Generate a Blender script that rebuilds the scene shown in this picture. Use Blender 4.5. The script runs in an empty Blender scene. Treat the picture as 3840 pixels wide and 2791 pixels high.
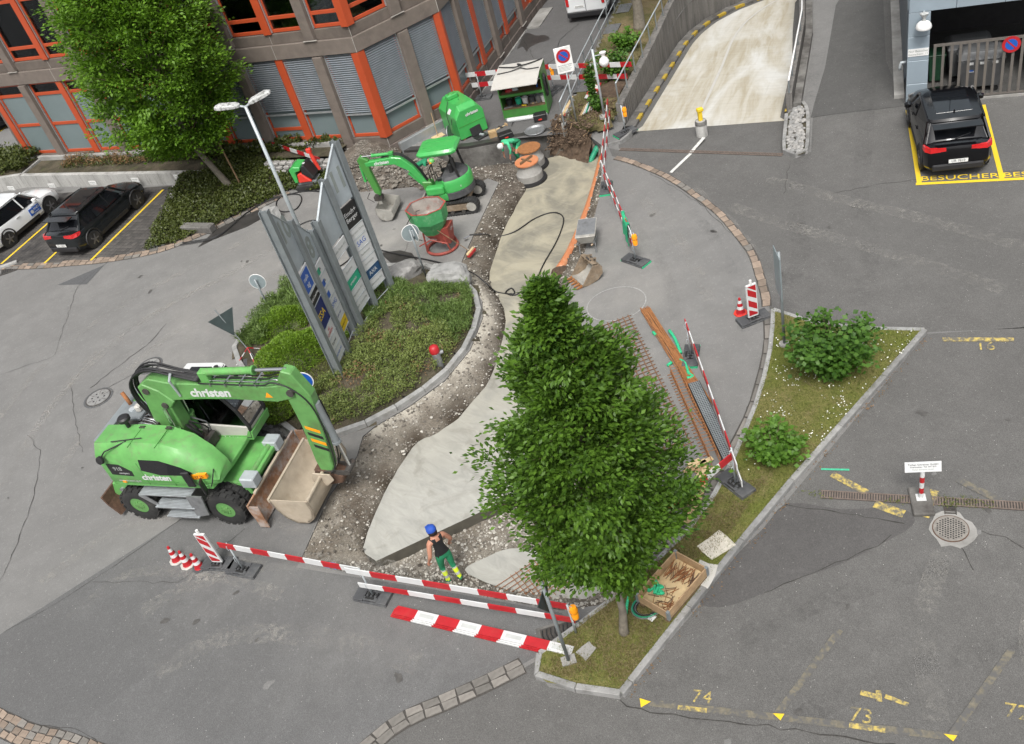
import bpy, bmesh, math, random
import numpy as np
from math import sin, cos, pi, radians, sqrt, atan2, hypot
from mathutils import Vector, Matrix, noise, geometry

random.seed(7)
SC = bpy.context.scene
COL = SC.collection

# ---------------------------------------------------------------- camera, sky, sun, exposure
cd = bpy.data.cameras.new('camera')
cd.sensor_width = 36
cd.lens = 32.625
cd.clip_end = 500
cam = bpy.data.objects.new('camera', cd)
COL.objects.link(cam)
_al, _ro = radians(38.4975), radians(17.2037)
_r0, _u0, _fw = Vector((1, 0, 0)), Vector((0, sin(_al), cos(_al))), Vector((0, cos(_al), -sin(_al)))
_cx, _cy = cos(_ro) * _r0 - sin(_ro) * _u0, sin(_ro) * _r0 + cos(_ro) * _u0
cam.matrix_world = Matrix(((_cx.x, _cy.x, -_fw.x, 0), (_cx.y, _cy.y, -_fw.y, 0), (_cx.z, _cy.z, -_fw.z, 15.4), (0, 0, 0, 1)))
SC.camera = cam

SUN_EL, SUN_AZ = radians(58), radians(195)      # high, veiled by cloud; azimuth from +Y towards +X
w = bpy.data.worlds.new('World')
SC.world = w
w.use_nodes = True
wn, wl = w.node_tree.nodes, w.node_tree.links
sky = wn.new('ShaderNodeTexSky')
sky.sky_type = 'NISHITA'
sky.sun_disc = False
sky.sun_elevation = SUN_EL
sky.sun_rotation = SUN_AZ
sky.air_density = 1.0
sky.dust_density = 6.0
sky.ozone_density = 1.0
hs = wn.new('ShaderNodeHueSaturation')           # cloud cover: nearly colourless sky
hs.inputs['Saturation'].default_value = 0.22
wl.new(sky.outputs[0], hs.inputs['Color'])
wl.new(hs.outputs[0], wn['Background'].inputs[0])
wn['Background'].inputs[1].default_value = 0.1
ld = bpy.data.lights.new('sun', 'SUN')
ld.energy = 1.5
ld.angle = radians(18)
ld.color = (1, 0.965, 0.91)
sun = bpy.data.objects.new('sun', ld)
COL.objects.link(sun)
_sd = Vector((sin(SUN_AZ) * cos(SUN_EL), cos(SUN_AZ) * cos(SUN_EL), sin(SUN_EL)))
sun.rotation_euler = _sd.to_track_quat('Z', 'Y').to_euler()
vs = SC.view_settings
vs.view_transform = 'Standard'
vs.look = 'None'
vs.gamma = 1
vs.use_curve_mapping = False
vs.exposure = 0.84
SC.cycles.max_bounces = 6
SC.cycles.diffuse_bounces = 3
SC.cycles.transparent_max_bounces = 8

# ---------------------------------------------------------------- mesh helpers
def RZ(a): return Matrix.Rotation(a, 4, 'Z')
def T(x, y, z=0): return Matrix.Translation((x, y, z))
def frame(o, x, z=(0, 0, 1)):
    """matrix with origin o, local X along x, local Z near z"""
    x = Vector(x).normalized(); z = Vector(z); y = z.cross(x).normalized(); z = x.cross(y)
    return Matrix(((x.x, y.x, z.x, o[0]), (x.y, y.y, z.y, o[1]), (x.z, y.z, z.z, o[2]), (0, 0, 0, 1)))

class MB:
    def __init__(s): s.v = []; s.f = []; s.mi = []; s.m = 0; s.M = None
    def add(s, vs, fs, M=None):
        n = len(s.v)
        if M is None: M = s.M
        elif s.M is not None: M = s.M @ M
        if M is not None: vs = [M @ Vector(v) for v in vs]
        s.v += [tuple(v) for v in vs]
        s.f += [tuple(i + n for i in f) for f in fs]
        s.mi += [s.m] * len(fs)
        return s
    def bx(s, x0, x1, y0, y1, z0, z1, M=None):
        return s.add([(x0, y0, z0), (x1, y0, z0), (x1, y1, z0), (x0, y1, z0), (x0, y0, z1), (x1, y0, z1), (x1, y1, z1), (x0, y1, z1)],
                     [(3, 2, 1, 0), (4, 5, 6, 7), (0, 1, 5, 4), (1, 2, 6, 5), (2, 3, 7, 6), (3, 0, 4, 7)], M)
    def box(s, c, d, rz=0, M=None):
        m = T(*c) @ RZ(rz)
        if M is not None: m = M @ m
        return s.bx(-d[0] / 2, d[0] / 2, -d[1] / 2, d[1] / 2, -d[2] / 2, d[2] / 2, m)
    def cyl(s, p0, p1, r0, r1=None, n=12, cap=True):
        p0, p1 = Vector(p0), Vector(p1)
        if r1 is None: r1 = r0
        d = (p1 - p0).normalized()
        a = d.orthogonal().normalized(); b = d.cross(a)
        vs = []
        for p, r in ((p0, r0), (p1, r1)):
            vs += [p + (a * cos(2 * pi * i / n) + b * sin(2 * pi * i / n)) * r for i in range(n)]
        fs = [(i, (i + 1) % n, n + (i + 1) % n, n + i) for i in range(n)]
        if cap: fs += [tuple(range(n - 1, -1, -1)), tuple(range(n, 2 * n))]
        return s.add(vs, fs)
    def tube(s, pts, r, n=6, cap=True, closed=False):
        P = [Vector(p) for p in pts]
        rr = r if isinstance(r, (list, tuple)) else [r] * len(P)
        a = None; vs = []; k = len(P)
        for i, p in enumerate(P):
            d = (P[(i + 1) % k] - P[i - 1]) if closed else (P[min(i + 1, k - 1)] - P[max(i - 1, 0)])
            if d.length < 1e-7: d = Vector((0, 0, 1))
            d.normalize()
            a = d.orthogonal() if a is None else a - d * a.dot(d)
            if a.length < 1e-6: a = d.orthogonal()
            a.normalize(); b = d.cross(a)
            vs += [p + (a * cos(2 * pi * j / n) + b * sin(2 * pi * j / n)) * rr[i] for j in range(n)]
        fs = []
        for i in range(k if closed else k - 1):
            i2 = (i + 1) % k
            fs += [(i * n + j, i * n + (j + 1) % n, i2 * n + (j + 1) % n, i2 * n + j) for j in range(n)]
        if cap and not closed: fs += [tuple(range(n - 1, -1, -1)), tuple(range((k - 1) * n, k * n))]
        return s.add(vs, fs)
    def prism(s, poly, z0, z1, M=None, bottom=True):
        n = len(poly)
        if sum(poly[i - 1][0] * poly[i][1] - poly[i][0] * poly[i - 1][1] for i in range(n)) < 0: poly = poly[::-1]
        vs = [(p[0], p[1], z0) for p in poly] + [(p[0], p[1], z1) for p in poly]
        fs = [tuple(range(n, 2 * n))] + [(i, (i + 1) % n, n + (i + 1) % n, n + i) for i in range(n)]
        if bottom: fs.append(tuple(range(n - 1, -1, -1)))
        return s.add(vs, fs, M)
    def side(s, poly, y0, y1, M=None):
        """polygon in local x,z extruded along y"""
        m = Matrix(((1, 0, 0, 0), (0, 0, -1, 0), (0, 1, 0, 0), (0, 0, 0, 1)))
        return s.prism(poly, -y1, -y0, m if M is None else M @ m)
    def lathe(s, prof, n=16, M=None, cap=True):
        vs = []
        for r, z in prof: vs += [(r * cos(2 * pi * i / n), r * sin(2 * pi * i / n), z) for i in range(n)]
        fs = []
        for k in range(len(prof) - 1):
            fs += [(k * n + i, k * n + (i + 1) % n, (k + 1) * n + (i + 1) % n, (k + 1) * n + i) for i in range(n)]
        if cap: fs += [tuple(range(n - 1, -1, -1)), tuple(range((len(prof) - 1) * n, len(prof) * n))]
        return s.add(vs, fs, M)
    def loft(s, secs, cap=True, closed=True, M=None):
        n = len(secs[0]); vs = [p for q in secs for p in q]; fs = []
        for k in range(len(secs) - 1):
            for i in range(n if closed else n - 1):
                j = (i + 1) % n
                fs.append((k * n + i, k * n + j, (k + 1) * n + j, (k + 1) * n + i))
        if cap: fs += [tuple(range(n - 1, -1, -1)), tuple(range((len(secs) - 1) * n, len(secs) * n))]
        return s.add(vs, fs, M)
    def quad(s, a, b, c, d): return s.add([a, b, c, d], [(0, 1, 2, 3)])
    def mesh(s, name, mats):
        me = bpy.data.meshes.new(name)
        me.from_pydata(s.v, [], s.f)
        for m in mats if isinstance(mats, (list, tuple)) else [mats]: me.materials.append(M[m] if isinstance(m, str) else m)
        if any(s.mi): me.polygons.foreach_set('material_index', s.mi)
        me.update()
        return me
    def build(s, name, mats, parent=None, smooth=False, bev=0, seg=1, kind=None, loc=None):
        o = bpy.data.objects.new(name, s.mesh(name, mats))
        COL.objects.link(o)
        if parent is not None: o.parent = parent
        if loc is not None: o.location = loc
        if smooth:
            me = o.data
            me.polygons.foreach_set('use_smooth', [True] * len(me.polygons))
            if smooth is not True: me.set_sharp_from_angle(angle=radians(smooth))
        if bev:
            b = o.modifiers.new('b', 'BEVEL'); b.width = bev; b.segments = seg; b.limit_method = 'ANGLE'; b.angle_limit = radians(35)
        if kind: o['kind'] = kind
        return o

def tag(o, label=None, cat=None, group=None, kind=None):
    if label: o['label'] = label
    if cat: o['category'] = cat
    if group: o['group'] = group
    if kind: o['kind'] = kind
    return o
def thing(name, label, cat, loc=(0, 0, 0), rz=0, group=None):
    o = bpy.data.objects.new(name, None)
    COL.objects.link(o)
    o.empty_display_size = 0.1
    o.location = loc if len(loc) == 3 else (loc[0], loc[1], 0)
    o.rotation_euler = (0, 0, rz)
    return tag(o, label, cat, group)
def dup(o, loc=None, rz=None, label=None, parent=None):
    c = o.copy(); COL.objects.link(c); c.parent = parent
    if loc is not None: c.location = loc if len(loc) == 3 else (loc[0], loc[1], 0)
    if rz is not None: c.rotation_euler = (0, 0, rz)
    if label: c['label'] = label
    for ch in list(o.children): dup(ch, parent=c)
    return c
def lay(name, data, parent, loc, rz=0, kind=None):
    """one more object with shared mesh data"""
    o = bpy.data.objects.new(name, data); COL.objects.link(o); o.parent = parent; o.location = loc; o.rotation_euler = (0, 0, rz)
    if kind: o['kind'] = kind
    return o
def text(s, size, mat_, parent, Mx, name='lettering', ext=0.0015, sx=1, align='CENTER', shear=0, off=0):
    cu = bpy.data.curves.new(name, 'FONT'); cu.body = s; cu.size = size; cu.extrude = ext; cu.align_x = align; cu.align_y = 'CENTER'; cu.shear = shear; cu.offset = off; cu.resolution_u = 3
    t = bpy.data.objects.new(name, cu); COL.objects.link(t)
    me = bpy.data.meshes.new_from_object(t.evaluated_get(bpy.context.evaluated_depsgraph_get()))
    bpy.data.objects.remove(t)
    me.transform(Mx @ Matrix.Diagonal((sx, 1, 1, 1)))
    me.materials.clear(); me.materials.append(M[mat_])
    o = bpy.data.objects.new(name, me); COL.objects.link(o); o.parent = parent
    return o
def tess(loops, z=0):
    """flat sheet with holes: vertices and triangles"""
    pl = [[Vector((p[0], p[1], 0)) for p in l] for l in loops]
    tr = geometry.tessellate_polygon(pl)
    vs = [(p.x, p.y, z) for l in pl for p in l]
    fs = []
    for a, b, c in tr:
        A, B, Cc = vs[a], vs[b], vs[c]
        fs.append((a, b, c) if (B[0] - A[0]) * (Cc[1] - A[1]) - (B[1] - A[1]) * (Cc[0] - A[0]) > 0 else (a, c, b))
    return vs, fs
def inside(p, poly):
    x, y = p[0], p[1]; c = False; j = len(poly) - 1
    for i in range(len(poly)):
        a, b = poly[i], poly[j]
        if (a[1] > y) != (b[1] > y) and x < (b[0] - a[0]) * (y - a[1]) / (b[1] - a[1]) + a[0]: c = not c
        j = i
    return c
def dist_poly(p, poly, closed=True):
    best = 1e9; x, y = p[0], p[1]; n = len(poly)
    for i in range(n if closed else n - 1):
        a, b = poly[i], poly[(i + 1) % n]
        dx, dy = b[0] - a[0], b[1] - a[1]; L = dx * dx + dy * dy
        t = 0 if L == 0 else max(0, min(1, ((x - a[0]) * dx + (y - a[1]) * dy) / L))
        d = (x - a[0] - t * dx) ** 2 + (y - a[1] - t * dy) ** 2
        if d < best: best = d
    return sqrt(best)
def smooth_line(pts, n=4, closed=False):
    """Catmull-Rom"""
    P = [Vector((*p, 0)) if len(p) == 2 else Vector(p) for p in pts]; k = len(P); out = []
    for i in range(k if closed else k - 1):
        a = P[(i - 1) % k] if closed or i else P[0]; b = P[i]; c = P[(i + 1) % k]; d = P[(i + 2) % k] if closed or i + 2 < k else P[-1]
        for j in range(n):
            t = j / n
            out.append(0.5 * ((2 * b) + (c - a) * t + (2 * a - 5 * b + 4 * c - d) * t * t + (3 * b - a - 3 * c + d) * t ** 3))
    if not closed: out.append(P[-1])
    return [tuple(p) for p in out]
def resample(pts, step):
    P = [Vector(p) for p in pts]; out = [P[0]]; need = step
    for a, b in zip(P, P[1:]):
        L = (b - a).length; pos = 0
        while L - pos >= need:
            pos += need; out.append(a + (b - a) * (pos / L)); need = step
        need -= L - pos
    return out
def offset_line(pts, d):
    out = []
    for i, p in enumerate(pts):
        a = Vector(pts[max(i - 1, 0)][:2]); b = Vector(pts[min(i + 1, len(pts) - 1)][:2]); t = (b - a).normalized()
        out.append((p[0] - t.y * d, p[1] + t.x * d))
    return out
def strip(mb, left, right, zl, zr=None):
    """ribbon between two polylines"""
    zr = zl if zr is None else zr
    n = len(left)
    g = lambda p, z: (p[0], p[1], z if not callable(z) else z(p))
    return mb.add([g(p, zl) for p in left] + [g(p, zr) for p in right], [(i, n + i, n + i + 1, i + 1) for i in range(n - 1)])
def rnd(a, b): return random.uniform(a, b)

# ---------------------------------------------------------------- materials
M = {}
class NT:
    def __init__(s, name):
        s.mat = bpy.data.materials.new(name); s.mat.use_nodes = True
        s.n = s.mat.node_tree.nodes; s.l = s.mat.node_tree.links
        s.bs = s.n['Principled BSDF']
        s.tc = s.n.new('ShaderNodeTexCoord')
    def put(s, sock, v):
        if isinstance(v, bpy.types.NodeSocket): s.l.new(v, sock)
        elif isinstance(v, (tuple, list)): sock.default_value = (*v, 1) if len(v) == 3 and sock.type == 'RGBA' else v
        else: sock.default_value = v
    def map(s, scale=(1, 1, 1), rot=(0, 0, 0), src='Object'):
        m = s.n.new('ShaderNodeMapping'); m.vector_type = 'TEXTURE'; s.l.new(s.tc.outputs[src], m.inputs[0]); m.inputs['Scale'].default_value = tuple(1 / k for k in scale); m.inputs['Rotation'].default_value = rot
        return m.outputs[0]
    def noise(s, sc, det=4, rough=.55, vec=None, dist=0):
        t = s.n.new('ShaderNodeTexNoise'); t.inputs['Scale'].default_value = sc; t.inputs['Detail'].default_value = det; t.inputs['Roughness'].default_value = rough; t.inputs['Distortion'].default_value = dist
        s.l.new(vec or s.tc.outputs['Object'], t.inputs['Vector']); return t.outputs[0]
    def voro(s, sc, feat='F1', vec=None, out='Distance', rand=1):
        t = s.n.new('ShaderNodeTexVoronoi'); t.feature = feat; t.inputs['Scale'].default_value = sc; t.inputs['Randomness'].default_value = rand
        s.l.new(vec or s.tc.outputs['Object'], t.inputs['Vector']); return t.outputs[out]
    def ramp(s, v, a, b, ca=(0, 0, 0), cb=(1, 1, 1)):
        r = s.n.new('ShaderNodeValToRGB'); r.color_ramp.elements[0].position = a; r.color_ramp.elements[1].position = b
        r.color_ramp.elements[0].color = (*ca, 1); r.color_ramp.elements[1].color = (*cb, 1); s.l.new(v, r.inputs[0]); return r.outputs[0]
    def mix(s, f, a, b, mode='MIX'):
        m = s.n.new('ShaderNodeMix'); m.data_type = 'RGBA'; m.blend_type = mode
        s.put(m.inputs[0], f); s.put(m.inputs[6], a); s.put(m.inputs[7], b); return m.outputs[2]
    def math(s, op, a, b=0):
        m = s.n.new('ShaderNodeMath'); m.operation = op; s.put(m.inputs[0], a); s.put(m.inputs[1], b); return m.outputs[0]
    def bump(s, h, st=.4, d=.02):
        b = s.n.new('ShaderNodeBump'); b.inputs['Strength'].default_value = st; b.inputs['Distance'].default_value = d; s.l.new(h, b.inputs['Height']); s.l.new(b.outputs[0], s.bs.inputs['Normal'])
    def fin(s, col, rough=.6, metal=0, spec=.5, coat=0):
        s.put(s.bs.inputs['Base Color'], col); s.put(s.bs.inputs['Roughness'], rough); s.bs.inputs['Metallic'].default_value = metal
        s.bs.inputs['Specular IOR Level'].default_value = spec; s.bs.inputs['Coat Weight'].default_value = coat; s.bs.inputs['Coat Roughness'].default_value = .08
        return s.mat
def sc3(c, k): return tuple(min(1, x * k) for x in c)
def mat(key, col, rough=.6, metal=0, var=.12, sc=5, bump=0, bsc=60, dirt=None, dsc=1.6, damt=.5, rndm=0, spec=.5, coat=0, lo=.52, hi=.7):
    t = NT(key)
    c = t.mix(t.ramp(t.noise(sc, 5, .6), .3, .7), sc3(col, 1 - var), sc3(col, 1 + var))
    if dirt:
        d = t.ramp(t.noise(dsc, 8, .68), lo, hi)
        c = t.mix(t.math('MULTIPLY', d, damt), c, dirt)
    if rndm:
        oi = t.n.new('ShaderNodeObjectInfo')
        c = t.mix(1, c, t.ramp(oi.outputs['Random'], 0, 1, (1 - rndm,) * 3, (1 + rndm, 1 + rndm * .92, 1 + rndm * .85)), 'MULTIPLY')
    if bump: t.bump(t.noise(bsc, 3, .6), bump, .01)
    M[key] = t.fin(c, rough, metal, spec, coat)
    return M[key]

def asphalt(key, base, tint=(1, 1, 1), dust=0.0, spk=.35, seed=0.0):
    t = NT(key)
    v = t.map((1, 1, 1), (0, 0, seed))
    fine = t.noise(62, 2, .7, v)
    med = t.noise(1.7, 8, .65, v)
    big = t.noise(.23, 4, .6, v)
    b = tuple(base * k for k in tint)
    c = t.mix(t.ramp(big, .32, .68), sc3(b, .84), sc3(b, 1.13))
    c = t.mix(t.ramp(med, .28, .75), sc3(b, .8), c)
    c = t.mix(t.ramp(t.noise(9, 5, .7, v), .55, .8), c, sc3(b, 1.28))
    c = t.mix(1, c, t.ramp(fine, .25, .75, (1 - spk,) * 3, (1 + spk,) * 3), 'MULTIPLY')
    sp = t.voro(11, 'F1', v)
    c = t.mix(t.math('MULTIPLY', t.math('LESS_THAN', sp, .075), t.ramp(t.noise(2.2, 2, .5, v), .5, .6)), c, (.5, .49, .46))
    # dark streaks left by wheels
    st = t.noise(.9, 4, .6, t.map((.25, 2.2, 1), (0, 0, radians(24))))
    c = t.mix(t.math('MULTIPLY', t.ramp(st, .55, .8), .28), c, sc3(b, .62))
    if dust:
        dm = t.ramp(t.noise(.42, 7, .66, t.map((1, 1, 1), (0, 0, 1))), .47, .68)
        g = t.n.new('ShaderNodeTexGradient'); g.gradient_type = 'SPHERICAL'
        mp = t.n.new('ShaderNodeMapping'); mp.vector_type = 'TEXTURE'; mp.inputs['Location'].default_value = (-2.5, 24, 0); mp.inputs['Scale'].default_value = (10, 15, 50)
        t.l.new(t.tc.outputs['Object'], mp.inputs[0]); t.l.new(mp.outputs[0], g.inputs[0])
        gm = t.math('MULTIPLY', t.ramp(g.outputs[1], .0, .6), t.math('ADD', t.math('MULTIPLY', dm, .75), .25))
        c = t.mix(t.math('MULTIPLY', gm, dust), c, (.36, .345, .315))
    t.bump(fine, .35, .01)
    M[key] = t.fin(c, .88, 0, .25)
asphalt('asphalt', .19, (1, .99, .965), dust=.5)
asphalt('asphalt_new', .13, (1, 1, 1.0), dust=.3, seed=1.3)
asphalt('asphalt_damp', .098, (1, .97, .95), spk=.3, seed=1.1)
asphalt('asphalt_lot', .125, (1, .98, .945), spk=.42, seed=2.1)
asphalt('asphalt_lane', .1, (1, .99, .96), spk=.3, seed=.6)
asphalt('asphalt_side', .125, (1, .985, .98), spk=.3, seed=2.9)
mat('asphalt_patch', (.085, .087, .09), .85, bump=.3, bsc=60, var=.2, sc=20)
mat('wet_asphalt', (.04, .038, .036), .45, var=.3, sc=3)
mat('crack', (.04, .038, .035), .95, var=.4, sc=12)
mat('tar', (.012, .012, .012), .7)
mat('kerb', (.24, .24, .235), .85, var=.25, sc=4, dirt=(.09, .085, .07), dsc=2.5, damt=.6, bump=.25, rndm=.12)
mat('kerb_light', (.29, .292, .285), .8, var=.2, sc=5, dirt=(.15, .14, .12), dsc=3, damt=.5, rndm=.1)
mat('sett', (.24, .19, .15), .85, var=.25, sc=9, dirt=(.1, .09, .08), dsc=6, damt=.6, bump=.4, bsc=30, rndm=.3)
mat('sett_grey', (.18, .17, .155), .85, var=.25, sc=9, dirt=(.08, .08, .075), dsc=6, damt=.6, bump=.4, bsc=30, rndm=.25)
mat('joint', (.06, .055, .05), .95, var=.3, sc=20)
mat('paver', (.085, .08, .075), .85, var=.25, sc=3, dirt=(.02, .02, .022), dsc=.9, damt=.75, rndm=.28, lo=.45, hi=.62)
mat('concrete', (.3, .295, .28), .85, var=.16, sc=2.5, dirt=(.1, .095, .085), dsc=1.1, damt=.7, bump=.2, lo=.42, hi=.72)
mat('concrete_dark', (.16, .155, .145), .9, var=.25, sc=3, dirt=(.045, .04, .036), dsc=1.3, damt=.85, bump=.3, lo=.4, hi=.65)
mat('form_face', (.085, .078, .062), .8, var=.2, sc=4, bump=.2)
mat('lime', (.52, .49, .42), .9, var=.15, sc=6, dirt=(.3, .26, .2), dsc=5, damt=.4)
mat('soil', (.075, .05, .033), .97, var=.4, sc=9, dirt=(.16, .12, .08), dsc=6, damt=.5, bump=.8, bsc=18)
mat('stone_lt', (.5, .48, .44), .9, var=.22, sc=7, rndm=.2, bump=.3)
mat('stone_gr', (.27, .265, .255), .9, var=.3, sc=6, bump=.3, rndm=.2)
mat('boulder', (.27, .27, .262), .85, var=.4, sc=3, dirt=(.12, .12, .12), dsc=3, damt=.7, bump=.8, bsc=7)
mat('yellow', (.72, .5, .02), .75, var=.12, sc=14, dirt=(.3, .24, .08), dsc=14, damt=.6)
mat('yellow_faded', (.48, .37, .1), .85, var=.2, sc=30, dirt=(.12, .115, .1), dsc=9, damt=.95, lo=.42, hi=.56)
mat('yellow_ghost', (.155, .14, .105), .85, var=.2, sc=20, dirt=(.1, .098, .095), dsc=7, damt=1, lo=.42, hi=.55)
mat('white_line', (.6, .6, .57), .8, var=.12, sc=12, dirt=(.2, .2, .19), dsc=9, damt=.7)
mat('chalk', (.3, .3, .29), .9, var=.3, sc=20, dirt=(.2, .2, .19), dsc=8, damt=.8)
mat('spray_blue', (.05, .22, .55), .9, var=.4, sc=25)
mat('spray_green', (.06, .42, .25), .9, var=.3, sc=25)
# paint, metal, rubber, plastics
mat('green', (.115, .335, .088), .55, var=.14, sc=3.5, dirt=(.15, .19, .1), dsc=4.5, damt=.7, coat=.06)
mat('green_dk', (.06, .23, .045), .45, var=.15, sc=3, dirt=(.05, .12, .04), dsc=3, damt=.6, coat=.15)
mat('green_brt', (.05, .35, .08), .38, var=.08, sc=3, dirt=(.12, .4, .12), dsc=5, damt=.35, coat=.3)
mat('green_old', (.06, .3, .11), .6, var=.2, sc=4, dirt=(.3, .36, .28), dsc=4, damt=.6)
mat('green_sling', (.03, .42, .2), .8, var=.25, sc=30)
mat('green_pipe', (.02, .25, .14), .4, var=.1, sc=5, dirt=(.1, .2, .14), dsc=6, damt=.4)
mat('orange_pipe', (.5, .19, .085), .5, var=.08, sc=4, dirt=(.55, .38, .25), dsc=3, damt=.5)
mat('black', (.016, .016, .017), .5, var=.3, sc=6)
mat('rubber', (.022, .022, .022), .8, var=.35, sc=5, dirt=(.09, .085, .075), dsc=3.5, damt=.5, bump=.3, bsc=40)
mat('rubber_base', (.06, .062, .066), .75, var=.25, sc=5, dirt=(.13, .13, .125), dsc=4, damt=.55, bump=.3)
mat('chrome', (.62, .63, .64), .2, metal=1, var=.06)
mat('steel', (.33, .34, .35), .5, metal=.7, var=.15, sc=6, dirt=(.12, .11, .1), dsc=4, damt=.5)
mat('galv', (.44, .48, .5), .5, metal=.3, var=.14, sc=3, dirt=(.24, .25, .25), dsc=2.5, damt=.4)
mat('galv_dk', (.23, .255, .265), .5, metal=.3, var=.14, sc=3)
mat('iron', (.07, .065, .06), .7, metal=.4, var=.3, sc=7, dirt=(.1, .06, .04), dsc=5, damt=.5)
mat('rust', (.27, .11, .04), .85, var=.35, sc=9, dirt=(.12, .05, .025), dsc=6, damt=.6, bump=.3)
mat('rust_or', (.27, .115, .04), .85, var=.25, sc=12, dirt=(.22, .09, .035), dsc=9, damt=.6)
mat('rust_mesh', (.16, .085, .045), .85, var=.3, sc=12)
mat('rust_dk', (.09, .05, .032), .85, var=.4, sc=12)
mat('blade', (.3, .16, .09), .75, metal=.2, var=.3, sc=6, dirt=(.44, .42, .4), dsc=2.6, damt=.75, bump=.3, lo=.42, hi=.6)
mat('bucket', (.42, .36, .28), .65, metal=.1, var=.12, sc=4, dirt=(.3, .24, .17), dsc=2.5, damt=.5)
mat('bucket_gr', (.36, .35, .32), .6, metal=.2, var=.2, sc=5, dirt=(.2, .18, .15), dsc=4, damt=.6)
mat('bucket_br', (.26, .2, .14), .7, metal=.3, var=.3, sc=7, dirt=(.34, .3, .25), dsc=5, damt=.6)
mat('red', (.4, .014, .02), .45, var=.1, sc=6, dirt=(.35, .06, .05), dsc=5, damt=.3)
mat('red_or', (.6, .04, .025), .4, var=.1, sc=5, dirt=(.4, .1, .06), dsc=5, damt=.3)
mat('red_rust', (.3, .06, .045), .65, var=.25, sc=5, dirt=(.16, .07, .05), dsc=4, damt=.6)
mat('white', (.74, .74, .73), .5, var=.06, sc=4, dirt=(.42, .41, .38), dsc=3, damt=.35)
mat('hopper_in', (.33, .3, .27), .8, var=.2, sc=4, dirt=(.26, .09, .07), dsc=3, damt=.7)
mat('cream', (.46, .45, .42), .6, var=.1, sc=3, dirt=(.33, .3, .25), dsc=3, damt=.5)
mat('board_white', (.58, .59, .59), .4, var=.05, sc=3, dirt=(.55, .55, .53), dsc=4, damt=.4)
mat('amber', (.9, .32, .01), .25, var=.08, coat=.4)
mat('blue', (.012, .09, .4), .4, var=.08)
mat('navy', (.012, .02, .13), .35, var=.1)
mat('teal', (.02, .35, .2), .4, var=.1)
mat('deepblue', (.02, .07, .16), .4, var=.1)
mat('grey_txt', (.25, .275, .255), .5, var=.1)
mat('plate_lt', (.4, .45, .48), .45, metal=.2, var=.1, sc=2)
mat('digit', (.25, .28, .265), .5)
mat('kerb_yellow', (.42, .29, .03), .8, var=.2, sc=8, dirt=(.12, .1, .06), dsc=6, damt=.6)
mat('oil', (.075, .072, .068), .7, var=.3, sc=8)
mat('sign_back', (.3, .36, .38), .5, metal=.3, var=.1, sc=3)
mat('sign_dk', (.03, .045, .045), .5, var=.2)
mat('wood', (.37, .25, .14), .75, var=.2, sc=6, dirt=(.2, .12, .06), dsc=4, damt=.6, bump=.2)
mat('wood_lt', (.55, .42, .24), .75, var=.15, sc=6, dirt=(.36, .25, .13), dsc=5, damt=.4)
mat('wood_dk', (.17, .11, .06), .8, var=.3, sc=6)
mat('card', (.36, .24, .12), .8)
mat('lamp_grey', (.45, .46, .45), .6, var=.15, sc=14, dirt=(.1, .1, .09), dsc=9, damt=.8, lo=.5, hi=.6)
mat('pole', (.42, .46, .48), .5, metal=.3, var=.1, sc=3, dirt=(.26, .28, .28), dsc=2, damt=.4)
mat('skin', (.42, .2, .13), .6, var=.08, sc=10)
mat('hair', (.015, .01, .008), .7)
mat('shirt_bk', (.012, .012, .013), .85, var=.3, sc=9)
mat('trouser_gr', (.015, .2, .09), .85, var=.2, sc=7)
mat('shirt_gr', (.06, .45, .22), .85, var=.15, sc=6)
mat('hi_vis', (.65, .8, .03), .6, var=.08)
mat('reflective', (.45, .47, .46), .4, var=.1)
mat('cap_blue', (.015, .07, .38), .7, var=.15, sc=9)
mat('boot', (.06, .05, .04), .8)
mat('helmet_gr', (.12, .42, .1), .4)
mat('green_boom', (.11, .28, .08), .5, var=.15, sc=3, dirt=(.09, .13, .05), dsc=2.4, damt=.6, coat=.15)
# vehicles
mat('car_black', (.004, .004, .005), .15, var=.05, spec=.3, coat=.35)
mat('car_grey', (.018, .021, .023), .2, metal=.4, var=.05, coat=.4)
mat('car_white', (.74, .76, .77), .22, var=.02, coat=1)
mat('car_glass', (.008, .009, .011), .04, var=.05, spec=.6)
mat('car_trim', (.018, .018, .02), .5)
mat('lamp_red', (.5, .01, .012), .15, coat=1)
mat('lamp_clear', (.6, .6, .6), .15, coat=1)
mat('plate', (.72, .73, .71), .4, var=.03)
mat('rim', (.2, .2, .21), .35, metal=.7)
mat('rim_dk', (.035, .035, .037), .4, metal=.5)
# buildings
mat('facade', (.125, .103, .087), .9, var=.14, sc=2.2, dirt=(.055, .045, .04), dsc=.9, damt=.7, bump=.3, bsc=55, lo=.46, hi=.72)
mat('facade_lt', (.15, .125, .107), .9, var=.12, sc=3, dirt=(.075, .062, .055), dsc=1.2, damt=.5, bump=.3, bsc=55)
mat('joint_lt', (.36, .34, .31), .9)
mat('orange', (.41, .066, .022), .42, var=.06, sc=2, dirt=(.42, .07, .03), dsc=2, damt=.3)
mat('alu', (.42, .44, .45), .4, metal=.6, var=.1)
mat('slat', (.24, .265, .29), .5, metal=.45, var=.12, sc=2)
mat('frosted', (.15, .19, .195), .22, var=.06, sc=.8)
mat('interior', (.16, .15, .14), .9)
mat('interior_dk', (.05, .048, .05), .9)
mat('panel', (.29, .35, .4), .42, metal=.2, var=.05, sc=1, dirt=(.3, .37, .41), dsc=1, damt=.3)
mat('panel_dk', (.13, .155, .18), .45, metal=.2, var=.08)
mat('gate', (.17, .155, .14), .5, metal=.35, var=.12, sc=5)
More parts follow.
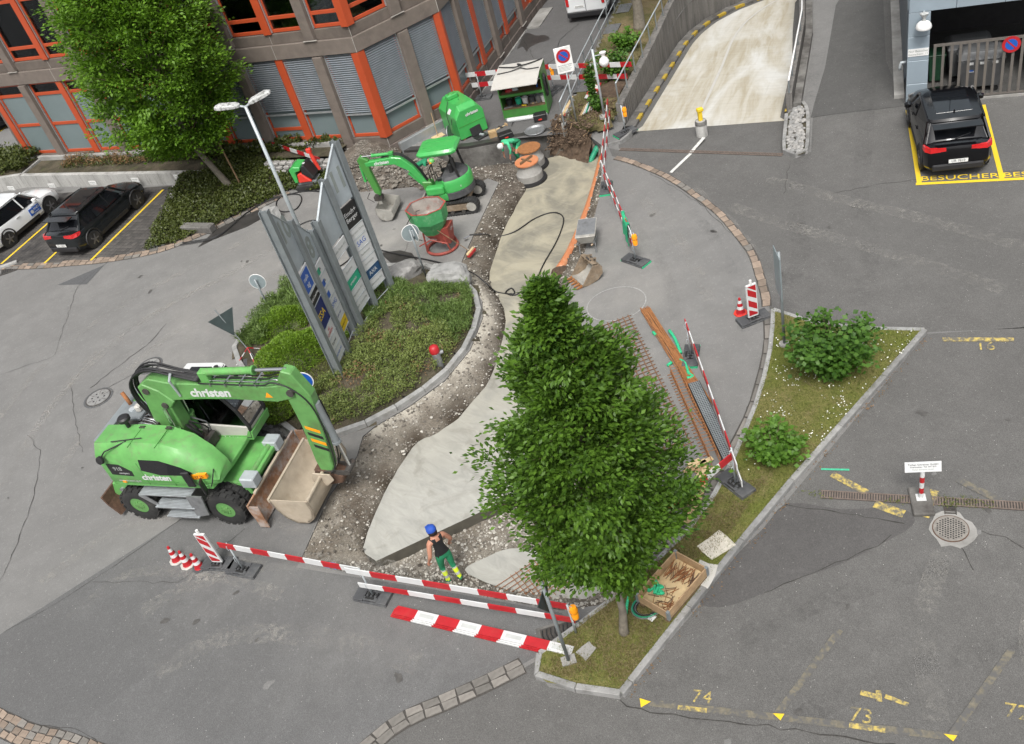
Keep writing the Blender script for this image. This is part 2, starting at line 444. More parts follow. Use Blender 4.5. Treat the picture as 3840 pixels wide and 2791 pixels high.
mat('bin', (.13, .135, .14), .55, metal=.3, var=.15, sc=3, dirt=(.14, .14, .14), dsc=3, damt=.5)
mat('bin_green', (.015, .06, .03), .5)
# bark and roots
mat('bark', (.17, .15, .12), .95, var=.35, sc=10, dirt=(.07, .075, .05), dsc=5, damt=.6, bump=.9, bsc=25)
mat('twig', (.1, .07, .045), .95, var=.3)

def glass():
    t = NT('window_glass')
    n, l = t.n, t.l
    tr = n.new('ShaderNodeBsdfTransparent'); tr.inputs[0].default_value = (.62, .66, .66, 1)
    gl = n.new('ShaderNodeBsdfGlossy'); gl.inputs['Roughness'].default_value = .03; gl.inputs[0].default_value = (.9, .95, 1, 1)
    fr = n.new('ShaderNodeFresnel'); fr.inputs[0].default_value = 1.5
    mx = n.new('ShaderNodeMixShader'); l.new(fr.outputs[0], mx.inputs[0]); l.new(tr.outputs[0], mx.inputs[1]); l.new(gl.outputs[0], mx.inputs[2])
    l.new(mx.outputs[0], n['Material Output'].inputs[0]); M['glass'] = t.mat
glass()
def leafmat(key, lo, hi, tr=.35, rough=.5):
    t = NT(key)
    g = t.n.new('ShaderNodeNewGeometry')
    c = t.mix(g.outputs['Random Per Island'], lo, hi)
    c = t.mix(t.math('MULTIPLY', t.ramp(t.noise(.9, 3), .35, .7), .5), c, sc3(hi, 1.05))
    d = t.n.new('ShaderNodeBsdfTranslucent'); t.l.new(t.mix(1, c, (1.2, 1.3, .5), 'MULTIPLY'), d.inputs[0])
    t.fin(c, rough, 0, .4)
    mx = t.n.new('ShaderNodeMixShader'); mx.inputs[0].default_value = tr
    t.l.new(t.bs.outputs[0], mx.inputs[1]); t.l.new(d.outputs[0], mx.inputs[2]); t.l.new(mx.outputs[0], t.n['Material Output'].inputs[0])
    M[key] = t.mat
leafmat('leaf_hornbeam', (.021, .06, .007), (.105, .205, .022), .28)
leafmat('leaf_left', (.045, .11, .01), (.15, .285, .025), .32)
leafmat('leaf_ivy', (.024, .038, .007), (.085, .105, .022), .15)
leafmat('leaf_juniper', (.06, .1, .02), (.21, .255, .07), .2)
leafmat('leaf_heath', (.065, .12, .028), (.185, .27, .075), .25)
leafmat('leaf_lime', (.075, .155, .012), (.18, .29, .028), .25)
leafmat('leaf_hazel', (.03, .085, .012), (.09, .19, .028), .35)
leafmat('leaf_hazel_lt', (.05, .125, .012), (.13, .26, .035), .4)
leafmat('leaf_dry', (.1, .06, .025), (.22, .13, .06), .1)
leafmat('grass', (.07, .1, .016), (.16, .185, .04), .25)
leafmat('grass_dry', (.14, .11, .05), (.25, .2, .1), .2)
leafmat('daisy', (.75, .75, .7), (.85, .85, .8), .1)

def ground_mat(key, a, b, c_, sc=1.2, fine=45, bump=.6, lo=.42, hi=.6):
    t = NT(key)
    c = t.mix(t.ramp(t.noise(sc, 8, .7), lo, hi), a, b)
    c = t.mix(t.ramp(t.noise(sc * 2.7, 6, .7), .55, .75), c, c_)
    c = t.mix(1, c, t.ramp(t.noise(fine, 3, .7), .25, .75, (.55,) * 3, (1.45,) * 3), 'MULTIPLY')
    t.bump(t.noise(fine * .6, 4, .7), bump, .03)
    M[key] = t.fin(c, .95, 0, .2)
ground_mat('turf', (.115, .13, .03), (.16, .145, .055), (.17, .135, .075), .7)
ground_mat('turf_dry', (.09, .085, .035), (.17, .135, .075), (.12, .095, .05), .8)
ground_mat('bed', (.05, .045, .03), (.1, .085, .06), (.07, .085, .03), 1.1)
ground_mat('gravel', (.24, .22, .185), (.115, .095, .075), (.33, .31, .275), .8, 30, .9, .4, .66)
ground_mat('rubble', (.14, .12, .1), (.075, .062, .05), (.24, .22, .19), 1.1, 26, 1)

mat('drain_iron', (.17, .135, .115), .75, metal=.2, var=.25, sc=8)
def damp():
    m = M['gravel']; n, l = m.node_tree.nodes, m.node_tree.links
    bs = n['Principled BSDF']; src = bs.inputs['Base Color'].links[0].from_socket
    at = n.new('ShaderNodeAttribute'); at.attribute_name = 'damp'; mx = n.new('ShaderNodeMix'); mx.data_type = 'RGBA'
    l.new(at.outputs['Fac'], mx.inputs[0]); l.new(src, mx.inputs[6]); mx.inputs[7].default_value = (.06, .048, .036, 1); 
    a2 = n.new('ShaderNodeAttribute'); a2.attribute_name = 'pale'; m2 = n.new('ShaderNodeMix'); m2.data_type = 'RGBA'; l.new(a2.outputs['Fac'], m2.inputs[0]); l.new(mx.outputs[2], m2.inputs[6]); m2.inputs[7].default_value = (.43, .4, .34, 1); l.new(m2.outputs[2], bs.inputs['Base Color'])
damp()
def film(key, col, amt, rot):
    t = NT(key); t.fin(col, .95, 0, .1)
    tr = t.n.new('ShaderNodeBsdfTransparent'); mx = t.n.new('ShaderNodeMixShader')
    f = t.math('MULTIPLY', t.math('MULTIPLY', t.ramp(t.noise(.8, 6, .7), .4, .62), t.ramp(t.noise(7, 5, .75), .42, .62)), amt)
    t.l.new(f, mx.inputs[0]); t.l.new(tr.outputs[0], mx.inputs[1]); t.l.new(t.bs.outputs[0], mx.inputs[2]); t.l.new(mx.outputs[0], t.n['Material Output'].inputs[0]); M[key] = t.mat
film('dust_film', (.38, .365, .335), .38, 0); film('rubber_film', (.05, .05, .05), .18, 0)
def slab():
    t = NT('slab')
    w_ = t.noise(.8, 5, .6, None, 1.8)
    sw = t.noise(3.4, 9, .7, t.map((1, .3, 1), (0, 0, radians(35))), 1.1)
    y = t.n.new('ShaderNodeSeparateXYZ'); t.l.new(t.tc.outputs['Object'], y.inputs[0])
    far = t.ramp(t.math('DIVIDE', t.math('SUBTRACT', y.outputs[1], 16), 9), 0, 1)     # the far pour is older and yellower
    near = t.mix(t.ramp(sw, .34, .66), (.29, .29, .265), (.385, .38, .345))
    old = t.mix(t.ramp(t.noise(.55, 6, .6, None, 1.4), .38, .6), (.19, .18, .145), (.33, .305, .23))
    old = t.mix(t.math('MULTIPLY', t.ramp(sw, .5, .75), .5), old, (.385, .365, .29))
    c = t.mix(far, near, old)
    c = t.mix(t.math('MULTIPLY', t.ramp(w_, .56, .7), .55), c, (.2, .19, .16))
    t.bump(sw, .16, .03)
    M['slab'] = t.fin(c, t.ramp(w_, .5, .7, (.8,) * 3, (.55,) * 3), 0, .4)
slab()
def rampmat():
    t = NT('ramp_concrete')
    rot = radians(61)
    st = t.noise(1.3, 5, .65, t.map((.16, 1.6, 1), (0, 0, rot)), .6)
    tr = t.noise(9, 3, .7, t.map((1, .1, 1), (0, 0, rot)))
    pl = t.noise(.32, 5, .6, t.map((.5, 1.2, 1), (0, 0, rot)), .8)
    c = t.mix(t.ramp(st, .35, .62), (.34, .305, .23), (.46, .44, .385))
    c = t.mix(t.ramp(pl, .45, .62), c, (.52, .52, .495))
    c = t.mix(t.math('MULTIPLY', t.ramp(st, .6, .78), .6), c, (.3, .28, .23))
    c = t.mix(1, c, t.ramp(tr, .3, .7, (.93,) * 3, (1.05,) * 3), 'MULTIPLY')
    t.bump(tr, .3, .01)
    M['ramp_concrete'] = t.fin(c, .9, 0, .2)
rampmat()
def streaked(key, a, b, dark, sc=2.2):
    t = NT(key)
    v = t.map((1, 1, .12))
    c = t.mix(t.ramp(t.noise(sc, 6, .7, v), .35, .65), a, b)
    c = t.mix(t.math('MULTIPLY', t.ramp(t.noise(sc * 2.3, 6, .75, v), .5, .68), .75), c, dark)
    c = t.mix(1, c, t.ramp(t.noise(30, 3), .3, .7, (.85,) * 3, (1.15,) * 3), 'MULTIPLY')
    t.bump(t.noise(24, 4), .3, .01)
    M[key] = t.fin(c, .9, 0, .2)
streaked('wall_streak', (.12, .115, .108), (.2, .19, .178), (.05, .046, .042))
streaked('wall_light', (.3, .3, .285), (.42, .415, .4), (.15, .145, .135), 1.4)
streaked('plinth', (.115, .095, .085), (.17, .14, .125), (.05, .042, .038), 1.2)
# ================================================================ the excavation and the ground round it
def slab_z(y): return -.3 - .4 * min(1, max(0, (y - 16) / 14))
CUT = [(-5.94,15,0),(-5.2,16.81,0),(-4.41,17.95,0),(-4.21,18.64,0),(-3.86,18.89,0),(-2.89,19.26,0),(-1.8,19.89,0),(-.94,20.87,0),(-.36,22.16,0),(-.22,23.01,0),(-.4,24.2,0),(-.72,25.01,0),(0.29,27.3,0),(1.54,29.94,0),(1.23,30.49,0),(-.22,29.82,0),(-1.43,31.58,0),(-3.66,32.66,0),(-3.84,34.93,0),(-3.62,36.35,0)]
CUT += [(-1.6, 35.0, 0), (.95, 33.62, 0), (4.35, 32.75, 0), (4.5, 32.35, 0), (5.3, 31.2, 0)]
CUT += [(5.52,30.14,0),(5.22,29.22,0),(4.41,26.73,0),(3.74,25.17,0),(3.17,23.87,0),(2.79,23.17,0),(2.17,22.26,0),(1.57,20.78,0),(1.24,18.43,0),(1.39,16.19,0),(1.94,13.93,0),(2.37,12.72,0),(1.3,11.83,0),(0.41,11.38,0),(-.45,11.54,0),(-1.51,12.19,0),(-2.96,13.1,0),(-4.52,14.02,0)]
SLAB = [(-4.24,14.59,-.3),(-4.47,14.89,-.3),(-4.48,15.31,-.3),(-4.13,16.1,-.3),(-3.74,16.93,-.33),(-3.34,17.56,-.34),(-2.87,18.19,-.36),(-2.31,18.32,-.37),(-1.73,18.63,-.38),(-1.19,19.18,-.39),(-.62,19.9,-.41),(-.11,21.14,-.45),(0.27,22.34,-.48),(0.3,23.47,-.51),(0.17,24.79,-.55),(0.39,25.66,-.58),(0.95,27.18,-.62),(1.51,28.43,-.66),(2.04,29.43,-.68),(2.5,30.4,-.7),(2.53,31.42,-.7),(3.55,32.03,-.7),(4.96,31.6,-.7),(5.62,30.96,-.7),(5.44,30.56,-.7),(4.38,28.02,-.64),(3.38,25.94,-.58),(2.32,23.87,-.52),(1.86,22.91,-.5),(1.35,21.54,-.46),(0.99,19.03,-.39),(1.11,16.67,-.32),(0.98,15.68,-.3),(-1.31,15.16,-.3)]
CUT2 = [(p[0], p[1]) for p in CUT]
random.seed(8)
SLAB2 = [(p[0] + rnd(-.02, .02), p[1] + rnd(-.02, .02)) for p in smooth_line([p[:2] for p in SLAB[1:-1]], 3)] + [SLAB[-1][:2], SLAB[0][:2]]
FRONT = [(p[0], p[1]) for p in [(-4.68,15.04,-.3),(-4.21,14.66,-.3),(-1.29,15.26,-.3),(1,15.78,-.3),(1.98,14.2,-.3)] + [(2.89,12.51,0),(1.23,11.62,0),(0.37,11.25,0),(-.48,11.4,0),(-2.98,12.98,0),(-6.2,14.67,0),(-5.94,15,0)]]
TRENCH = [(-1.9, 35.3), (.95, 33.7), (4.35, 32.85), (4.5, 32.2), (3.9, 31.6), (1.9, 32.0), (.6, 32.2), (-1.2, 33.2), (-2.4, 34.3)]
RUB = [(p[0], p[1]) for p in [(-3.66,32.66,0),(-1.43,31.58,0),(-.81,30.5,0),(0.18,30.28,0),(0.38,31.66,0),(-.49,33.08,0),(-1.97,34.77,0),(-3.75,36.72,0),(-4.02,35.06,0)]]

RAMP_D0, RAMP_E, RAMP_N = (5.45,30.02,0), (.76727, -.64132), (.64132, .76727)
def ramp_z(p):
    return -.1 * max(0, (p[0] - RAMP_D0[0]) * RAMP_N[0] + (p[1] - RAMP_D0[1]) * RAMP_N[1])
RAMP_L = [(5.95, 29.7), (6.1, 30.3), (6.4, 30.95), (6.75, 31.55), (7.7, 33.2), (8.95, 35.35), (10.25, 37.6), (11.35, 39.5), (12.3, 40.8), (13.4, 41.95), (14.9, 43.0), (16.6, 43.7), (19.5, 44.3), (24, 44.8)]
RAMP_R = [(10.5, 26.0), (11.0, 27.1), (11.64, 28.41), (13.05, 31.1), (14.47, 33.82), (16.08, 37.47), (18.0, 41.6), (19.6, 43), (24, 43.6)]
def terrain_z(p):
    x, y = p
    n = noise.noise(Vector((x * 2.6, y * 2.6, 3))) * .055 + noise.noise(Vector((x * 7, y * 7, 9))) * .025
    do = dist_poly(p, CUT2)
    if inside(p, SLAB2): return slab_z(y) - .3
    if inside(p, TRENCH): return max(-1.2, -.35 - .9 * min(1, dist_poly(p, TRENCH[3:], False) / .6)) + n * .4
    if inside(p, RUB): return .02 + .2 * min(1, do / 1.2) + n * 2.2
    if inside(p, FRONT): return -.03 - .6 * min(1, do / .85) ** .7 + n
    ds = dist_poly(p, SLAB2)
    t = do / (do + ds + 1e-6)
    return -.03 + (slab_z(y) + .06) * t ** 1.5 + n * min(1, 4 * do + .3) * (.7 + 1.1 * t * (1 - t) * 4)

def build_terrain():
    st = .13
    xs = [p[0] for p in CUT2]; ys = [p[1] for p in CUT2]
    x0, y0 = min(xs) - .3, min(ys) - .3
    nx, ny = int((max(xs) + .3 - x0) / st) + 1, int((max(ys) + .3 - y0) / st) + 1
    idx = {}; vs = []; fs = []; mi = []
    for j in range(ny):
        for i in range(nx):
            p = (x0 + i * st, y0 + j * st)
            ins = inside(p, CUT2)
            if ins or dist_poly(p, CUT2) < .28:
                idx[i, j] = len(vs)
                vs.append((p[0], p[1], terrain_z(p) if ins else -.03))
    for (i, j), a in idx.items():
        q = [idx.get((i + 1, j)), idx.get((i + 1, j + 1)), idx.get((i, j + 1))]
        if None not in q:
            fs.append((a, *q))
            c = (x0 + (i + .5) * st, y0 + (j + .5) * st)
            mi.append(1 if (inside(c, RUB) or (c[1] > 29 and c[0] < 2.3)) else 0)
    mb = MB(); mb.v, mb.f, mb.mi = vs, fs, mi
    o = mb.build('excavated_ground', ['gravel', 'rubble'], smooth=True, kind='structure')
    at = o.data.attributes.new('damp', 'FLOAT', 'POINT')     # damp brown fines along the pour
    at.data.foreach_set('value', [(0 if inside(v, FRONT) else max(0, 1.15 - dist_poly(v, SLAB2) / .8)) * min(1, .55 + .9 * noise.noise(Vector((v[0] * 1.4, v[1] * 1.4, 5)))) for v in vs])
    a2 = o.data.attributes.new('pale', 'FLOAT', 'POINT'); a2.data.foreach_set('value', [max(0, min(1, (1.25 - dist_poly(v, CUT2[4:12], False) / .42) * (.75 + .9 * noise.noise(Vector((v[0] * 2.2, v[1] * 2.2, 8)))))) for v in vs])     # lime dust along the island kerb
    o['label'] = 'stony gravel base laid bare where the asphalt is dug out'
build_terrain()

# concrete slab: sloping top, formed front face
mb = MB()
vs_, fs_ = tess([SLAB2])
mb.add([(v[0], v[1], slab_z(v[1])) for v in vs_], fs_)
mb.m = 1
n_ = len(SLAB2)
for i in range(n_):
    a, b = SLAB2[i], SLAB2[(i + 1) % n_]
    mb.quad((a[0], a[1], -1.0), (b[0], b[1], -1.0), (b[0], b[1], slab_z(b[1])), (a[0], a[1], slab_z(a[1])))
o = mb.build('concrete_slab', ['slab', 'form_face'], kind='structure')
o['label'] = 'freshly poured pale concrete strip curving along the dug out lane'
# thin blinding poured in front of it, with a little mesh sticking out
BL = [(-2.3,13.73,-.5),(-1.79,13.89,-.5),(-1.21,13.93,-.5),(-.54,13.6,-.5),(0.66,12.99,-.5),(0.41,12.08,-.5),(-.47,12.08,-.5),(-1.02,12.32,-.5),(-1.51,12.87,-.5),(-1.91,13.22,-.5)]
BLs = smooth_line([p[:2] for p in BL], 4, True)
vs_, fs_ = tess([BLs], -.5)
MB().add([(v[0], v[1], -.49) for v in vs_], fs_).build('lean_concrete', 'slab', kind='structure')['label'] = 'thin pale skim of wet concrete on the gravel'

# ---- asphalt sheets
RHOLE = [RAMP_L[0]] + RAMP_L[1:] + RAMP_R[::-1]
FAR = [(-160, -40), (160, -40), (160, 220), (-160, 220)]
mb = MB()
v, f = tess([FAR, CUT2[::-1], RHOLE])
mb.add(v, f)
mb.m = 1
n_ = len(CUT2)
for i in range(n_):                         # broken asphalt edge of the cut, 12 cm thick
    a, b = CUT2[i], CUT2[(i + 1) % n_]
    mb.quad((b[0], b[1], 0), (a[0], a[1], 0), (a[0], a[1], -.16), (b[0], b[1], -.16))
road = mb.build('asphalt_road', ['asphalt', 'asphalt_patch'], kind='structure')
def sheet(name, poly, m, z=.004, parent=None):
    v, f = tess([[p[:2] for p in poly]], z)
    o = MB().add(v, f).build(name, m, parent)
    if parent is None: o['kind'] = 'structure'
    return o
sheet('resurfaced_road', [(-9.07,17.63,0),(-7.2,18.49,0),(-5.29,16.69,0),(-5.94,15,0),(-6.04,14.85,0),(-2.97,13.04,0),(-1.52,12.14,0),(-.47,11.48,0),(-.42,10.99,0),(-1.15,10.7,0),(-1.83,10.52,0),(-2.94,10.34,0),(-3.94,10.24,0),(-4.6,9.83,0)] + [(-5.2, 9.2, 0), (-9.5, 10.6, 0), (-13.6, 13.6, 0)] + [(-13.32,15.61,0)], 'asphalt_new')
sheet('parking_area', [(9.71,16.05,0),(0.15,9.31,0),(-1.09,9.97,0),(-1.24,10.44,0),(-1.17,10.6,0),(-1.84,10.43,0),(-2.95,10.25,0),(-3.95,10.13,0),(-4.78,9.72,0)] + [(-5, 2, 0), (30, -4, 0), (30, 18, 0), (13.5, 14.6, 0)], 'asphalt_lot')
sheet('outer_road', [(5.59,29.3,0),(6.04,28.64,0),(6.55,27.58,0),(6.9,26.64,0),(7.22,25.26,0),(7.47,23.79,0),(7.53,22.08,0),(7.49,21.21,0),(7.3,20.34,0),(7.03,19.16,0),(6.87,18.54,0),(7.97,17.15,0),(9.73,16.12,0)] + [(13.4, 14.5, 0), (30, 17.5, 0), (60, 40, 0), (40, 70, 0), (22, 42, 0), (17, 36, 0), (14.2, 31, 0), (12.55, 28.4, 0), (11.2, 25.6, 0), (10.55, 25.9, 0), (5.9, 29.6, 0), (5.65, 29.95, 0)], 'asphalt_lot')
sheet('upper_lane', [(12.16,27.75,0),(14.89,26.59,0)] + [(16, 30, 0), (22, 42, 0), (17, 36, 0), (14.2, 31, 0)], 'asphalt_lane', .008)
sheet('side_lane', [(4.64,32.06,0),(0.43,34.04,0),(-.15,34.59,0),(2.13,38.45,0),(5.23,43.76,0),(6.62,46.68,0)] + [(9, 51, 0), (20, 75, 0), (26, 71, 0), (10.6, 42.2, 0), (6.6, 34.3, 0)], 'asphalt_side')
def patch(pts, m='asphalt_patch', z=.009, nm='repair_patch'): return sheet(nm, pts, m, z, road)
patch([(-15.44,32.56,0),(-13.67,33.02,0),(-13.49,33.22,0),(-13.59,33.18,0),(-14.16,31.89,0)])
patch([(-9.86,32.07,0),(-9.3,32.98,0),(-7.63,33.9,0),(-7.17,32.93,0),(-7.9,32.53,0),(-9.25,32.32,0)], 'wet_asphalt')
patch([(-3.06,27.6,0),(-2.37,27.37,0),(-2,26.96,0),(-1.84,26.26,0),(-2.64,26.47,0)], 'wet_asphalt')
patch(smooth_line([p[:2] for p in [(5.22,43.4,0),(5.48,43.36,0),(5.68,42.77,0),(6.02,42.56,0),(6.16,42.03,0),(6.03,41.76,0),(5.59,41.79,0),(5.1,41.56,0),(4.9,41.19,0),(4.87,41.97,0),(4.59,41.85,0),(4.86,42.55,0)]], 3, True), 'wet_asphalt', nm='damp_patch')
# darker sunken puddle mark on the lot
patch(smooth_line([p[:2] for p in [(4.68,12.43,0),(5.56,11.89,0),(6.36,11.6,0),(6.73,11.32,0),(6.61,11,0),(5.86,10.81,0),(4.95,10.65,0),(4.02,10.61,0),(3.35,10.53,0),(2.53,10.51,0),(2.14,10.82,0),(2.85,11.35,0),(3.97,12.01,0)]], 3, True), 'asphalt_damp', nm='damp_patch')
# asphalt strip left under the blade and tar edge by the wall
def crack(pts, wdt=.02, z=.0125, m='crack', jit=.04):
    P = resample([Vector((*p[:2], 0)) for p in pts], .22)
    P = [(p.x + rnd(-jit, jit), p.y + rnd(-jit, jit)) for p in P]
    if len(P) < 2: return
    ws = [wdt * rnd(.15, .6) for _ in P]
    l = [offset_line(P, ws[i])[i] for i in range(len(P))]; r_ = [offset_line(P, -ws[i])[i] for i in range(len(P))]
    strip(MB(), r_, l, z).build('crack', m, road)
crack([(-12.75,24.85,0),(-11.03,26.43,0),(-10.54,27.29,0)], .022)
crack([(-12.39,24.44,0),(-11,25.05,0),(-10.73,25.27,0)], .018)
crack([(-13.77,17.37,0),(-13.56,19.48,0),(-13.65,21.29,0),(-13.82,22.33,0),(-14.5,23.46,0)], .016)
crack([(-16.36,27.34,0),(-14.48,27.43,0),(-14.52,31.77,0),(-14,32.78,0)], .012)
crack([(-13.54,25.47,0),(-12.82,22.9,0),(-12.35,21.48,0)], .012)
crack([(-7.3,16.6,0),(-8.02,16.15,0),(-8.86,15.49,0),(-11.24,16.4,0)], .012)
crack([(-9.07,17.63,0),(-10.6,16.73,0),(-12.07,16.02,0),(-13.32,15.61,0)], .012, jit=.01)
crack([(-6.25,27.11,0),(-6.02,28.15,0),(-5.93,29.34,0),(-4.87,31.76,0)], .012)
crack([(10.41,25.46,0),(9.98,24.67,0),(9.41,23.56,0)], .018)
crack([(12.16,27.75,0),(13.05,27.44,0),(14.17,26.91,0),(14.89,26.59,0)], .018)
crack([(10.71,22.93,0),(12.01,22.72,0),(12.95,22.35,0),(15.49,21.22,0)], .018)
crack([(6.66,46.73,0),(6.01,45.59,0),(5.08,44.35,0),(5.01,37.47,0)], .02)
crack([(7.71,42.62,0),(6.52,41.39,0),(5.82,39.45,0),(5.06,38.75,0)], .035, m='tar')
crack([(3,34.64,0),(2.77,34,0),(3.02,34.48,0)], .05, m='tar')
crack([(0.14,9.3,0),(0.27,9.03,0),(1,8.67,0),(2.38,7.99,0),(3.03,7.65,0),(4.57,6.86,0)], .025)
crack([(4.66,12.37,0),(5.44,11.85,0),(6.23,11.34,0),(6.48,11.11,0)], .03)
crack([(3.35,10.53,0),(4.02,10.61,0),(4.98,10.7,0),(5.86,10.81,0),(6.26,10.95,0)], .022)
crack([(7.17,10.29,0),(7.17,10,0),(7.07,9.76,0),(7.08,9.49,0)], .018)
crack([(7.63,10.46,0),(8.01,10.13,0),(8.09,9.75,0)], .015)
crack([(-12.73,13.37,0),(-12,12.85,0),(-11.01,12.39,0),(-10.12,11.82,0)], .015)
crack([(6.61,18.09,0),(6.02,16.81,0),(5.24,15.57,0),(4.56,14.74,0),(3.94,14.24,0)], .02)
crack([(5.13,15.63,0),(4.46,14.47,0),(4.03,14.05,0)], .012)
crack([(-2.7,30.36,0),(-1.4,29.81,0),(-1.83,28.13,0),(-2.25,27.14,0)], .012)
crack([(6.37,27.32,0),(6.81,25.83,0),(7.17,24.32,0),(7.34,22.47,0)], .015)

random.seed(31)
for k in range(46):      # oil drips, mortar splashes
    c = random.choice([(-9, 13), (-12, 21), (-10, 30), (5, 24), (9, 21), (6, 12), (10, 12), (3, 8), (-5, 12), (13, 19), (-6, 29), (-2, 28)]); c = (c[0] + rnd(-2.5, 2.5), c[1] + rnd(-1.8, 1.8))
    if inside(c, CUT2): continue
    r_ = rnd(.03, .1); a = rnd(0, 3)
    o = MB().prism([(r_ * rnd(.6, 1.2) * cos(q * pi / 5) * 1.5, r_ * rnd(.5, 1.1) * sin(q * pi / 5)) for q in range(10)], 0, .001).build('stain', 'oil' if k % 5 else 'asphalt', road); o.location = (*c, .0135); o.rotation_euler = (0, 0, a)
def tracks(pts, m, gap=1.75, w_=.32, z=.0145):      # dusty or dark wheel tracks
    P = [tuple(p) for p in resample([Vector((*p[:2], 0)) for p in smooth_line([p[:2] for p in pts], 5)], .4)]
    for g in (-gap / 2, gap / 2): strip(MB(), offset_line(P, g - w_ / 2), offset_line(P, g + w_ / 2), z).build('wheel_track', m, road)
tracks([(-13.88,20.84,0),(-12.98,24.5,0),(-11.1,26.99,0),(-8.84,28.27,0),(-6.26,29.54,0),(-4.18,31.32,0)], 'dust_film'); tracks([(-15.14,23.75,0),(-13.78,27.07,0),(-11.37,29.09,0),(-8.63,30.14,0),(-6.27,31.57,0)], 'dust_film', z=.0155)
tracks([(-12.1,16.17,0),(-10.2,17.16,0),(-7.56,16.11,0),(-5.56,14.62,0)], 'dust_film', z=.015); tracks([(-9.45,14.03,0),(-7.48,14.43,0),(-4.97,13.49,0),(-2.72,11.94,0)], 'dust_film', 1.9, .5, .016)
tracks([(5.55,26.67,0),(5.96,23.32,0),(5.73,20.35,0),(5.04,18.1,0)], 'rubber_film'); tracks([(6.36,26.8,0),(6.72,22.3,0),(6.44,19.49,0)], 'dust_film', 1.6, .4, .0155)
tracks([(7.73,17.91,0),(9.41,20.16,0),(10.3,22.58,0),(12.27,26.14,0),(15.56,32.26,0)], 'rubber_film', 1.8, .5); tracks([(12.88,17.18,0),(11.28,20.03,0),(9.77,22.34,0),(8.49,24.7,0)], 'dust_film', 1.8, .45, .016)
tracks([(0.9,8.39,0),(3.66,9.01,0),(6.24,9.07,0),(7.71,8.73,0)], 'rubber_film', 1.8, .4); tracks([(5.77,6.95,0),(6.41,8.51,0),(7.45,9.67,0)], 'dust_film', 1.7, .4, .016)
# ---- kerbs and setts
def kerb(line, wdt, z0, z1, parent, m='kerb', step=1.0, nm='kerb_stone'):
    P = resample([Vector((*p[:2], 0)) for p in line], step)
    if (P[-1] - Vector((*line[-1][:2], 0))).length > .25: P.append(Vector((*line[-1][:2], 0)))
    L, R_ = offset_line([tuple(p) for p in P], wdt / 2), offset_line([tuple(p) for p in P], -wdt / 2)
    for i in range(len(P) - 1):
        g = .006 / max(.1, (P[i + 1] - P[i]).length)
        lp = lambda a, b, t: (a[0] + (b[0] - a[0]) * t, a[1] + (b[1] - a[1]) * t)
        q = [lp(R_[i], R_[i + 1], g), lp(R_[i], R_[i + 1], 1 - g), lp(L[i], L[i + 1], 1 - g), lp(L[i], L[i + 1], g)]
        MB().prism(q, z0, z1 + rnd(-.006, .006)).build(nm, m, parent, bev=.012)
SETT = [MB().prism([(-.085 + rnd(-.012, .012), -.05 + rnd(-.01, .01)), (.085 + rnd(-.012, .012), -.05 + rnd(-.01, .01)), (.085 + rnd(-.012, .012), .05 + rnd(-.01, .01)), (-.085 + rnd(-.012, .012), .05 + rnd(-.01, .01))], -.05, .02).mesh('sett', m) for m in ('sett', 'sett', 'sett_grey', 'sett') for k in range(2)]
def setts(line, sx, sy, rows=1, only=None, gap=1.06):
    P = resample([Vector((*p[:2], 0)) for p in line], .17 * sx * gap)
    for k in range(rows):
        L = offset_line([tuple(p) for p in P], (k - (rows - 1) / 2) * .1 * sy * 1.12)
        for i in range(len(P) - 1):
            a, b = L[i], L[i + 1]
            o = lay('sett', random.choice(SETT[4:6] if only == 'g' else SETT), road, ((a[0] + b[0]) / 2, (a[1] + b[1]) / 2, .006 + rnd(-.004, .004)), atan2(b[1] - a[1], b[0] - a[0]) + rnd(-.04, .04))
            o.scale = (sx * rnd(.92, 1.02), sy * rnd(.92, 1.05), 1)
    Lw = .1 * sy * 1.12 * rows / 2 + .02
    q = [tuple(p) for p in P]
    strip(MB(), offset_line(q, -Lw), offset_line(q, Lw), .008).build('joint_sand', 'joint', road)
ARC = smooth_line([p[:2] for p in [(5.65,29.11,0),(6.01,28.55,0),(6.51,27.47,0),(6.86,26.53,0),(7.18,25.16,0),(7.44,23.7,0),(7.49,21.99,0),(7.45,21.13,0),(7.27,20.26,0),(7.04,19.29,0),(6.81,18.62,0)]], 5)
setts(ARC, 1.65, 2.0)
GUT = smooth_line([p[:2] for p in [(6.81,18.62,0),(6.51,17.74,0),(6.1,16.92,0),(5.56,16.05,0),(4.99,15.21,0),(3.98,14.07,0),(3.2,13.19,0),(2.27,12.44,0),(1.3,11.83,0)]], 5)
setts(GUT, 3.2, 2.2, only='g')
setts(smooth_line([p[:2] for p in [(-4.77,9.81,0),(-3.95,10.2,0),(-2.94,10.33,0),(-1.83,10.51,0),(-1.16,10.67,0)]], 5), 1.9, 1.6, 2, only='g')
setts(smooth_line([p[:2] for p in [(-13.17,13.46,0),(-12.65,13.06,0),(-11.92,12.53,0),(-11.14,12.1,0),(-9.74,11.2,0)]], 5), 1.25, 1.45, 3)
LEDGE = smooth_line([p[:2] for p in [(-19.34,36.19,0),(-18.07,35.47,0),(-16.44,34.6,0),(-15.21,34.07,0),(-13.81,33.47,0),(-12.13,32.96,0),(-10.99,32.83,0),(-10.13,33.04,0),(-9.38,33.24,0),(-7.2,34.01,0),(-6.22,34.48,0)]], 4)
setts(LEDGE, 1.9, 1.8, 2)
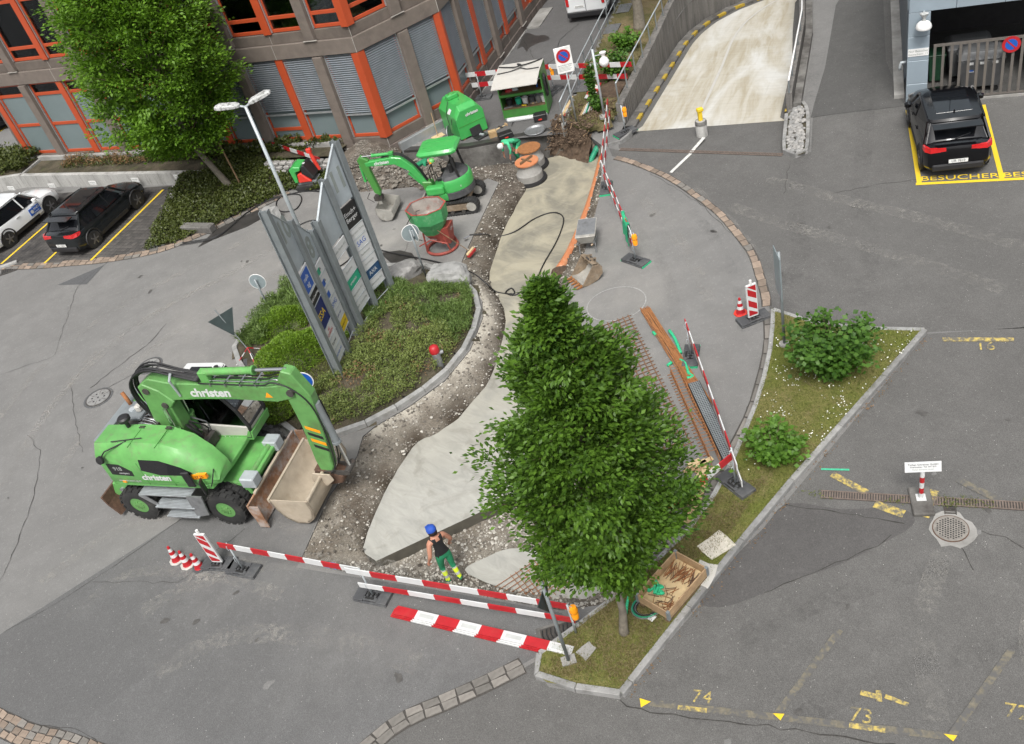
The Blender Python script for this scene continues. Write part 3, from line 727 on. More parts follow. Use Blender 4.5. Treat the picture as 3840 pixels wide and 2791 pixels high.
# drain channel across the top of the ramp
def channel(a, b, wdt, parent, n, nm='drain_grate', M_='iron', z=.012):
    a, b = Vector((*a[:2], 0)), Vector((*b[:2], 0)); d = (b - a); L = d.length; ang = atan2(d.y, d.x)
    MB().box((L / 2, 0, -.002), (L, wdt + .05, .02)).build('drain_frame', 'joint', parent).matrix_local = T(a.x, a.y, z - .012) @ RZ(ang)
    mb = MB()
    k = int(L / .05)
    for i in range(k): mb.box(((i + .5) * L / k, 0, .012), (L / k * .55, wdt, .01))
    mb.bx(0, L, -wdt / 2 - .02, -wdt / 2, .005, .02); mb.bx(0, L, wdt / 2, wdt / 2 + .02, .005, .02)
    mb.build(nm, M_, parent).matrix_local = T(a.x, a.y, z) @ RZ(ang)
channel((5.96,29.59,0), (10.39,25.93,0), .12, road, 0, M_='drain_iron')
channel((5.38,12.4,0), (8.92,10.54,0), .17, road, 0, M_='drain_iron')
channel((7.49,11.2,0), (7.38,10.98,0), .18, road, 0)

# ---- road markings (painted sheets)
LZ = [.013]
def line(a, b, wdt, m='yellow', z=None, nm='painted_line'):
    LZ[0] += .0004; z = z or LZ[0]
    a, b = Vector(a[:2]), Vector(b[:2]); d = (b - a).normalized(); n2 = Vector((-d.y, d.x)) * wdt / 2
    return MB().add([(*(a - n2), z), (*(b - n2), z), (*(b + n2), z), (*(a + n2), z)], [(0, 1, 2, 3)]).build(nm, m, road)
def glyphs(s, size, px0, px1, m, sx=1):
    """painted characters whose baseline runs from px0 to px1"""
    a, b = Vector(px0), Vector(px1); d = b - a
    return text(s, size, m, road, frame(((a.x + b.x) / 2, (a.y + b.y) / 2, .014), (d.x, d.y, 0)), 'painted_letters', sx=sx)
# ================================================================ markings
line((14.8,26.29,0), (12.86,22.05,0), .13); line((16.72,25.23,0), (14.74,21.04,0), .13); line((12.8,22.15,0), (15.59,20.66,0), .13)
glyphs('BESUCHER', .36, (13.37,22.14,0), (14.49,21.52,0), 'yellow', 1.2)
glyphs('BESUCHER', .36, (15.27,21.09,0), (16.33,20.52,0), 'yellow', 1.2)
line((-18.51,35.92,0), (-16.8,39.11,0), .11, z=.032); line((-16.42,34.73,0), (-15.96,35.64,0), .11, z=.032); line((-14.31,33.72,0), (-11.91,38.32,0), .11, z=.032)
line((-21.61,47.58,0), (-20.67,49.91,0), .12); line((-23.03,53.07,0), (-22.76,53.64,0), .12)
line((9.92,15.7,0), (11.24,15.01,0), .14, 'yellow_faded')
glyphs('16', .42, (10.48,15.13,0), (10.71,15.01,0), 'yellow_faded')
line((0.47,9.12,0), (5.03,6.93,0), .13, 'yellow_ghost'); line((1.05,8.81,0), (1.51,8.59,0), .09, 'yellow_faded'); line((3.64,7.6,0), (4.14,7.34,0), .1, 'yellow_faded')
line((2.63,8.16,0), (4.31,9.32,0), .12, 'yellow_ghost'); line((5.03,6.93,0), (6.75,8.01,0), .12, 'yellow_ghost')
for a_, b_, c_ in (((0.46,9.19,0), (0.63,9.06,0), (0.43,9.01,0)), ((2.55,8.18,0), (2.73,8.11,0), (2.62,8.02,0)), ((4.95,7,0), (5.13,6.91,0), (5.02,6.84,0))):
    MB().add([(p[0], p[1], .031) for p in (a_, c_, b_)], [(0, 1, 2)]).build('bay_corner_mark', 'yellow', road)
glyphs('74', .36, (1.39,8.92,0), (1.64,8.79,0), 'yellow_faded'); glyphs('73', .38, (3.78,7.75,0), (4.01,7.62,0), 'yellow_faded')
glyphs('72', .38, (6.07,7.06,0), (6.32,6.91,0), 'yellow_faded')
line((4.08,8.08,0), (4.31,7.91,0), .1, 'yellow_faded'); line((4.37,8.02,0), (4.29,7.83,0), .09, 'yellow_faded'); line((4.42,7.89,0), (4.69,7.63,0), .08, 'yellow_faded')
line((5.82,12.82,0), (6.22,12.09,0), .16, 'yellow_faded'); line((6.22,11.76,0), (6.6,11.31,0), .2, 'yellow_faded'); line((7.41,11.66,0), (6.89,11.12,0), .22, 'yellow_faded'); line((7.96,11.73,0), (8.37,10.95,0), .16, 'yellow_ghost')
line((5.68,13.03,0), (6.19,12.79,0), .05, 'spray_green')
line((6.96,26.96,0), (7.94,27.79,0), .11, 'white_line'); line((7.95,27.83,0), (8.7,28.59,0), .12, 'white_line')
CH = [(3.35 + .82 * cos(i * pi / 20), 20.9 + .6 * sin(i * pi / 20) * 1.25) for i in range(41)]
strip(MB(), [(3.35 + (p[0] - 3.35) * 1.04, 20.9 + (p[1] - 20.9) * 1.04) for p in CH], CH, .012).build('chalk_ring', 'chalk', road)
for c in ((-5.35, 14.75), (-5.25, 14.45), (-4.75, 13.75)):
    MB().prism([(c[0] + rnd(.1, .22) * cos(k * pi / 4), c[1] + rnd(.06, .14) * sin(k * pi / 4)) for k in range(8)], 0, .002).build('spray_mark', 'spray_blue', road).location.z = terrain_z(c) + .05

# ================================================================ planted island with the signs
ISL = smooth_line([p[:2] for p in [(-4.97,18.97,0),(-3.85,19.05,0),(-2.94,19.42,0),(-1.85,20.03,0),(-1,21.01,0),(-.45,22.28,0),(-.35,23.06,0),(-.5,24.08,0),(-1.25,25.27,0),(-1.72,25.88,0),(-2.75,26.42,0),(-4.37,27.19,0),(-6.1,27.02,0),(-7.3,25.64,0),(-7.97,24.48,0),(-7.34,22.43,0),(-6.75,20.79,0),(-6.09,19.61,0),(-5.47,18.96,0)]], 4, True)
isl = MB().add(*[(lambda v, f: ([(p[0], p[1], .12 + .22 * min(1, dist_poly(p, ISL) / 1.2)) for p in v], f))(*tess([ISL], .1))][0]).build('planted_island', 'bed', kind='structure')
isl.data.materials[0] = M['bed']
def bed_z(p): return .1 + .3 * min(1, dist_poly(p, ISL) / 1.5)
mbx = MB(); st = .4; ix = {}
for i in range(30):
    for j in range(30):
        p = (-9 + i * st, 18 + j * st)
        if inside(p, ISL) or dist_poly(p, ISL) < .3:
            ix[i, j] = len(mbx.v); mbx.v.append((p[0], p[1], bed_z(p) if inside(p, ISL) and dist_poly(p, ISL) > .05 else -.06))
for (i, j), a in ix.items():
    q = [ix.get((i + 1, j)), ix.get((i + 1, j + 1)), ix.get((i, j + 1))]
    if None not in q: mbx.f.append((a, *q)); mbx.mi.append(0)
isl.data = mbx.mesh('planted_island', 'bed')
kerb(ISL + [ISL[0]], .16, -.16, .15, isl, 'kerb_light', .9)

# ================================================================ grass triangle on the right
TRI = [p[:2] for p in [(6.93,18.51,0),(7.15,18.22,0),(7.57,17.54,0),(7.96,17.11,0),(9.7,16.1,0),(4.22,12.4,0),(0.16,9.35,0),(-1.08,10,0),(-1.24,10.22,0),(-1.24,10.46,0),(-1.1,10.67,0),(-.43,10.94,0),(0.61,11.39,0),(1.5,11.85,0),(2.3,12.3,0),(3.03,12.83,0),(3.87,13.71,0),(5.04,15.18,0),(5.62,16.02,0),(6.16,16.9,0),(6.57,17.7,0)]]
tri = MB().add(*tess([TRI], .115)).build('grass_island', 'turf', kind='structure')
kerb([TRI[4], TRI[5], TRI[6]], .13, -.05, .14, tri, 'kerb', 1.9)
kerb(TRI[6:11], .13, -.05, .14, tri, 'kerb', .85)
kerb(TRI[0:5], .11, -.05, .135, tri, 'kerb_light', 1.3)
kerb(TRI[10:] + [TRI[0]], .11, -.4, .13, tri, 'kerb_light', 1.0)

# ================================================================ parking bays with pavers, planter wall, ivy slope
PAV = [p[:2] for p in [(-19.07,36.03,0),(-18.54,35.77,0),(-16.46,34.67,0),(-15.23,34.14,0),(-13.83,33.54,0),(-12.02,33.02,0),(-11.67,34.54,0),(-11.28,35.51,0),(-11.01,36.81,0),(-10.7,38.05,0),(-17.07,41.5,0),(-20.55,43.51,0),(-21.48,44.05,0)]]
pav = MB().add(*tess([PAV], .006)).build('paved_bays', 'joint', kind='structure')
PM = MB().bx(-.098, .098, -.098, .098, 0, .02).mesh('paver', 'paver')
du = Vector((-.853, .522)).normalized(); dv = Vector((.522, .853)) ; pl = []
for i in range(-60, 60):
    for j in range(-40, 45):
        c = Vector((-14.5, 37.6)) + du * i * .206 + dv * (j * .206 + (i % 2) * .0)
        if inside(c, PAV) and dist_poly(c, PAV) > .1: pl.append(c)
pl.sort(key=lambda c: c.length)
ra = atan2(du.y, du.x)
for c in pl[:300]: lay('paver', PM, pav, (c.x, c.y, .007 + rnd(0, .004)), ra)
mb = MB()
for c in pl[300:]: mb.bx(-.098, .098, -.098, .098, 0, .02, T(c.x, c.y, .007 + rnd(0, .004)) @ RZ(ra))
mb.build('paver_field', 'paver', pav, kind='stuff')
pw = thing('planter_wall', 'low streaked concrete retaining wall behind the left parking bays', 'wall')
W0, W1, W2 = (-22.43,44.56,0), (-19.22,43.53,0), (-10.7,38.05,0)
mb = MB()
def wallseg(mb, a, b, t, z0, z1, z1b=None):
    a, b = Vector(a[:2]), Vector(b[:2]); d = (b - a).normalized(); n2 = Vector((-d.y, d.x)) * t; z1b = z1 if z1b is None else z1b
    mb.add([(*a, z0), (*b, z0), (*(b + n2), z0), (*(a + n2), z0), (*a, z1), (*b, z1b), (*(b + n2), z1b), (*(a + n2), z1)], [(3, 2, 1, 0), (4, 5, 6, 7), (0, 1, 5, 4), (1, 2, 6, 5), (2, 3, 7, 6), (3, 0, 4, 7)])
w2d = (Vector(W2) - Vector(W1)).normalized()
WE = Vector(W2) + w2d * .9
wallseg(mb, W1, WE, .22, -.1, .62, .56); mb.build('wall_face', 'wall_light', pw, bev=.01)
mb = MB(); wallseg(mb, W0, (W1[0], W1[1]), .22, -.1, .72, .66); mb.build('wall_face', 'wall_light', pw, bev=.01)
mb = MB(); wallseg(mb, (W1[0], W1[1]), (W1[0] + 1.25, W1[1] + 2.4), .15, -.1, .62, .68); mb.build('wall_return', 'wall_light', pw, bev=.01)
ang = atan2(w2d.y, w2d.x)
for i, (fx, fy, t1, t2) in enumerate(((62, 692, 'Besucher', 'Gewerbestr. 8'), (214, 684, 'Besucher', 'Gewerbestr. 10'), (367, 674, 'Besucher', 'Gewerbestr. 10'), (526, 664, 'Besucher', 'Gewerbestr. 10'), (691, 654, 'Besucher', 'Gewerbestr. 10'))):
    s_ = [-.6, .0, 0, 0, 0][i]
    base = [(-19.58,42.87,0), (-17.35,41.64,0), (-15.2,40.45,0), (-13.08,39.31,0), (-11.04,38.23,0)][i]
    sg = thing('parking_sign', ['small white sign on the planter wall left of the white car', 'small white sign on the planter wall above the white car bonnet', 'small white sign on the planter wall between the two parked cars', 'small white sign on the planter wall above the dark car bonnet', 'small white sign at the right end of the planter wall'][i], 'sign', (base[0], base[1], .42), ang, 'visitor signs along the planter wall')
    MB().bx(-.21, .21, -.03, -.012, -.1, .1).build('board', 'white', sg)
    text(t1, .09, 'grey_txt', sg, frame((0, -.032, .035), (1, 0, 0), (0, -1, 0)))
    text(t2, .07, 'grey_txt', sg, frame((0, -.032, -.045), (1, 0, 0), (0, -1, 0)))
for a_, b_, h_ in (((-10.7,38.05,0), (-11.1,37.24,0), .5), ((-11.1,37.24,0), (-11.18,36.73,0), .42), ((-11.29,35.85,0), (-11.38,35.58,0), .32), ((-11.01,36.81,0), (-11.29,35.61,0), .36), ((-11.34,35.48,0), (-11.72,34.53,0), .2)):
    mb = MB(); wallseg(mb, a_, b_, -.12, -.1, h_, h_ - .04); mb.build('stepped_edging', 'wall_light', pw, bev=.008)
# soil bed between wall and building, and ivy slope falling to the road
BED = [(W1[0] + .1, W1[1] + .2), (W1[0] + 1.3, W1[1] + 2.3), (-17.5, 44.6), (-3.5, 36.0), (-4.3, 35.2), (-9.0, 38.2), (WE.x, WE.y + .2)]
MB().add(*tess([BED], .55)).build('soil_bed', 'bed', kind='structure')
MB().add(*tess([[(W0[0], W0[1] + .2), (W1[0], W1[1] + .2), (W1[0] + 1.2, W1[1] + 2.4), (-19.2, 46.5), (-24, 49)]], .68)).build('soil_bed', 'bed', kind='structure')
SLP = [p[:2] for p in [(-12.03,33.07,0),(-11.66,34.49,0),(-11.28,35.51,0),(-11.01,36.81,0),(-10.71,38.13,0)]] + [(WE.x, WE.y), (-9.0, 38.3), (-4.4, 35.3), (-3.6, 34.3)] + [p[:2] for p in [(-3.84,34.93,0),(-3.66,32.66,0)]] + [p[:2] for p in [(-4.71,33.36,0),(-6.22,34.48,0),(-7.2,34.08,0),(-9.39,33.33,0),(-10.13,33.13,0),(-11,32.97,0)]]
def slope_z(p):
    d = dist_poly(p, SLP[9:] + SLP[:1], False)
    return .05 + .5 * min(1, d / 3.2)
mbx = MB(); ix = {}
for i in range(45):
    for j in range(45):
        p = (-13.2 + i * .25, 29.5 + j * .25)
        if inside(p, SLP): ix[i, j] = len(mbx.v); mbx.v.append((*p, slope_z(p)))
for (i, j), a in ix.items():
    q = [ix.get((i + 1, j)), ix.get((i + 1, j + 1)), ix.get((i, j + 1))]
    if None not in q: mbx.f.append((a, *q)); mbx.mi.append(0)
mbx.build('ivy_bank', 'bed', smooth=True, kind='structure')
# dry stone courses and boulders at the foot of the building
dsw = thing('dry_stone_edging', 'rough stacked stone edging below the office plinth', 'wall')
for r_ in range(3):
    for k in range(9):
        c = Vector((-6.9, 36.2)) + Vector((.85, -.52)) * (k * .36 + (r_ % 2) * .15)
        MB().box((0, 0, 0), (rnd(.26, .35), rnd(.2, .3), rnd(.13, .17))).build('stone', 'stone_gr', dsw, bev=.03).matrix_local = T(c.x, c.y - r_ * .06, .62 - r_ * .15) @ RZ(-.55 + rnd(-.1, .1))
def boulder(loc, size, label, m='boulder', rz=0, seed=0):
    bm = bmesh.new(); bmesh.ops.create_icosphere(bm, subdivisions=3, radius=1)
    for v in bm.verts:
        k = 1 + .35 * noise.noise(v.co * 1.3 + Vector((seed, 0, 0))) + .12 * noise.noise(v.co * 3.1 + Vector((0, seed, 0)))
        v.co = Vector((max(-.85, min(.85, v.co.x * k)) * size[0], max(-.8, min(.85, v.co.y * k)) * size[1], max(-.5, min(.75, v.co.z * k)) * size[2]))
    me = bpy.data.meshes.new('boulder'); bm.to_mesh(me); bm.free(); me.materials.append(M[m])
    o = bpy.data.objects.new('boulder', me); COL.objects.link(o); o.location = loc; o.rotation_euler = (0, 0, rz)
    return tag(o, label, 'boulder', 'boulders in the planting')
boulder((-.95, 24.25, .4), (.75, .45, .45), 'large pale grey boulder at the top of the planted island', rz=-.3)
boulder((-2.3, 25.3, .35), (.6, .45, .38), 'brownish boulder behind the sign pylons', 'stone_gr', .5, 4)
boulder((-6.9, 32.4, .15), (.42, .36, .5), 'upright grey boulder below the ivy bank behind the lamp post', 'boulder', .2, 9)
boulder((-3.15, 25.6, .35), (.5, .35, .3), 'dark rounded boulder just behind the sign pylons', 'stone_gr', .1, 2)
slabst = thing('kerb_slab', 'dark stone slab set in the ivy bank beside the road', 'slab', (-9.87,33.37,0), -.58)
MB().bx(-.75, .75, -.18, .18, 0, .3).build('block', 'concrete_dark', slabst, bev=.03)

# ================================================================ ramp down to the garage
mb = MB()
def ramp_pt(t, i, LL, RR):
    a, b = LL[i], RR[i]; x, y = a[0] + (b[0] - a[0]) * t, a[1] + (b[1] - a[1]) * t
    return (x, y, ramp_z((x, y)))
RL_, RR_ = resample([Vector((*p, 0)) for p in RAMP_L], .2), resample([Vector((*p, 0)) for p in RAMP_R], .2)
K = 48
LL = [RL_[round(i * (len(RL_) - 1) / K)] for i in range(K + 1)]; RR = [RR_[round(i * (len(RR_) - 1) / K)] for i in range(K + 1)]
DASH = RAMP_L[2:]
c0, c1 = Vector((6.87,30.88,-.16)[:2]), Vector((11.62,28.54,-.28)[:2]); cn = Vector((-(c1 - c0).y, (c1 - c0).x)).normalized()
vs_, fs_, mi_ = [], [], []
for i in range(K + 1): vs_ += [ramp_pt(j / 16, i, LL, RR) for j in range(17)]
for i in range(K):
    for j in range(16): fs_.append((i * 17 + j, i * 17 + j + 1, (i + 1) * 17 + j + 1, (i + 1) * 17 + j)); mi_.append(0)
mb = MB(); mb.v, mb.f, mb.mi = vs_, fs_, mi_
ramp = mb.build('garage_ramp', ['asphalt_lot'], kind='structure')
# pale concrete lane laid on it
L2 = [p for p in offset_line([tuple(p) for p in RL_], -.62)]; R2 = [p for p in offset_line([tuple(p) for p in RR_], .3)]
cl = [p for p in L2 if (Vector(p) - c0).dot(cn) > 0]; cr = [p for p in R2 if (Vector(p) - c0).dot(cn) > 0]
cl.insert(0, (c0.x, c0.y)); cr.insert(0, (c1.x, c1.y))
def curve_resample(P, n):
    q = resample([Vector((*p, 0)) for p in P], sum((Vector(a) - Vector(b)).length for a, b in zip(P, P[1:])) / n * .9999); return q[:n + 1]
cl, cr = curve_resample(cl, 40), curve_resample(cr, 40)
mb = MB()
for i in range(41): mb.v += [(cl[i].x + (cr[i].x - cl[i].x) * j / 8, cl[i].y + (cr[i].y - cl[i].y) * j / 8, ramp_z((cl[i].x + (cr[i].x - cl[i].x) * j / 8, cl[i].y + (cr[i].y - cl[i].y) * j / 8)) + .012) for j in range(9)]
for i in range(40):
    for j in range(8): mb.f.append((i * 9 + j, i * 9 + j + 1, (i + 1) * 9 + j + 1, (i + 1) * 9 + j)); mb.mi.append(0)
mb.build('ramp_lane', 'ramp_concrete', kind='structure', smooth=True)
# worn centre line on the ramp
wl_ = [(cl[i].x + (cr[i].x - cl[i].x) * .4, cl[i].y + (cr[i].y - cl[i].y) * .4) for i in range(36)]
strip(MB(), offset_line(wl_, -.05), offset_line(wl_, .05), lambda p: ramp_z(p) + .02).build('painted_line', 'cream', ramp)
# kerb with yellow and black blocks along both sides
ke = offset_line([tuple(p) for p in RL_], -.4)
ki = [i for i in range(len(ke)) if i > 8]
rk = MB()
for i in ki[:-1]:
    a, b = RL_[i], RL_[i + 1]; c, d = ke[i], ke[i + 1]
    za, zb = ramp_z(ke[i]), ramp_z(ke[i + 1])
    rk.add([(a.x, a.y, za + .12), (b.x, b.y, zb + .12), (d[0], d[1], zb + .12), (c[0], c[1], za + .12), (d[0], d[1], zb), (c[0], c[1], za)], [(0, 3, 2, 1), (3, 5, 4, 2)])
rk.build('ramp_kerb', 'concrete_dark', ramp)
def kblock(p, q, n_in, z0, z1):
    mb = MB(); a, b = Vector(p[:2]), Vector(q[:2]); d = (b - a).normalized(); n2 = Vector((d.y, -d.x)) * n_in
    mb.add([(*a, z0 + .135), (*b, z1 + .135), (*(b + n2), z1 + .135), (*(a + n2), z0 + .135), (*(b + n2), z1 + .02), (*(a + n2), z0 + .02)], [(0, 3, 2, 1), (3, 5, 4, 2)])
    return mb.build('kerb_marking', 'kerb_yellow', ramp)
pos = 12
while pos < len(ke) - 8 and pos < 95:
    p, q = offset_line(ke, .12)[pos], offset_line(ke, .12)[pos + 3]
    kblock(p, q, .13, ramp_z(p), ramp_z(q)); pos += 7
# retaining wall left of the ramp
rw = thing('ramp_wall', 'tall stained concrete retaining wall curving along the garage ramp', 'wall')
WP = RAMP_L[3:]
def thick_wall(P, t, zb, zt, m, name, parent):
    mb = MB(); A = [p[:2] for p in P]; B = offset_line(A, t); n = len(A)
    f_ = lambda z, p: z(p) if callable(z) else z
    mb.add([(*p, f_(zb, p)) for p in A] + [(*p, f_(zt, p)) for p in A] + [(*p, f_(zt, p)) for p in B] + [(*p, f_(zb, p)) for p in B],
           [(i, i + 1, n + i + 1, n + i) for i in range(n - 1)] + [(n + i, n + i + 1, 2 * n + i + 1, 2 * n + i) for i in range(n - 1)] + [(2 * n + i, 2 * n + i + 1, 3 * n + i + 1, 3 * n + i) for i in range(n - 1)] + [(0, n, 2 * n, 3 * n), (n - 1, 4 * n - 1, 3 * n - 1, 2 * n - 1)])
    return mb.build(name, m, parent)
WPs = [tuple(p) for p in resample([Vector((*p, 0)) for p in smooth_line(WP, 4)], .3)]
thick_wall(WPs, .28, lambda p: ramp_z(p) - .2, lambda p: .72 + .05 * max(0, (p[1] - 36)) * .6, 'wall_streak', 'wall_face', rw)
# board-marked strips on the wall: shallow ribs cast into it
for k in range(0, 46):
    a = Vector((*WP[0], 0)) + (Vector((*WP[2], 0)) - Vector((*WP[0], 0))).normalized() * (.25 + k * .115)
    d = (Vector((*WP[2], 0)) - Vector((*WP[0], 0))).normalized()
    if k % 2 == 0: MB().bx(-.03, .03, -.02, .0, ramp_z(a) + .02, .7).build('cast_rib', 'wall_streak', rw).matrix_local = T(a.x + d.y * .0, a.y - d.x * .0) @ RZ(atan2(d.y, d.x))
# railing on the wall
def railing(name, label, pts, h, z0, posts, rails, m='galv', r_=.022, every=1.3):
    t = thing(name, label, 'railing')
    for zz in rails: MB().tube([(p[0], p[1], z0 + zz) for p in pts], r_, 8).build('rail', m, t, smooth=True)
    for p in resample([Vector((p[0], p[1], 0)) for p in pts], every): MB().box((p.x, p.y, z0 + h / 2), (.05, .025, h), .5).build('post', 'galv_dk', t)
    return t
railing('wall_railing', 'grey handrail on top of the ramp retaining wall', offset_line(WPs, .14)[0:38], .8, .72, 0, (.8,), r_=.028)
# wall between the ramp and the lane on the right, handrail, pebble bed at its tip
mw = thing('median_wall', 'narrow concrete wall between ramp and side lane with yellow kerb blocks', 'wall')
MWp = [(11.75, 28.75), (13.2, 31.45), (14.62, 34.1), (16.2, 37.6), (18, 41.6)]
thick_wall(MWp, -.2, lambda p: ramp_z(p) - .1, lambda p: .62, 'wall_streak', 'wall_face', mw)
thick_wall(offset_line(MWp, -.22), -.26, -.05, lambda p: .22, 'concrete_dark', 'wall_footing', mw)
railing('median_railing', 'single bright handrail on the wall right of the ramp', [(p[0] + .1, p[1] - .05) for p in MWp[:4]], .45, .62, 0, (.45,), m='white', r_=.03)
for k in range(7):
    a = Vector((*MWp[0], 0)) + (Vector((*MWp[1], 0)) - Vector((*MWp[0], 0))).normalized() * (-.1 + k * .52)
    b = a + (Vector((*MWp[1], 0)) - Vector((*MWp[0], 0))).normalized() * .26
    nn = Vector((-.88, .47, 0)) * .06
    MB().add([(*(a + nn).xy, ramp_z(a.xy) + .02), (*(b + nn).xy, ramp_z(b.xy) + .02), (*(b + nn).xy, ramp_z(b.xy) + .3), (*(a + nn).xy, ramp_z(a.xy) + .3), (*a.xy, ramp_z(a.xy) + .3), (*b.xy, ramp_z(b.xy) + .3)], [(0, 3, 2, 1), (3, 4, 5, 2)]).build('kerb_marking', 'kerb_yellow', mw)
peb = thing('pebble_planter', 'rounded kerbed strip filled with pebbles at the end of the ramp wall', 'planter')
PB = smooth_line([p[:2] for p in [(11.54,28.26,0),(11.29,27.74,0),(10.58,26.27,0),(10.48,25.88,0),(10.6,25.59,0),(10.81,25.48,0),(11.05,25.62,0),(11.64,26.8,0),(12.21,28.1,0),(12.33,28.74,0)]], 3)
MB().add(*tess([[PB[i] for i in range(len(PB))]], .1)).build('soil', 'bed', peb)
kerb(PB, .12, -.02, .16, peb, 'kerb', .5)
PBM = []
for k in range(3):
    bm = bmesh.new(); bmesh.ops.create_icosphere(bm, subdivisions=2, radius=1)
    for v in bm.verts: v.co = Vector((v.co.x * 1.2, v.co.y * .9, v.co.z * .7)) * (1 + .2 * noise.noise(v.co * 1.5 + Vector((k * 3, 0, 0))))
    me = bpy.data.meshes.new('pebble'); bm.to_mesh(me); bm.free(); me.materials.append(M['stone_gr'] if k else M['kerb']); me.polygons.foreach_set('use_smooth', [True] * len(me.polygons)); PBM.append(me)
k = 0
while k < 190:
    p = (rnd(10.4, 12.6), rnd(25.4, 28.8))
    if inside(p, PB) and dist_poly(p, PB) > .12:
        o = lay('pebble', random.choice(PBM), peb, (p[0], p[1], .13 + rnd(0, .05)), rnd(0, 6)); s_ = rnd(.045, .095); o.scale = (s_, s_, s_); k += 1
# ================================================================ planted strip between side lane and ramp wall
SK = [p[:2] for p in [(4.46,32.07,0),(5.05,33.32,0),(6.23,35.82,0),(7.43,38.19,0),(9.03,41.32,0),(10.32,43.82,0)]] + [(13.2, 46.5)]
STR = [(p[0], p[1]) for p in SK] + [(12.8, 41.9)] + offset_line([p[:2] for p in WPs], .26)[:44][::-1] + [(6.2, 31.0), (5.3, 31.25), (4.5, 32.4)]
mbx = MB(); ix = {}
for i in range(55):
    for j in range(80):
        p = (4 + i * .2, 31 + j * .2)
        if inside(p, STR): ix[i, j] = len(mbx.v); mbx.v.append((*p, .12 + .35 * min(1, max(0, (p[0] - 4.6) * .64 + (p[1] - 32.2) * .77 - .1) / 1.0) + .08 * noise.noise(Vector((p[0] * 1.5, p[1] * 1.5, 0)))))
for (i, j), a in ix.items():
    q = [ix.get((i + 1, j)), ix.get((i + 1, j + 1)), ix.get((i, j + 1))]
    if None not in q: mbx.f.append((a, *q)); mbx.mi.append(0)
stp = mbx.build('planted_strip', 'turf_dry', smooth=True, kind='structure')
thick_wall(SK, -.16, -.1, .42, 'concrete', 'edging_wall', stp)
# dug soil face under the strip, and low kerb towards the ramp
mb = MB(); vs_ = []
for k in range(25):
    t = k / 24; x, y = 4.28 + (5.35 - 4.28) * t, 32.78 + (31.1 - 32.78) * t
    for r_ in range(16):
        u_ = r_ / 15; nz = noise.noise(Vector((t * 7, u_ * 4, 2))) * .3 + noise.noise(Vector((t * 19, u_ * 11, 7))) * .12
        vs_.append((x - .62 * .75 * u_ ** 1.2 * (1) + nz * .5, y - .78 * .6 * u_ ** 1.2 + nz * .4, .42 - 1.16 * u_ + nz * .3 - .25 * t * (1 - u_)))
mb.add(vs_, [(k * 16 + r_, (k + 1) * 16 + r_, (k + 1) * 16 + r_ + 1, k * 16 + r_ + 1) for k in range(24) for r_ in range(15)])
mb.build('dug_soil_bank', 'soil', smooth=True, kind='structure')
boulder((6.9, 33.6, .45), (.9, .6, .2), 'brown soil heap with roots beside the ramp wall', 'soil', .9, 17)
rk_ = thing('root_tangle', 'thin exposed roots hanging from the dug soil bank', 'roots')
for k in range(26):
    p = Vector((rnd(4.2, 5.3), 0, 0)); p.y = 32.55 - (p.x - 4.28) * 1.45 + rnd(-.2, .15); p.z = rnd(.0, .45)
    pts = [p]
    for j in range(5): pts.append(pts[-1] + Vector((rnd(-.12, .1), rnd(-.12, .04), rnd(-.12, .05))))
    MB().tube(pts, [.012, .01, .008, .007, .005, .004], 4).build('root', 'twig' if k % 3 else 'wood', rk_)
kerb([p[:2] for p in [(5.54,30.12,0),(6.04,30.04,0),(6.61,30.46,0),(6.84,30.9,0)]], .1, -.1, .1, road, 'kerb', .6)
# concrete wall of the trench, with the lane above it
tw = thing('trench_wall', 'stained concrete foundation wall exposed along the dug trench', 'wall')
mb = MB(); mb.prism([(-1.75, 35.02), (.95, 33.5), (4.3, 32.62), (4.42, 32.95), (1.0, 33.85), (-1.6, 35.35)], -1.4, -.1); mb.build('wall_face', 'concrete_dark', tw)
mb = MB(); mb.prism([(-1.72, 35.03), (.95, 33.53), (4.28, 32.66), (4.4, 32.92), (1.0, 33.82), (-1.6, 35.32)], -.1, .006); mb.build('asphalt_edge', 'wet_asphalt', tw)
# ================================================================ office building with faceted facade
ob = thing('office_building', 'brown concrete office block with orange window frames and grey blinds', 'building')
PA, PB_, PC = Vector((-19.03, 45.67)), Vector((-1.97, 35.16)), Vector((1.23, 36.79))
A1, A2, A3 = radians(-31.636), radians(27.02), radians(61.0)
PD = PC + Vector((cos(A3), sin(A3))) * 15.5
def P3(P, a, t, out, z):   # t along the facade, out towards the street
    return (P.x + cos(a) * t + sin(a) * out, P.y + sin(a) * t - cos(a) * out, z)
def FM(P, a): return T(P.x, P.y, 0) @ RZ(a)      # local x along facade, -y outwards
SEGS = [  # origin, angle, length, columns (centres), mullions, blinds from t, extra
    (PA, A1, (PB_ - PA).length, [2.25, 6.3, 10.4, 14.5, 18.35], [4.5, 8.4, 12.45, 16.5], 8.0),
    (PB_, A2, (PC - PB_).length, [1.92], [], 0),
    (PC, A3, 15.5, [1.55, 4.7, 8.1, 11.6, 14.9], [3.05, 6.2, 9.9, 13.2], 0)]
FL0 = [(.75, 4.2, 0), (5.2, 8.45, 1), (9.45, 12.4, 2)]      # sill, head of each storey
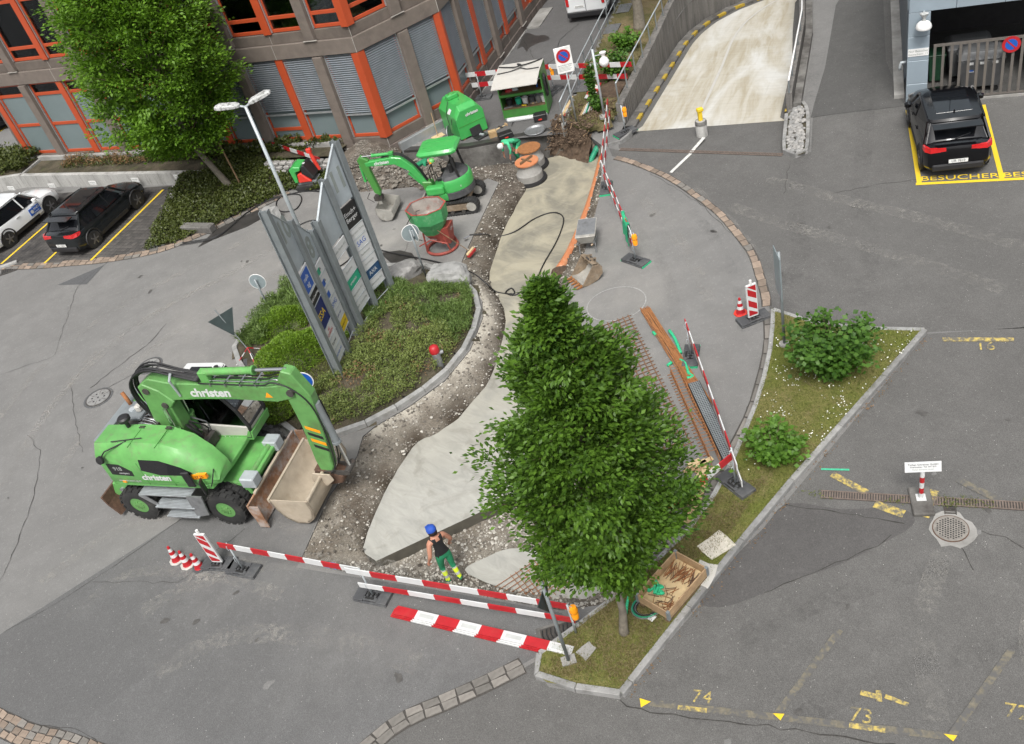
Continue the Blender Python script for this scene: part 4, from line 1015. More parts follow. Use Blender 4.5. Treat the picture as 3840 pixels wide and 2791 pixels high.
def wall_run(z0, z1, out, m, name, inset=0):
    """band that follows the three facade planes, 'out' in front of the glass line"""
    def corner(P, a, b):
        h = (b - a) / 2; d = out / cos(h); na = (a + b) / 2
        return (P.x + sin(na) * d, P.y - cos(na) * d)
    pts = [(P3(PA, A1, -.25 - out * .2, out, 0)[:2]), corner(PB_, A1, A2), corner(PC, A2, A3), P3(PC, A3, 15.5, out, 0)[:2]]
    back = [P3(PC, A3, 15.5, -.35, 0)[:2], corner2(PC, A2, A3, -.35), corner2(PB_, A1, A2, -.35), P3(PA, A1, -.25, -.35, 0)[:2]]
    return MB().prism(pts + back, z0, z1).build(name, m, ob, bev=.015)
def corner2(P, a, b, out):
    h = (b - a) / 2; d = out / cos(h); na = (a + b) / 2
    return (P.x + sin(na) * d, P.y - cos(na) * d)
wall_run(-.3, .36, .22, 'plinth', 'plinth'); wall_run(.361, .74, .16, 'facade', 'sill_band')
wall_run(4.21, 4.78, .24, 'facade_lt', 'spandrel'); wall_run(4.781, 5.18, .13, 'facade', 'sill_band')
wall_run(8.46, 9.0, .24, 'facade_lt', 'spandrel'); wall_run(9.001, 9.44, .13, 'facade', 'sill_band'); wall_run(12.41, 13.2, .3, 'facade_lt', 'parapet')
# pale skirting strip along the ground and joint lines in the concrete
mb = MB(); mb.bx(-.3, 17.6, -.42, -.24, .3, .74, FM(PA, A1)); mb.build('base_strip', 'concrete', ob, bev=.01)
mb = MB(); mb.bx(.25, 3.4, -.42, -.24, -.1, .34, FM(PB_, A2)); mb.build('base_strip', 'alu', ob, bev=.01)
mb = MB(); mb.bx(1.2, 8.2, -.3, -.23, -.05, .05, FM(PC, A3)); mb.build('base_strip', 'concrete', ob)
for P, a, ts in ((PA, A1, (4.5, 8.4, 12.45, 16.5)), (PC, A3, (3.05, 6.2))):
    for t in ts:
        for z0, z1, o_ in ((.0, .36, .223), (.37, .74, .163), (4.22, 4.78, .243), (4.79, 5.17, .133)): MB().bx(t - .008, t + .008, -o_, -o_ + .004, z0, z1, FM(P, a)).build('joint', 'joint_lt', ob)
for P, a, b in ((PB_, A1, A2), (PC, A2, A3)):
    for z0, z1, o_ in ((.0, .36, .225), (.37, .74, .165), (4.22, 4.78, .245), (4.79, 5.17, .135)):
        x, y = corner2(P, a, b, o_); MB().box((x, y, (z0 + z1) / 2), (.02, .02, z1 - z0)).build('joint', 'joint_lt', ob)
SL = MB()
for k in range(10): pass
def slat_mesh(wd, h, pitch=.085):
    mb = MB(); n = int(h / pitch)
    for i in range(n):
        z = -i * pitch
        mb.add([(0, -.032, z - .022), (wd, -.032, z - .022), (wd, .0, z + .004), (0, .0, z + .004), (0, .034, z + .018), (wd, .034, z + .018)], [(0, 1, 2, 3), (3, 2, 5, 4)])
    return mb
def window(P, a, t0, t1, z0, z1, storey, blind=None, rails=None, frost=True):
    if t1 - t0 < .25: return
    F = FM(P, a)
    fr = MB(); w_ = .075
    fr.bx(t0, t0 + w_, -.06, .04, z0, z1, F); fr.bx(t1 - w_, t1, -.06, .04, z0, z1, F)
    fr.bx(t0 + w_, t1 - w_, -.06, .04, z0, z0 + .13, F); fr.bx(t0 + w_, t1 - w_, -.06, .04, z1 - .1, z1, F)
    rails = rails if rails is not None else ([2.2, 3.65] if storey == 0 else [z0 + .55, z1 - .75])
    zs = [z0 + .13] + [r for r in rails for r in (r - .07, r + .07)] + [z1 - .1]
    for r in rails: fr.bx(t0 + w_, t1 - w_, -.055, .035, r - .07, r + .07, F)
    fo = fr.build('window', 'orange', ob, bev=.008)
    for k in range(0, len(zs), 2):
        lower = storey == 0 and zs[k] < 2.5 and frost
        MB().bx(t0 + w_, t1 - w_, -.012, 0, zs[k], zs[k + 1], F).build('pane', 'frosted' if lower else 'glass', fo)
    for t in (t0 + .006, t1 - .006): MB().bx(t - .02, t + .02, -.13, -.07, z0 + .02, z1, F).build('guide_rail', 'alu', fo)
    if blind:
        wd = t1 - t0 - .09
        bo = slat_mesh(wd, z1 - blind - .04).build('blind', 'slat', fo)
        bo.matrix_local = F @ T(t0 + .045, -.13, z1 - .05)
        bo['kind'] = 'stuff'
        MB().bx(t0 + .04, t1 - .04, -.17, -.1, blind - .06, blind, F).build('blind_rail', 'alu', fo)
def column(P, a, t, z0, z1, flare=True):
    F = FM(P, a); s_ = lambda hw, o1, z: [(t - hw, .1, z), (t - hw * .78, -o1, z), (t + hw * .78, -o1, z), (t + hw, .1, z)]
    mb = MB(); mb.loft([s_(.27, .28, z0), s_(.27, .3, z0 + .45), s_(.27, .3, z1 - .02)], M=F); mb.build('column', 'facade_lt', ob, bev=.012)
    MB().bx(t - .3, t + .3, -.31, -.25, z0 - .022, z0 - .002, F).build('joint', 'joint_lt', ob)
def mullion(P, a, t, z0, z1, wd=.17, out=.2):
    MB().bx(t - wd, t + wd, -out, .05, z0 - .02, z1 - .003, FM(P, a)).build('mullion', 'orange', ob, bev=.01)
bl0 = {(0, 12): 1.85, (0, 13): 1.9, (0, 16): 1.97, (0, 18): 1.85}
for si, (P, a, L, cols, mus, bt) in enumerate(SEGS):
    for z0, z1, st_ in FL0:
        if st_ == 2 and si != 1: pass
        marks = sorted([(c, 'c') for c in cols] + [(m, 'm') for m in mus])
        edges = [(.0, 'm')] + marks + [(L if si < 2 else 15.4, 'm')]
        for (c, k) in marks:
            if k == 'c': column(P, a, c, z0 - .38 if st_ == 0 else z0 - .36, z1)
            else: mullion(P, a, c, z0, z1)
        for (e0, k0), (e1, k1) in zip(edges, edges[1:]):
            t0, t1 = e0 + (.25 if k0 == 'c' else .175), e1 - (.25 if k1 == 'c' else .175)
            if si == 2 and st_ == 0 and 8.1 < (e0 + e1) / 2 < 10.5: continue
            bl = None; rails = None
            if st_ == 0:
                if si == 0 and t0 > 10: bl = 1.95 + (.0 if t0 < 17 else -.18)
                if si == 1: bl = 1.62 if t0 < 1.5 else 1.72
                if si == 2: bl = 1.55 if t0 < 3 else (1.35 if t0 < 6 else 1.25)
                if bl: rails = [1.25] if (si == 0 and 14 < t0 < 16) else []
            elif si == 2: bl = 6.0
            window(P, a, t0, t1, z0, z1, st_, bl, rails)
    for z0, z1, st_ in FL0:
        pass
for P, a, b in ((PB_, A1, A2), (PC, A2, A3)):
    for z0, z1, st_ in FL0:
        q = [corner2(P, a, b, .24), P3(P, b, .19, .2, 0)[:2], P3(P, b, .19, -.03, 0)[:2], corner2(P, a, b, -.05), P3(P, a, -.19, -.03, 0)[:2], P3(P, a, -.19, .2, 0)[:2]]
        MB().prism(q, z0 - .02, z1 - .003).build('mullion', 'orange', ob, bev=.01)
for z0, z1, st_ in FL0: mullion(PA, A1, .02, z0, z1, .16)
# street door on the right flank
F = FM(PC, A3)
dr = MB(); dr.bx(8.4, 10.4, -.1, .02, .05, 3.3, F)
do = dr.build('door', 'orange', ob, bev=.01)
for t in (8.55, 9.5): MB().bx(t, t + .75, -.125, -.1, 1.5, 2.7, F).build('pane', 'frosted', do); MB().bx(t + .65, t + .7, -.16, -.1, 1.0, 1.3, F).build('handle', 'alu', do)
MB().bx(8.3, 10.6, -.9, -.24, -.05, .08, F).build('doorstep', 'concrete', ob)
# interior floors, back walls and some furniture seen through the glass
inn = [corner2(PC, A2, A3, -.3), corner2(PB_, A1, A2, -.3), P3(PA, A1, .0, -.3, 0)[:2], P3(PA, A1, 0, -7, 0)[:2], (2.5, 45.5), P3(PC, A3, 15.4, -7, 0)[:2], P3(PC, A3, 15.4, -.3, 0)[:2]]
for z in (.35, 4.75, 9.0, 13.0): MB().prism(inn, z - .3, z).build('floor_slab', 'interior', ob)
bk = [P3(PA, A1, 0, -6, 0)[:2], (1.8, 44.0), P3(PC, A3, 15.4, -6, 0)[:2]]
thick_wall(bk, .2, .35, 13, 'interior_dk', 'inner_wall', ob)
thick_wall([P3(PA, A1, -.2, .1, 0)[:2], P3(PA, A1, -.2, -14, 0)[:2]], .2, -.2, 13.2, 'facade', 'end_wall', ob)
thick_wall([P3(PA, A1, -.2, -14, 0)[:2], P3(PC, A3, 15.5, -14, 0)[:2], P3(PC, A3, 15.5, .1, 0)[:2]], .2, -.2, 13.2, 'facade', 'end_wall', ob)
for t in (1.5, 3.4, 5.4, 7.4, 9.4, 11.5, 13.4, 15.4, 17.3, 19.0):
    F = FM(PA, A1)
    dk = MB(); dk.bx(t - .75, t + .75, .7, 1.5, 5.42, 5.46, F); dk.bx(t - .7, t - .65, .75, 1.45, 4.75, 5.42, F); dk.bx(t + .65, t + .7, .75, 1.45, 4.75, 5.42, F); dk.build('desk', 'wood_lt' if t > 13 else 'white', ob)
    MB().bx(t - .3, t + .2, .95, 1.0, 5.5, 5.85, F).build('monitor', 'black', ob)
    MB().bx(t + .3, t + .6, .8, 1.1, 5.465, 5.53, F).build('paper_stack', 'white', ob)
for t in (.8, 2.6):
    F = FM(PB_, A2)
    ch = MB(); ch.bx(t, t + .45, .8, 1.25, 5.18, 5.22, F); ch.bx(t, t + .45, 1.2, 1.25, 5.22, 5.6, F)
    for q in (.03, .4): ch.bx(t + q, t + q + .03, .82, .85, 4.75, 5.18, F); ch.bx(t + q, t + q + .03, 1.2, 1.23, 4.75, 5.18, F)
    ch.build('chair', 'wood_lt', ob)

# ================================================================ garage corner on the right: blue-grey panels, gate, bins
gb = thing('garage_building', 'pale blue panelled building corner above an open bin store', 'building')
GP = Vector((14.93, 26.66)); GA = atan2(25.1 - 26.66, 17.99 - 14.93)
F = FM(GP, GA)
GL = 9.0
def panel(x0, x1, y0, y1, z0, z1, m='panel'): return MB().bx(x0, x1, y0, y1, z0, z1, F).build('cladding_panel', m, gb, bev=.006)
zs = [0, .72, 1.5, 2.28, 3.05]
for i in range(4): panel(0, .62, -.02, .45, zs[i] + .006, zs[i + 1] - .006)
for i in range(5): panel(-.012, .015, .47, 1.0, zs[min(i, 3)] + .006 if i < 4 else 3.06, (zs[i + 1] - .006) if i < 4 else 3.5, 'panel_dk') if False else None
for k in range(7): panel(.0 + k * 1.32 + .006, (k + 1) * 1.32 - .006, -.03, .2, 3.06, 4.6)
for k in range(7): panel(k * 1.32 + .006, (k + 1) * 1.32 - .006, -.03, .2, 4.61, 6.4)
for i in range(8): panel(-.02, .02, .46 + i * 1.2 + .006, .46 + (i + 1) * 1.2 - .006, .72 if i == 0 else .006, 3.05, 'panel_dk'); panel(-.03, .03, .21 + i * 1.2, .21 + (i + 1) * 1.2 - .012, 3.06, 6.4)
mb = MB(); mb.bx(.05, GL, .2, 10, 3.0, 6.5, F); mb.build('upper_storey', 'panel', gb)
mb = MB(); mb.bx(.05, GL, 5.5, 5.7, -.05, 3.0, F); mb.build('back_wall', 'interior_dk', gb)
mb = MB(); mb.bx(.03, .2, .5, 10, -.05, 3.0, F); mb.build('side_wall', 'interior_dk', gb)
MB().bx(-.35, -.03, .5, 9, -.02, .14, F).build('footing', 'concrete', gb)
MB().bx(.62, GL, -.06, .1, -.02, .07, F).build('threshold', 'concrete', gb)
MB().tube([(F @ Vector(p)) for p in ((-.02, .3, 1.35), (-.16, .3, 1.35), (-.2, .3, 1.2), (-.2, .3, 1.1))], .05, 8).build('downpipe', 'galv', gb, smooth=True)
sg = thing('visitor_sign', 'white sign with two lines on the pale blue corner pillar', 'sign', F @ Vector((.31, -.024, 1.78)), GA)
MB().bx(-.3, .3, -.015, 0, -.12, .12).build('board', 'white', sg)
text('Nur Besucher', .1, 'grey_txt', sg, frame((0, -.017, .045), (1, 0, 0), (0, -1, 0))); text('Gewerbestr. 11', .09, 'grey_txt', sg, frame((0, -.017, -.055), (1, 0, 0), (0, -1, 0)))
def dome_lamp(loc, label, rz=0):
    t = thing('dome_lamp', label, 'lamp', loc, rz, 'white dome lamps')
    MB().lathe([(.005, -.1), (.22, -.1), (.235, -.06), (.21, .03), (.15, .1), (.08, .135), (.06, .14)], 20).build('shade', 'white', t, smooth=40)
    MB().lathe([(.06, .14), (.05, .2), (.06, .25), (.12, .33), (.13, .36), (.0, .36)], 16).build('neck', 'lamp_grey', t, smooth=40)
    return t
l_ = dome_lamp(F @ Vector((.42, -.3, 2.75)), 'white dome lamp on the pale blue garage pillar', GA)
MB().tube([(0, 0, .32), (0, .26, .32)], .03, 8).build('arm', 'galv', l_)
gt = thing('bar_gate', 'grey vertical bar gate in front of the bins', 'gate', F @ Vector((.75, .02, 0)), GA)
MB().bx(0, 8, -.035, .035, 1.88, 1.95).build('top_rail', 'gate', gt); MB().bx(0, 8, -.03, .03, .1, .15).build('bottom_rail', 'gate', gt)
BAR = MB().bx(-.04, .04, -.03, .03, .15, 1.88).mesh('bar', 'gate')
for k in range(33): lay('bar', BAR, gt, (.04 + k * .245, 0, 0))
def disc_sign(loc, rz, label, r_=.26, tilt=0):
    t = thing('no_parking_disc', label, 'sign', loc, rz)
    MB().cyl((0, -.012, 0), (0, .0, 0), r_, n=32).build('red_ring', 'red', t)
    MB().cyl((0, -.015, 0), (0, -.011, 0), r_ * .66, n=32).build('blue_field', 'blue', t)
    c, s_ = cos(-pi / 4), sin(-pi / 4)
    MB().bx(-r_ * .68, r_ * .68, -.019, -.0145, -r_ * .09, r_ * .09, Matrix.Rotation(pi / 4, 4, 'Y')).build('slash', 'red', t)
    return t
disc_sign(F @ Vector((2.92, -.03, 1.72)), GA, 'round red and blue no parking sign on the bar gate')
def dumpster(x, y, rz, label, sticker=True):
    t = thing('dumpster', label, 'bin', F @ Vector((x, y, 0)), GA + rz, 'grey wheeled waste containers in the bin store')
    s_ = lambda w1, d1, z: [(-w1, -d1, z), (w1, -d1, z), (w1, d1, z), (-w1, d1, z)]
    MB().loft([s_(.55, .38, .2), s_(.66, .5, 1.15)]).build('body', 'bin', t, bev=.04, seg=2)
    MB().loft([s_(.69, .53, 1.16), s_(.67, .5, 1.22), s_(.55, .3, 1.36), s_(.5, .2, 1.38)]).build('lid', 'bin', t, bev=.02)
    for sx in (-.45, .45):
        for sy in (-.3, .3): MB().cyl((sx, sy - .03, .1), (sx, sy + .03, .1), .1, n=12).build('wheel', 'black', t)
    if sticker: MB().bx(-.35, -.2, -.455, -.44, .75, .92).build('sticker', 'board_white', t); MB().bx(-.33, -.22, -.46, -.456, .78, .88).build('sticker_crest', 'blue', t)
    for k in (-.4, -.05, .3): MB().bx(k, k + .17, -.515, -.5, 1.02, 1.1).build('sticker', 'board_white', t)
    return t
dumpster(1.9, 1.7, .05, 'grey waste container at the back of the store behind the gate')
dumpster(2.2, .8, -.03, 'grey waste container right behind the gate bars'); dumpster(4.3, .85, .02, 'grey waste container behind the right end of the gate'); dumpster(4.2, 2.3, 0, 'grey waste container at the back right of the bin store', False)
wb = thing('wheelie_bin', 'dark green wheeled bin beside the panelled pillar', 'bin', F @ Vector((.95, 1.6, 0)), GA)
MB().loft([[(-.2, -.22, .08), (.2, -.22, .08), (.2, .22, .08), (-.2, .22, .08)], [(-.26, -.3, .95), (.26, -.3, .95), (.26, .3, .95), (-.26, .3, .95)]]).build('body', 'bin_green', wb, bev=.02); MB().bx(-.28, .28, -.33, .31, .96, 1.02).build('lid', 'bin_green', wb, bev=.02)
# ================================================================ vegetation and loose stones
RG = np.random.default_rng(5)
def leaves_mesh(name, C_, N_, size, m, fold=.25, aspect=.5, jitter=.35, droop=0.):
    """C_ (n,3) leaf bases, N_ (n,3) growth directions; every leaf is a folded four-sided blade"""
    n = len(C_)
    d = N_ + RG.normal(0, jitter, (n, 3)); d[:, 2] -= droop; d /= np.linalg.norm(d, axis=1)[:, None] + 1e-9
    up = np.tile(np.array([0, 0, 1.]), (n, 1)) + RG.normal(0, .45, (n, 3))
    s_ = np.cross(d, up); s_ /= np.linalg.norm(s_, axis=1)[:, None] + 1e-9
    nn = np.cross(s_, d)
    L = (np.asarray(size) * RG.uniform(.65, 1.25, n))[:, None]
    a = C_; tip = C_ + d * L; mid = C_ + d * L * .48
    l = mid + s_ * L * aspect * .5 + nn * L * fold * .3; r_ = mid - s_ * L * aspect * .5 + nn * L * fold * .3
    v = np.stack([a, l, tip, r_], 1).reshape(-1, 3)
    k = np.arange(n) * 4
    f = np.concatenate([np.stack([k, k + 2, k + 1], 1), np.stack([k, k + 3, k + 2], 1)])
    me = bpy.data.meshes.new(name)
    me.vertices.add(len(v)); me.vertices.foreach_set('co', v.ravel())
    me.loops.add(len(f) * 3); me.loops.foreach_set('vertex_index', f.ravel().astype(np.int32))
    me.polygons.add(len(f)); me.polygons.foreach_set('loop_start', np.arange(len(f), dtype=np.int32) * 3)
    me.materials.append(M[m]); me.update(calc_edges=True); me.validate()
    return me
def obj_of(name, me, parent=None, kind=None):
    o = bpy.data.objects.new(name, me); COL.objects.link(o); o.parent = parent
    if kind: o['kind'] = kind
    return o
def tree(name, label, base, prof, nclump, nleaf, lsize, m, trunk, top, off=(0, 0), clump=.3, seed=1, lean=(0, 0), droop=.15, bare=1.2, asym=0):
    """prof: [(z, radius)...]"""
    global RG
    RG = np.random.default_rng(seed); random.seed(seed)
    t = thing(name, label, 'tree', (base[0], base[1], base[2] if len(base) > 2 else 0))
    zs, rs = [p[0] for p in prof], [p[1] for p in prof]
    ax = lambda z: Vector((lean[0] * z / top + off[0] * min(1, z / zs[0]), lean[1] * z / top + off[1] * min(1, z / zs[0]), z))
    tp = [ax(top * k / 12) + Vector((.03 * sin(k * 1.7), .03 * cos(k * 2.3), 0)) for k in range(13)]
    tr_ = MB(); tr_.tube([tp[0] - Vector((0, 0, .12)), tp[0] + Vector((0, 0, .12))] + tp[1:], [trunk * 1.5, trunk * 1.05] + [trunk * (1 - .9 * (k / 12) ** .8) for k in range(1, 13)], 12)
    tr_.build('trunk', 'bark', t, smooth=True)
    CC, DD, br = [], [], MB()
    H0, H1 = zs[0], zs[-1]
    for k in range(nclump):
        u = (k + .5) / nclump; z = H0 + (H1 - H0) * (1 - (1 - u) ** 1.25); th = k * 2.39996 + rnd(-.5, .5)
        fr = (z - H0) / (H1 - H0); R0 = float(np.interp(z, zs, rs)) * rnd(.78, 1.14) * (1 + asym * cos(th))
        rise = .12 + .75 * fr                              # low limbs spread, upper ones climb
        tip = ax(z) + Vector((cos(th) * R0, sin(th) * R0, R0 * rise * .5)); root = ax(max(bare, z - R0 * (.35 + rise * .5)))
        if k % 2 == 0: br.tube([root, root.lerp(tip, .5) + Vector((0, 0, .05 * R0)), tip], [.012 + .01 * R0, .008 + .004 * R0, .004], 4, cap=False)
        out = (tip - root).normalized(); side_ = Vector((-sin(th), cos(th), 0)); ns = max(3, int(3 + R0 * 4.2 / (clump * 5.5)))
        for j in range(ns):
            t_ = .32 + .7 * ((j + RG.random()) / ns); c = root.lerp(tip, t_) + side_ * RG.normal(0, 1) * R0 * .2 * (1.15 - t_ * .8) + Vector((0, 0, RG.normal(0, clump * .5)))
            nl = int(nleaf * RG.uniform(.55, 1.4)); cl_ = clump * RG.uniform(.75, 1.25) * (1.1 - .35 * t_) * (.55 + .45 * min(1, R0))
            d = (out + Vector((0, 0, -.15)) + Vector(RG.normal(0, .3, 3))).normalized()
            uu = RG.normal(0, 1, (nl, 3)) * np.array([cl_, cl_, cl_ * .42])
            CC.append(np.array(c)[None] + uu + np.array(d)[None] * RG.uniform(-.5, .9, (nl, 1)) * cl_)
            DD.append(uu / (np.linalg.norm(uu, axis=1)[:, None] + 1e-6) * .55 + np.array(d)[None])
    br.build('branches', 'twig', t)['kind'] = 'stuff'
    CC, DD = np.concatenate(CC), np.concatenate(DD)
    obj_of('crown', leaves_mesh('crown', CC, DD, lsize, m, aspect=.52, droop=droop), t)
    return t
tree('hornbeam_tree', 'dense dark green street tree on the grass tip in the foreground', (.58, 10.52, .1), [(1.9, .35), (2.3, .8), (2.8, 1.2), (3.4, 1.5), (4.1, 1.6), (4.8, 1.46), (5.4, 1.2), (6.0, .95), (6.5, .72), (7.0, .5), (7.4, .3), (7.8, .15), (8.1, .03)], 165, 56, .102, 'leaf_hornbeam', .085, 8.1, (.14, .14), .15, 3, droop=.12, asym=.02)
tree('maple_tree', 'light green leafy tree beside the office facade on the left', (-8.68, 35.81, .3), [(2.2, 1.2), (2.8, 2.0), (3.6, 2.55), (4.8, 2.8), (6.2, 2.65), (7.6, 2.15), (9.0, 1.4), (10.2, .5)], 175, 56, .16, 'leaf_left', .14, 10.0, (-.65, .15), .27, 8, droop=.25)
st_ = thing('tree_stake', 'slim timber stake leaning beside the left tree trunk', 'stake', (-8.2, 35.7, .3)); MB().tube([(0, 0, 0), (-.1, .1, 1.9)], .035, 8).build('pole', 'wood_dk', st_)
tk = tree('road_tree', 'bare lower trunk of a tree in the planted strip by the side lane', (9.57,38.76,0.45), [(4.6, .8), (5.5, 1.7), (7, 2.1), (8.6, 1.6), (10, .6)], 40, 40, .15, 'leaf_left', .24, 9.8, (0, 0), .35, 11)
def shrub(name, label, base, h, r_, nst, nl, ls, m, seed, aspect=.85, group=None, spread=.9, flat=.0):
    global RG
    RG = np.random.default_rng(seed); random.seed(seed)
    t = thing(name, label, 'shrub', base, 0, group)
    CC, DD = [], []
    for k in range(nst):
        th = 2 * pi * k / nst + rnd(-.3, .3); rr = r_ * rnd(.35, 1) * spread; hh = h * rnd(.55, 1) * (1 - .25 * rr / r_)
        pts = [Vector((rnd(-.06, .06), rnd(-.06, .06), 0)), Vector((cos(th) * rr * .45, sin(th) * rr * .45, hh * .55)), Vector((cos(th) * rr, sin(th) * rr, hh))]
        pts = [Vector(p) for p in smooth_line(pts, 4)]
        if k < 14: MB().tube(pts, [.018 - .0016 * i for i in range(len(pts))], 5).build('stem', 'twig', t)
        for j in range(nl):
            u = RG.random() ** .6 * (len(pts) - 1.01); i = int(u); p = pts[i].lerp(pts[i + 1], u - i)
            CC.append([p.x + RG.normal(0, r_ * .12), p.y + RG.normal(0, r_ * .12), max(.04, p.z + RG.normal(0, h * .05))])
            DD.append([cos(th) + RG.normal(0, .7), sin(th) + RG.normal(0, .7), .15 + RG.normal(0, .3)])
    obj_of('foliage', leaves_mesh('foliage', np.array(CC), np.array(DD), ls, m, aspect=aspect, droop=.15), t)
    return t
shrub('hazel_shrub', 'large round-leaved hazel shrub on the grass triangle', (7.2, 15.65, .11), 1.55, 1.15, 46, 62, .13, 'leaf_hazel', 21, group='hazel shrubs')
shrub('hazel_shrub', 'smaller bright green hazel shrub near the barrier end', (4.9,13.63,0.11), .95, .75, 30, 48, .115, 'leaf_hazel_lt', 22, group='hazel shrubs')
shrub('strip_shrub', 'bushy shrub with many stems behind the red and white rails', (7.23,34.37,0.45), 1.35, .75, 24, 60, .14, 'leaf_hazel', 23)
shrub('strip_shrub', 'loose green shrub farther up the planted strip', (8.32,36.73,0.45), 1.0, .7, 20, 50, .14, 'leaf_hazel_lt', 24)
shrub('climbing_plant', 'tall narrow plant beside the lamp pole and lane railing', (5.91,32.61,0.45), 1.9, .28, 12, 80, .11, 'leaf_hazel', 25, spread=.6)
shrub('strip_shrub', 'small low clump of leaves at the foot of the lamp pole', (5.95,32.26,0.45), .5, .35, 10, 50, .12, 'leaf_hazel', 26)

def cover(name, label, poly, zf, n, ls, m, h=.12, aspect=.5, seed=1, up=.6, dens=None, jit=.5, droop=0, cat=None):
    """ground cover: leaves spread over a polygon"""
    global RG
    RG = np.random.default_rng(seed)
    xs = [p[0] for p in poly]; ys = [p[1] for p in poly]; C_ = []; tries = 0
    while len(C_) < n and tries < n * 12:
        tries += 1
        p = (RG.uniform(min(xs), max(xs)), RG.uniform(min(ys), max(ys)))
        if not inside(p, poly): continue
        q = noise.noise(Vector((p[0] * 1.1, p[1] * 1.1, seed)))
        q2 = noise.noise(Vector((p[0] * 3.5, p[1] * 3.5, seed)))
        if dens is not None and q + .5 * q2 + RG.normal(0, .12) < dens: continue
        hh = h * max(.15, .55 + .75 * q + .55 * q2)
        C_.append((p[0], p[1], zf(p) + RG.random() ** .7 * hh))
    C_ = np.array(C_)
    D_ = RG.normal(0, 1, (len(C_), 3)); D_[:, 2] = np.abs(D_[:, 2]) * up + .15
    o = obj_of(name, leaves_mesh(name, C_, D_, ls, m, aspect=aspect, jitter=jit, droop=droop), None, 'stuff')
    o['label'] = label; o['category'] = cat or 'ground cover'
    return o
cover('ivy', 'dark green ivy covering the bank below the office facade', SLP, slope_z, 24000, .09, 'leaf_ivy', .24, .8, 31)
cover('bed_plants', 'low dark bushes in the planter between wall and facade', [(-12.6, 40.4), (-8.4, 37.9), (-3.6, 35.9), (-4.6, 36.7), (-12.1, 41.4)], lambda p: .55, 7000, .13, 'leaf_ivy', .6, .8, 32)
cover('bed_plants', 'thin brownish plants in the planter behind the parked cars', [(-17.2, 43.0), (-12.6, 40.3), (-12.1, 41.3), (-16.8, 44.0)], lambda p: .55, 1500, .13, 'leaf_dry', .3, .3, 33, dens=0)
cover('bed_plants', 'thin green plants in the planter behind the parked cars', [(-17.2, 43.0), (-12.6, 40.3), (-12.1, 41.3), (-16.8, 44.0)], lambda p: .55, 1200, .13, 'leaf_ivy', .25, .4, 34)
cover('hedge', 'dark leafy hedge in the far left planter by the side street', [(-24, 49), (W0[0], W0[1] + .3), (W1[0] + .1, W1[1] + .3), (W1[0] + 1.0, W1[1] + 2.3), (-19.8, 46.6)], lambda p: .65, 7000, .14, 'leaf_ivy', .75, .8, 35)
# planted island: juniper carpet in front, heath behind, two bright cushions
def isl_z(p): return bed_z(p)
JUN = [p[:2] for p in [(-5.59,19.29,0),(-4.97,19.19,0),(-3.84,19.23,0),(-2.86,19.6,0),(-1.88,20.25,0),(-1.27,20.92,0),(-1.35,21.75,0),(-2.13,23.24,0),(-2.79,23.84,0),(-3.56,23.03,0),(-4.63,21.11,0),(-5.43,20.87,0)]]
cover('juniper_carpet', 'creeping dull green juniper on the front of the planted island', JUN, isl_z, 20000, .08, 'leaf_juniper', .42, .3, 41, up=.45, dens=-.3)
cover('juniper_carpet_dry', 'brown dead sprigs among the creeping juniper', JUN, isl_z, 700, .08, 'leaf_dry', .3, .35, 42, dens=.3)
HEA = [p[:2] for p in [(-3.57,22.91,0),(-2.51,23.69,0),(-1.83,22.24,0),(-1.25,21.03,0),(-.77,21.56,0),(-.51,22.6,0),(-.45,23.58,0),(-.84,24.37,0),(-2.03,24.2,0),(-2.81,25.17,0),(-3.9,24.45,0)]]
cover('heath_plants', 'fine upright green heath along the upper edge of the planted island', HEA, isl_z, 13000, .13, 'leaf_heath', .35, .14, 43, up=1.6, dens=-.25)
HEB = [p[:2] for p in [(-7.86,24.59,0),(-7.3,25.45,0),(-6.25,26.49,0),(-5.48,26.39,0),(-4.77,24.66,0),(-5.37,24.23,0),(-6.24,24.31,0),(-6.81,23.76,0),(-7.37,24,0)]]
cover('heath_plants', 'fine bushy green heath at the left corner of the planted island', HEB, isl_z, 14000, .15, 'leaf_heath', .6, .14, 44, up=1.5)
LOW = [p[:2] for p in [(-7.21,22.59,0),(-6.5,21.59,0),(-5.44,20.47,0),(-4.66,20.5,0),(-4.86,22.31,0),(-5.56,21.56,0),(-6.23,22.11,0),(-6.95,23.36,0)]]
cover('grass_patch', 'short yellowish grass under the pylons on the planted island', LOW, isl_z, 3500, .08, 'grass', .05, .2, 45, up=1.5)
cover('grass_patch', 'dry low weeds on the bare soil near the boulder', [p[:2] for p in [(-.69,24.37,0),(-.42,23.31,0),(-.66,21.97,0),(-1.36,20.75,0),(-1.67,20.91,0),(-1.15,22.23,0)]], isl_z, 900, .1, 'grass_dry', .1, .2, 46, up=1.2)
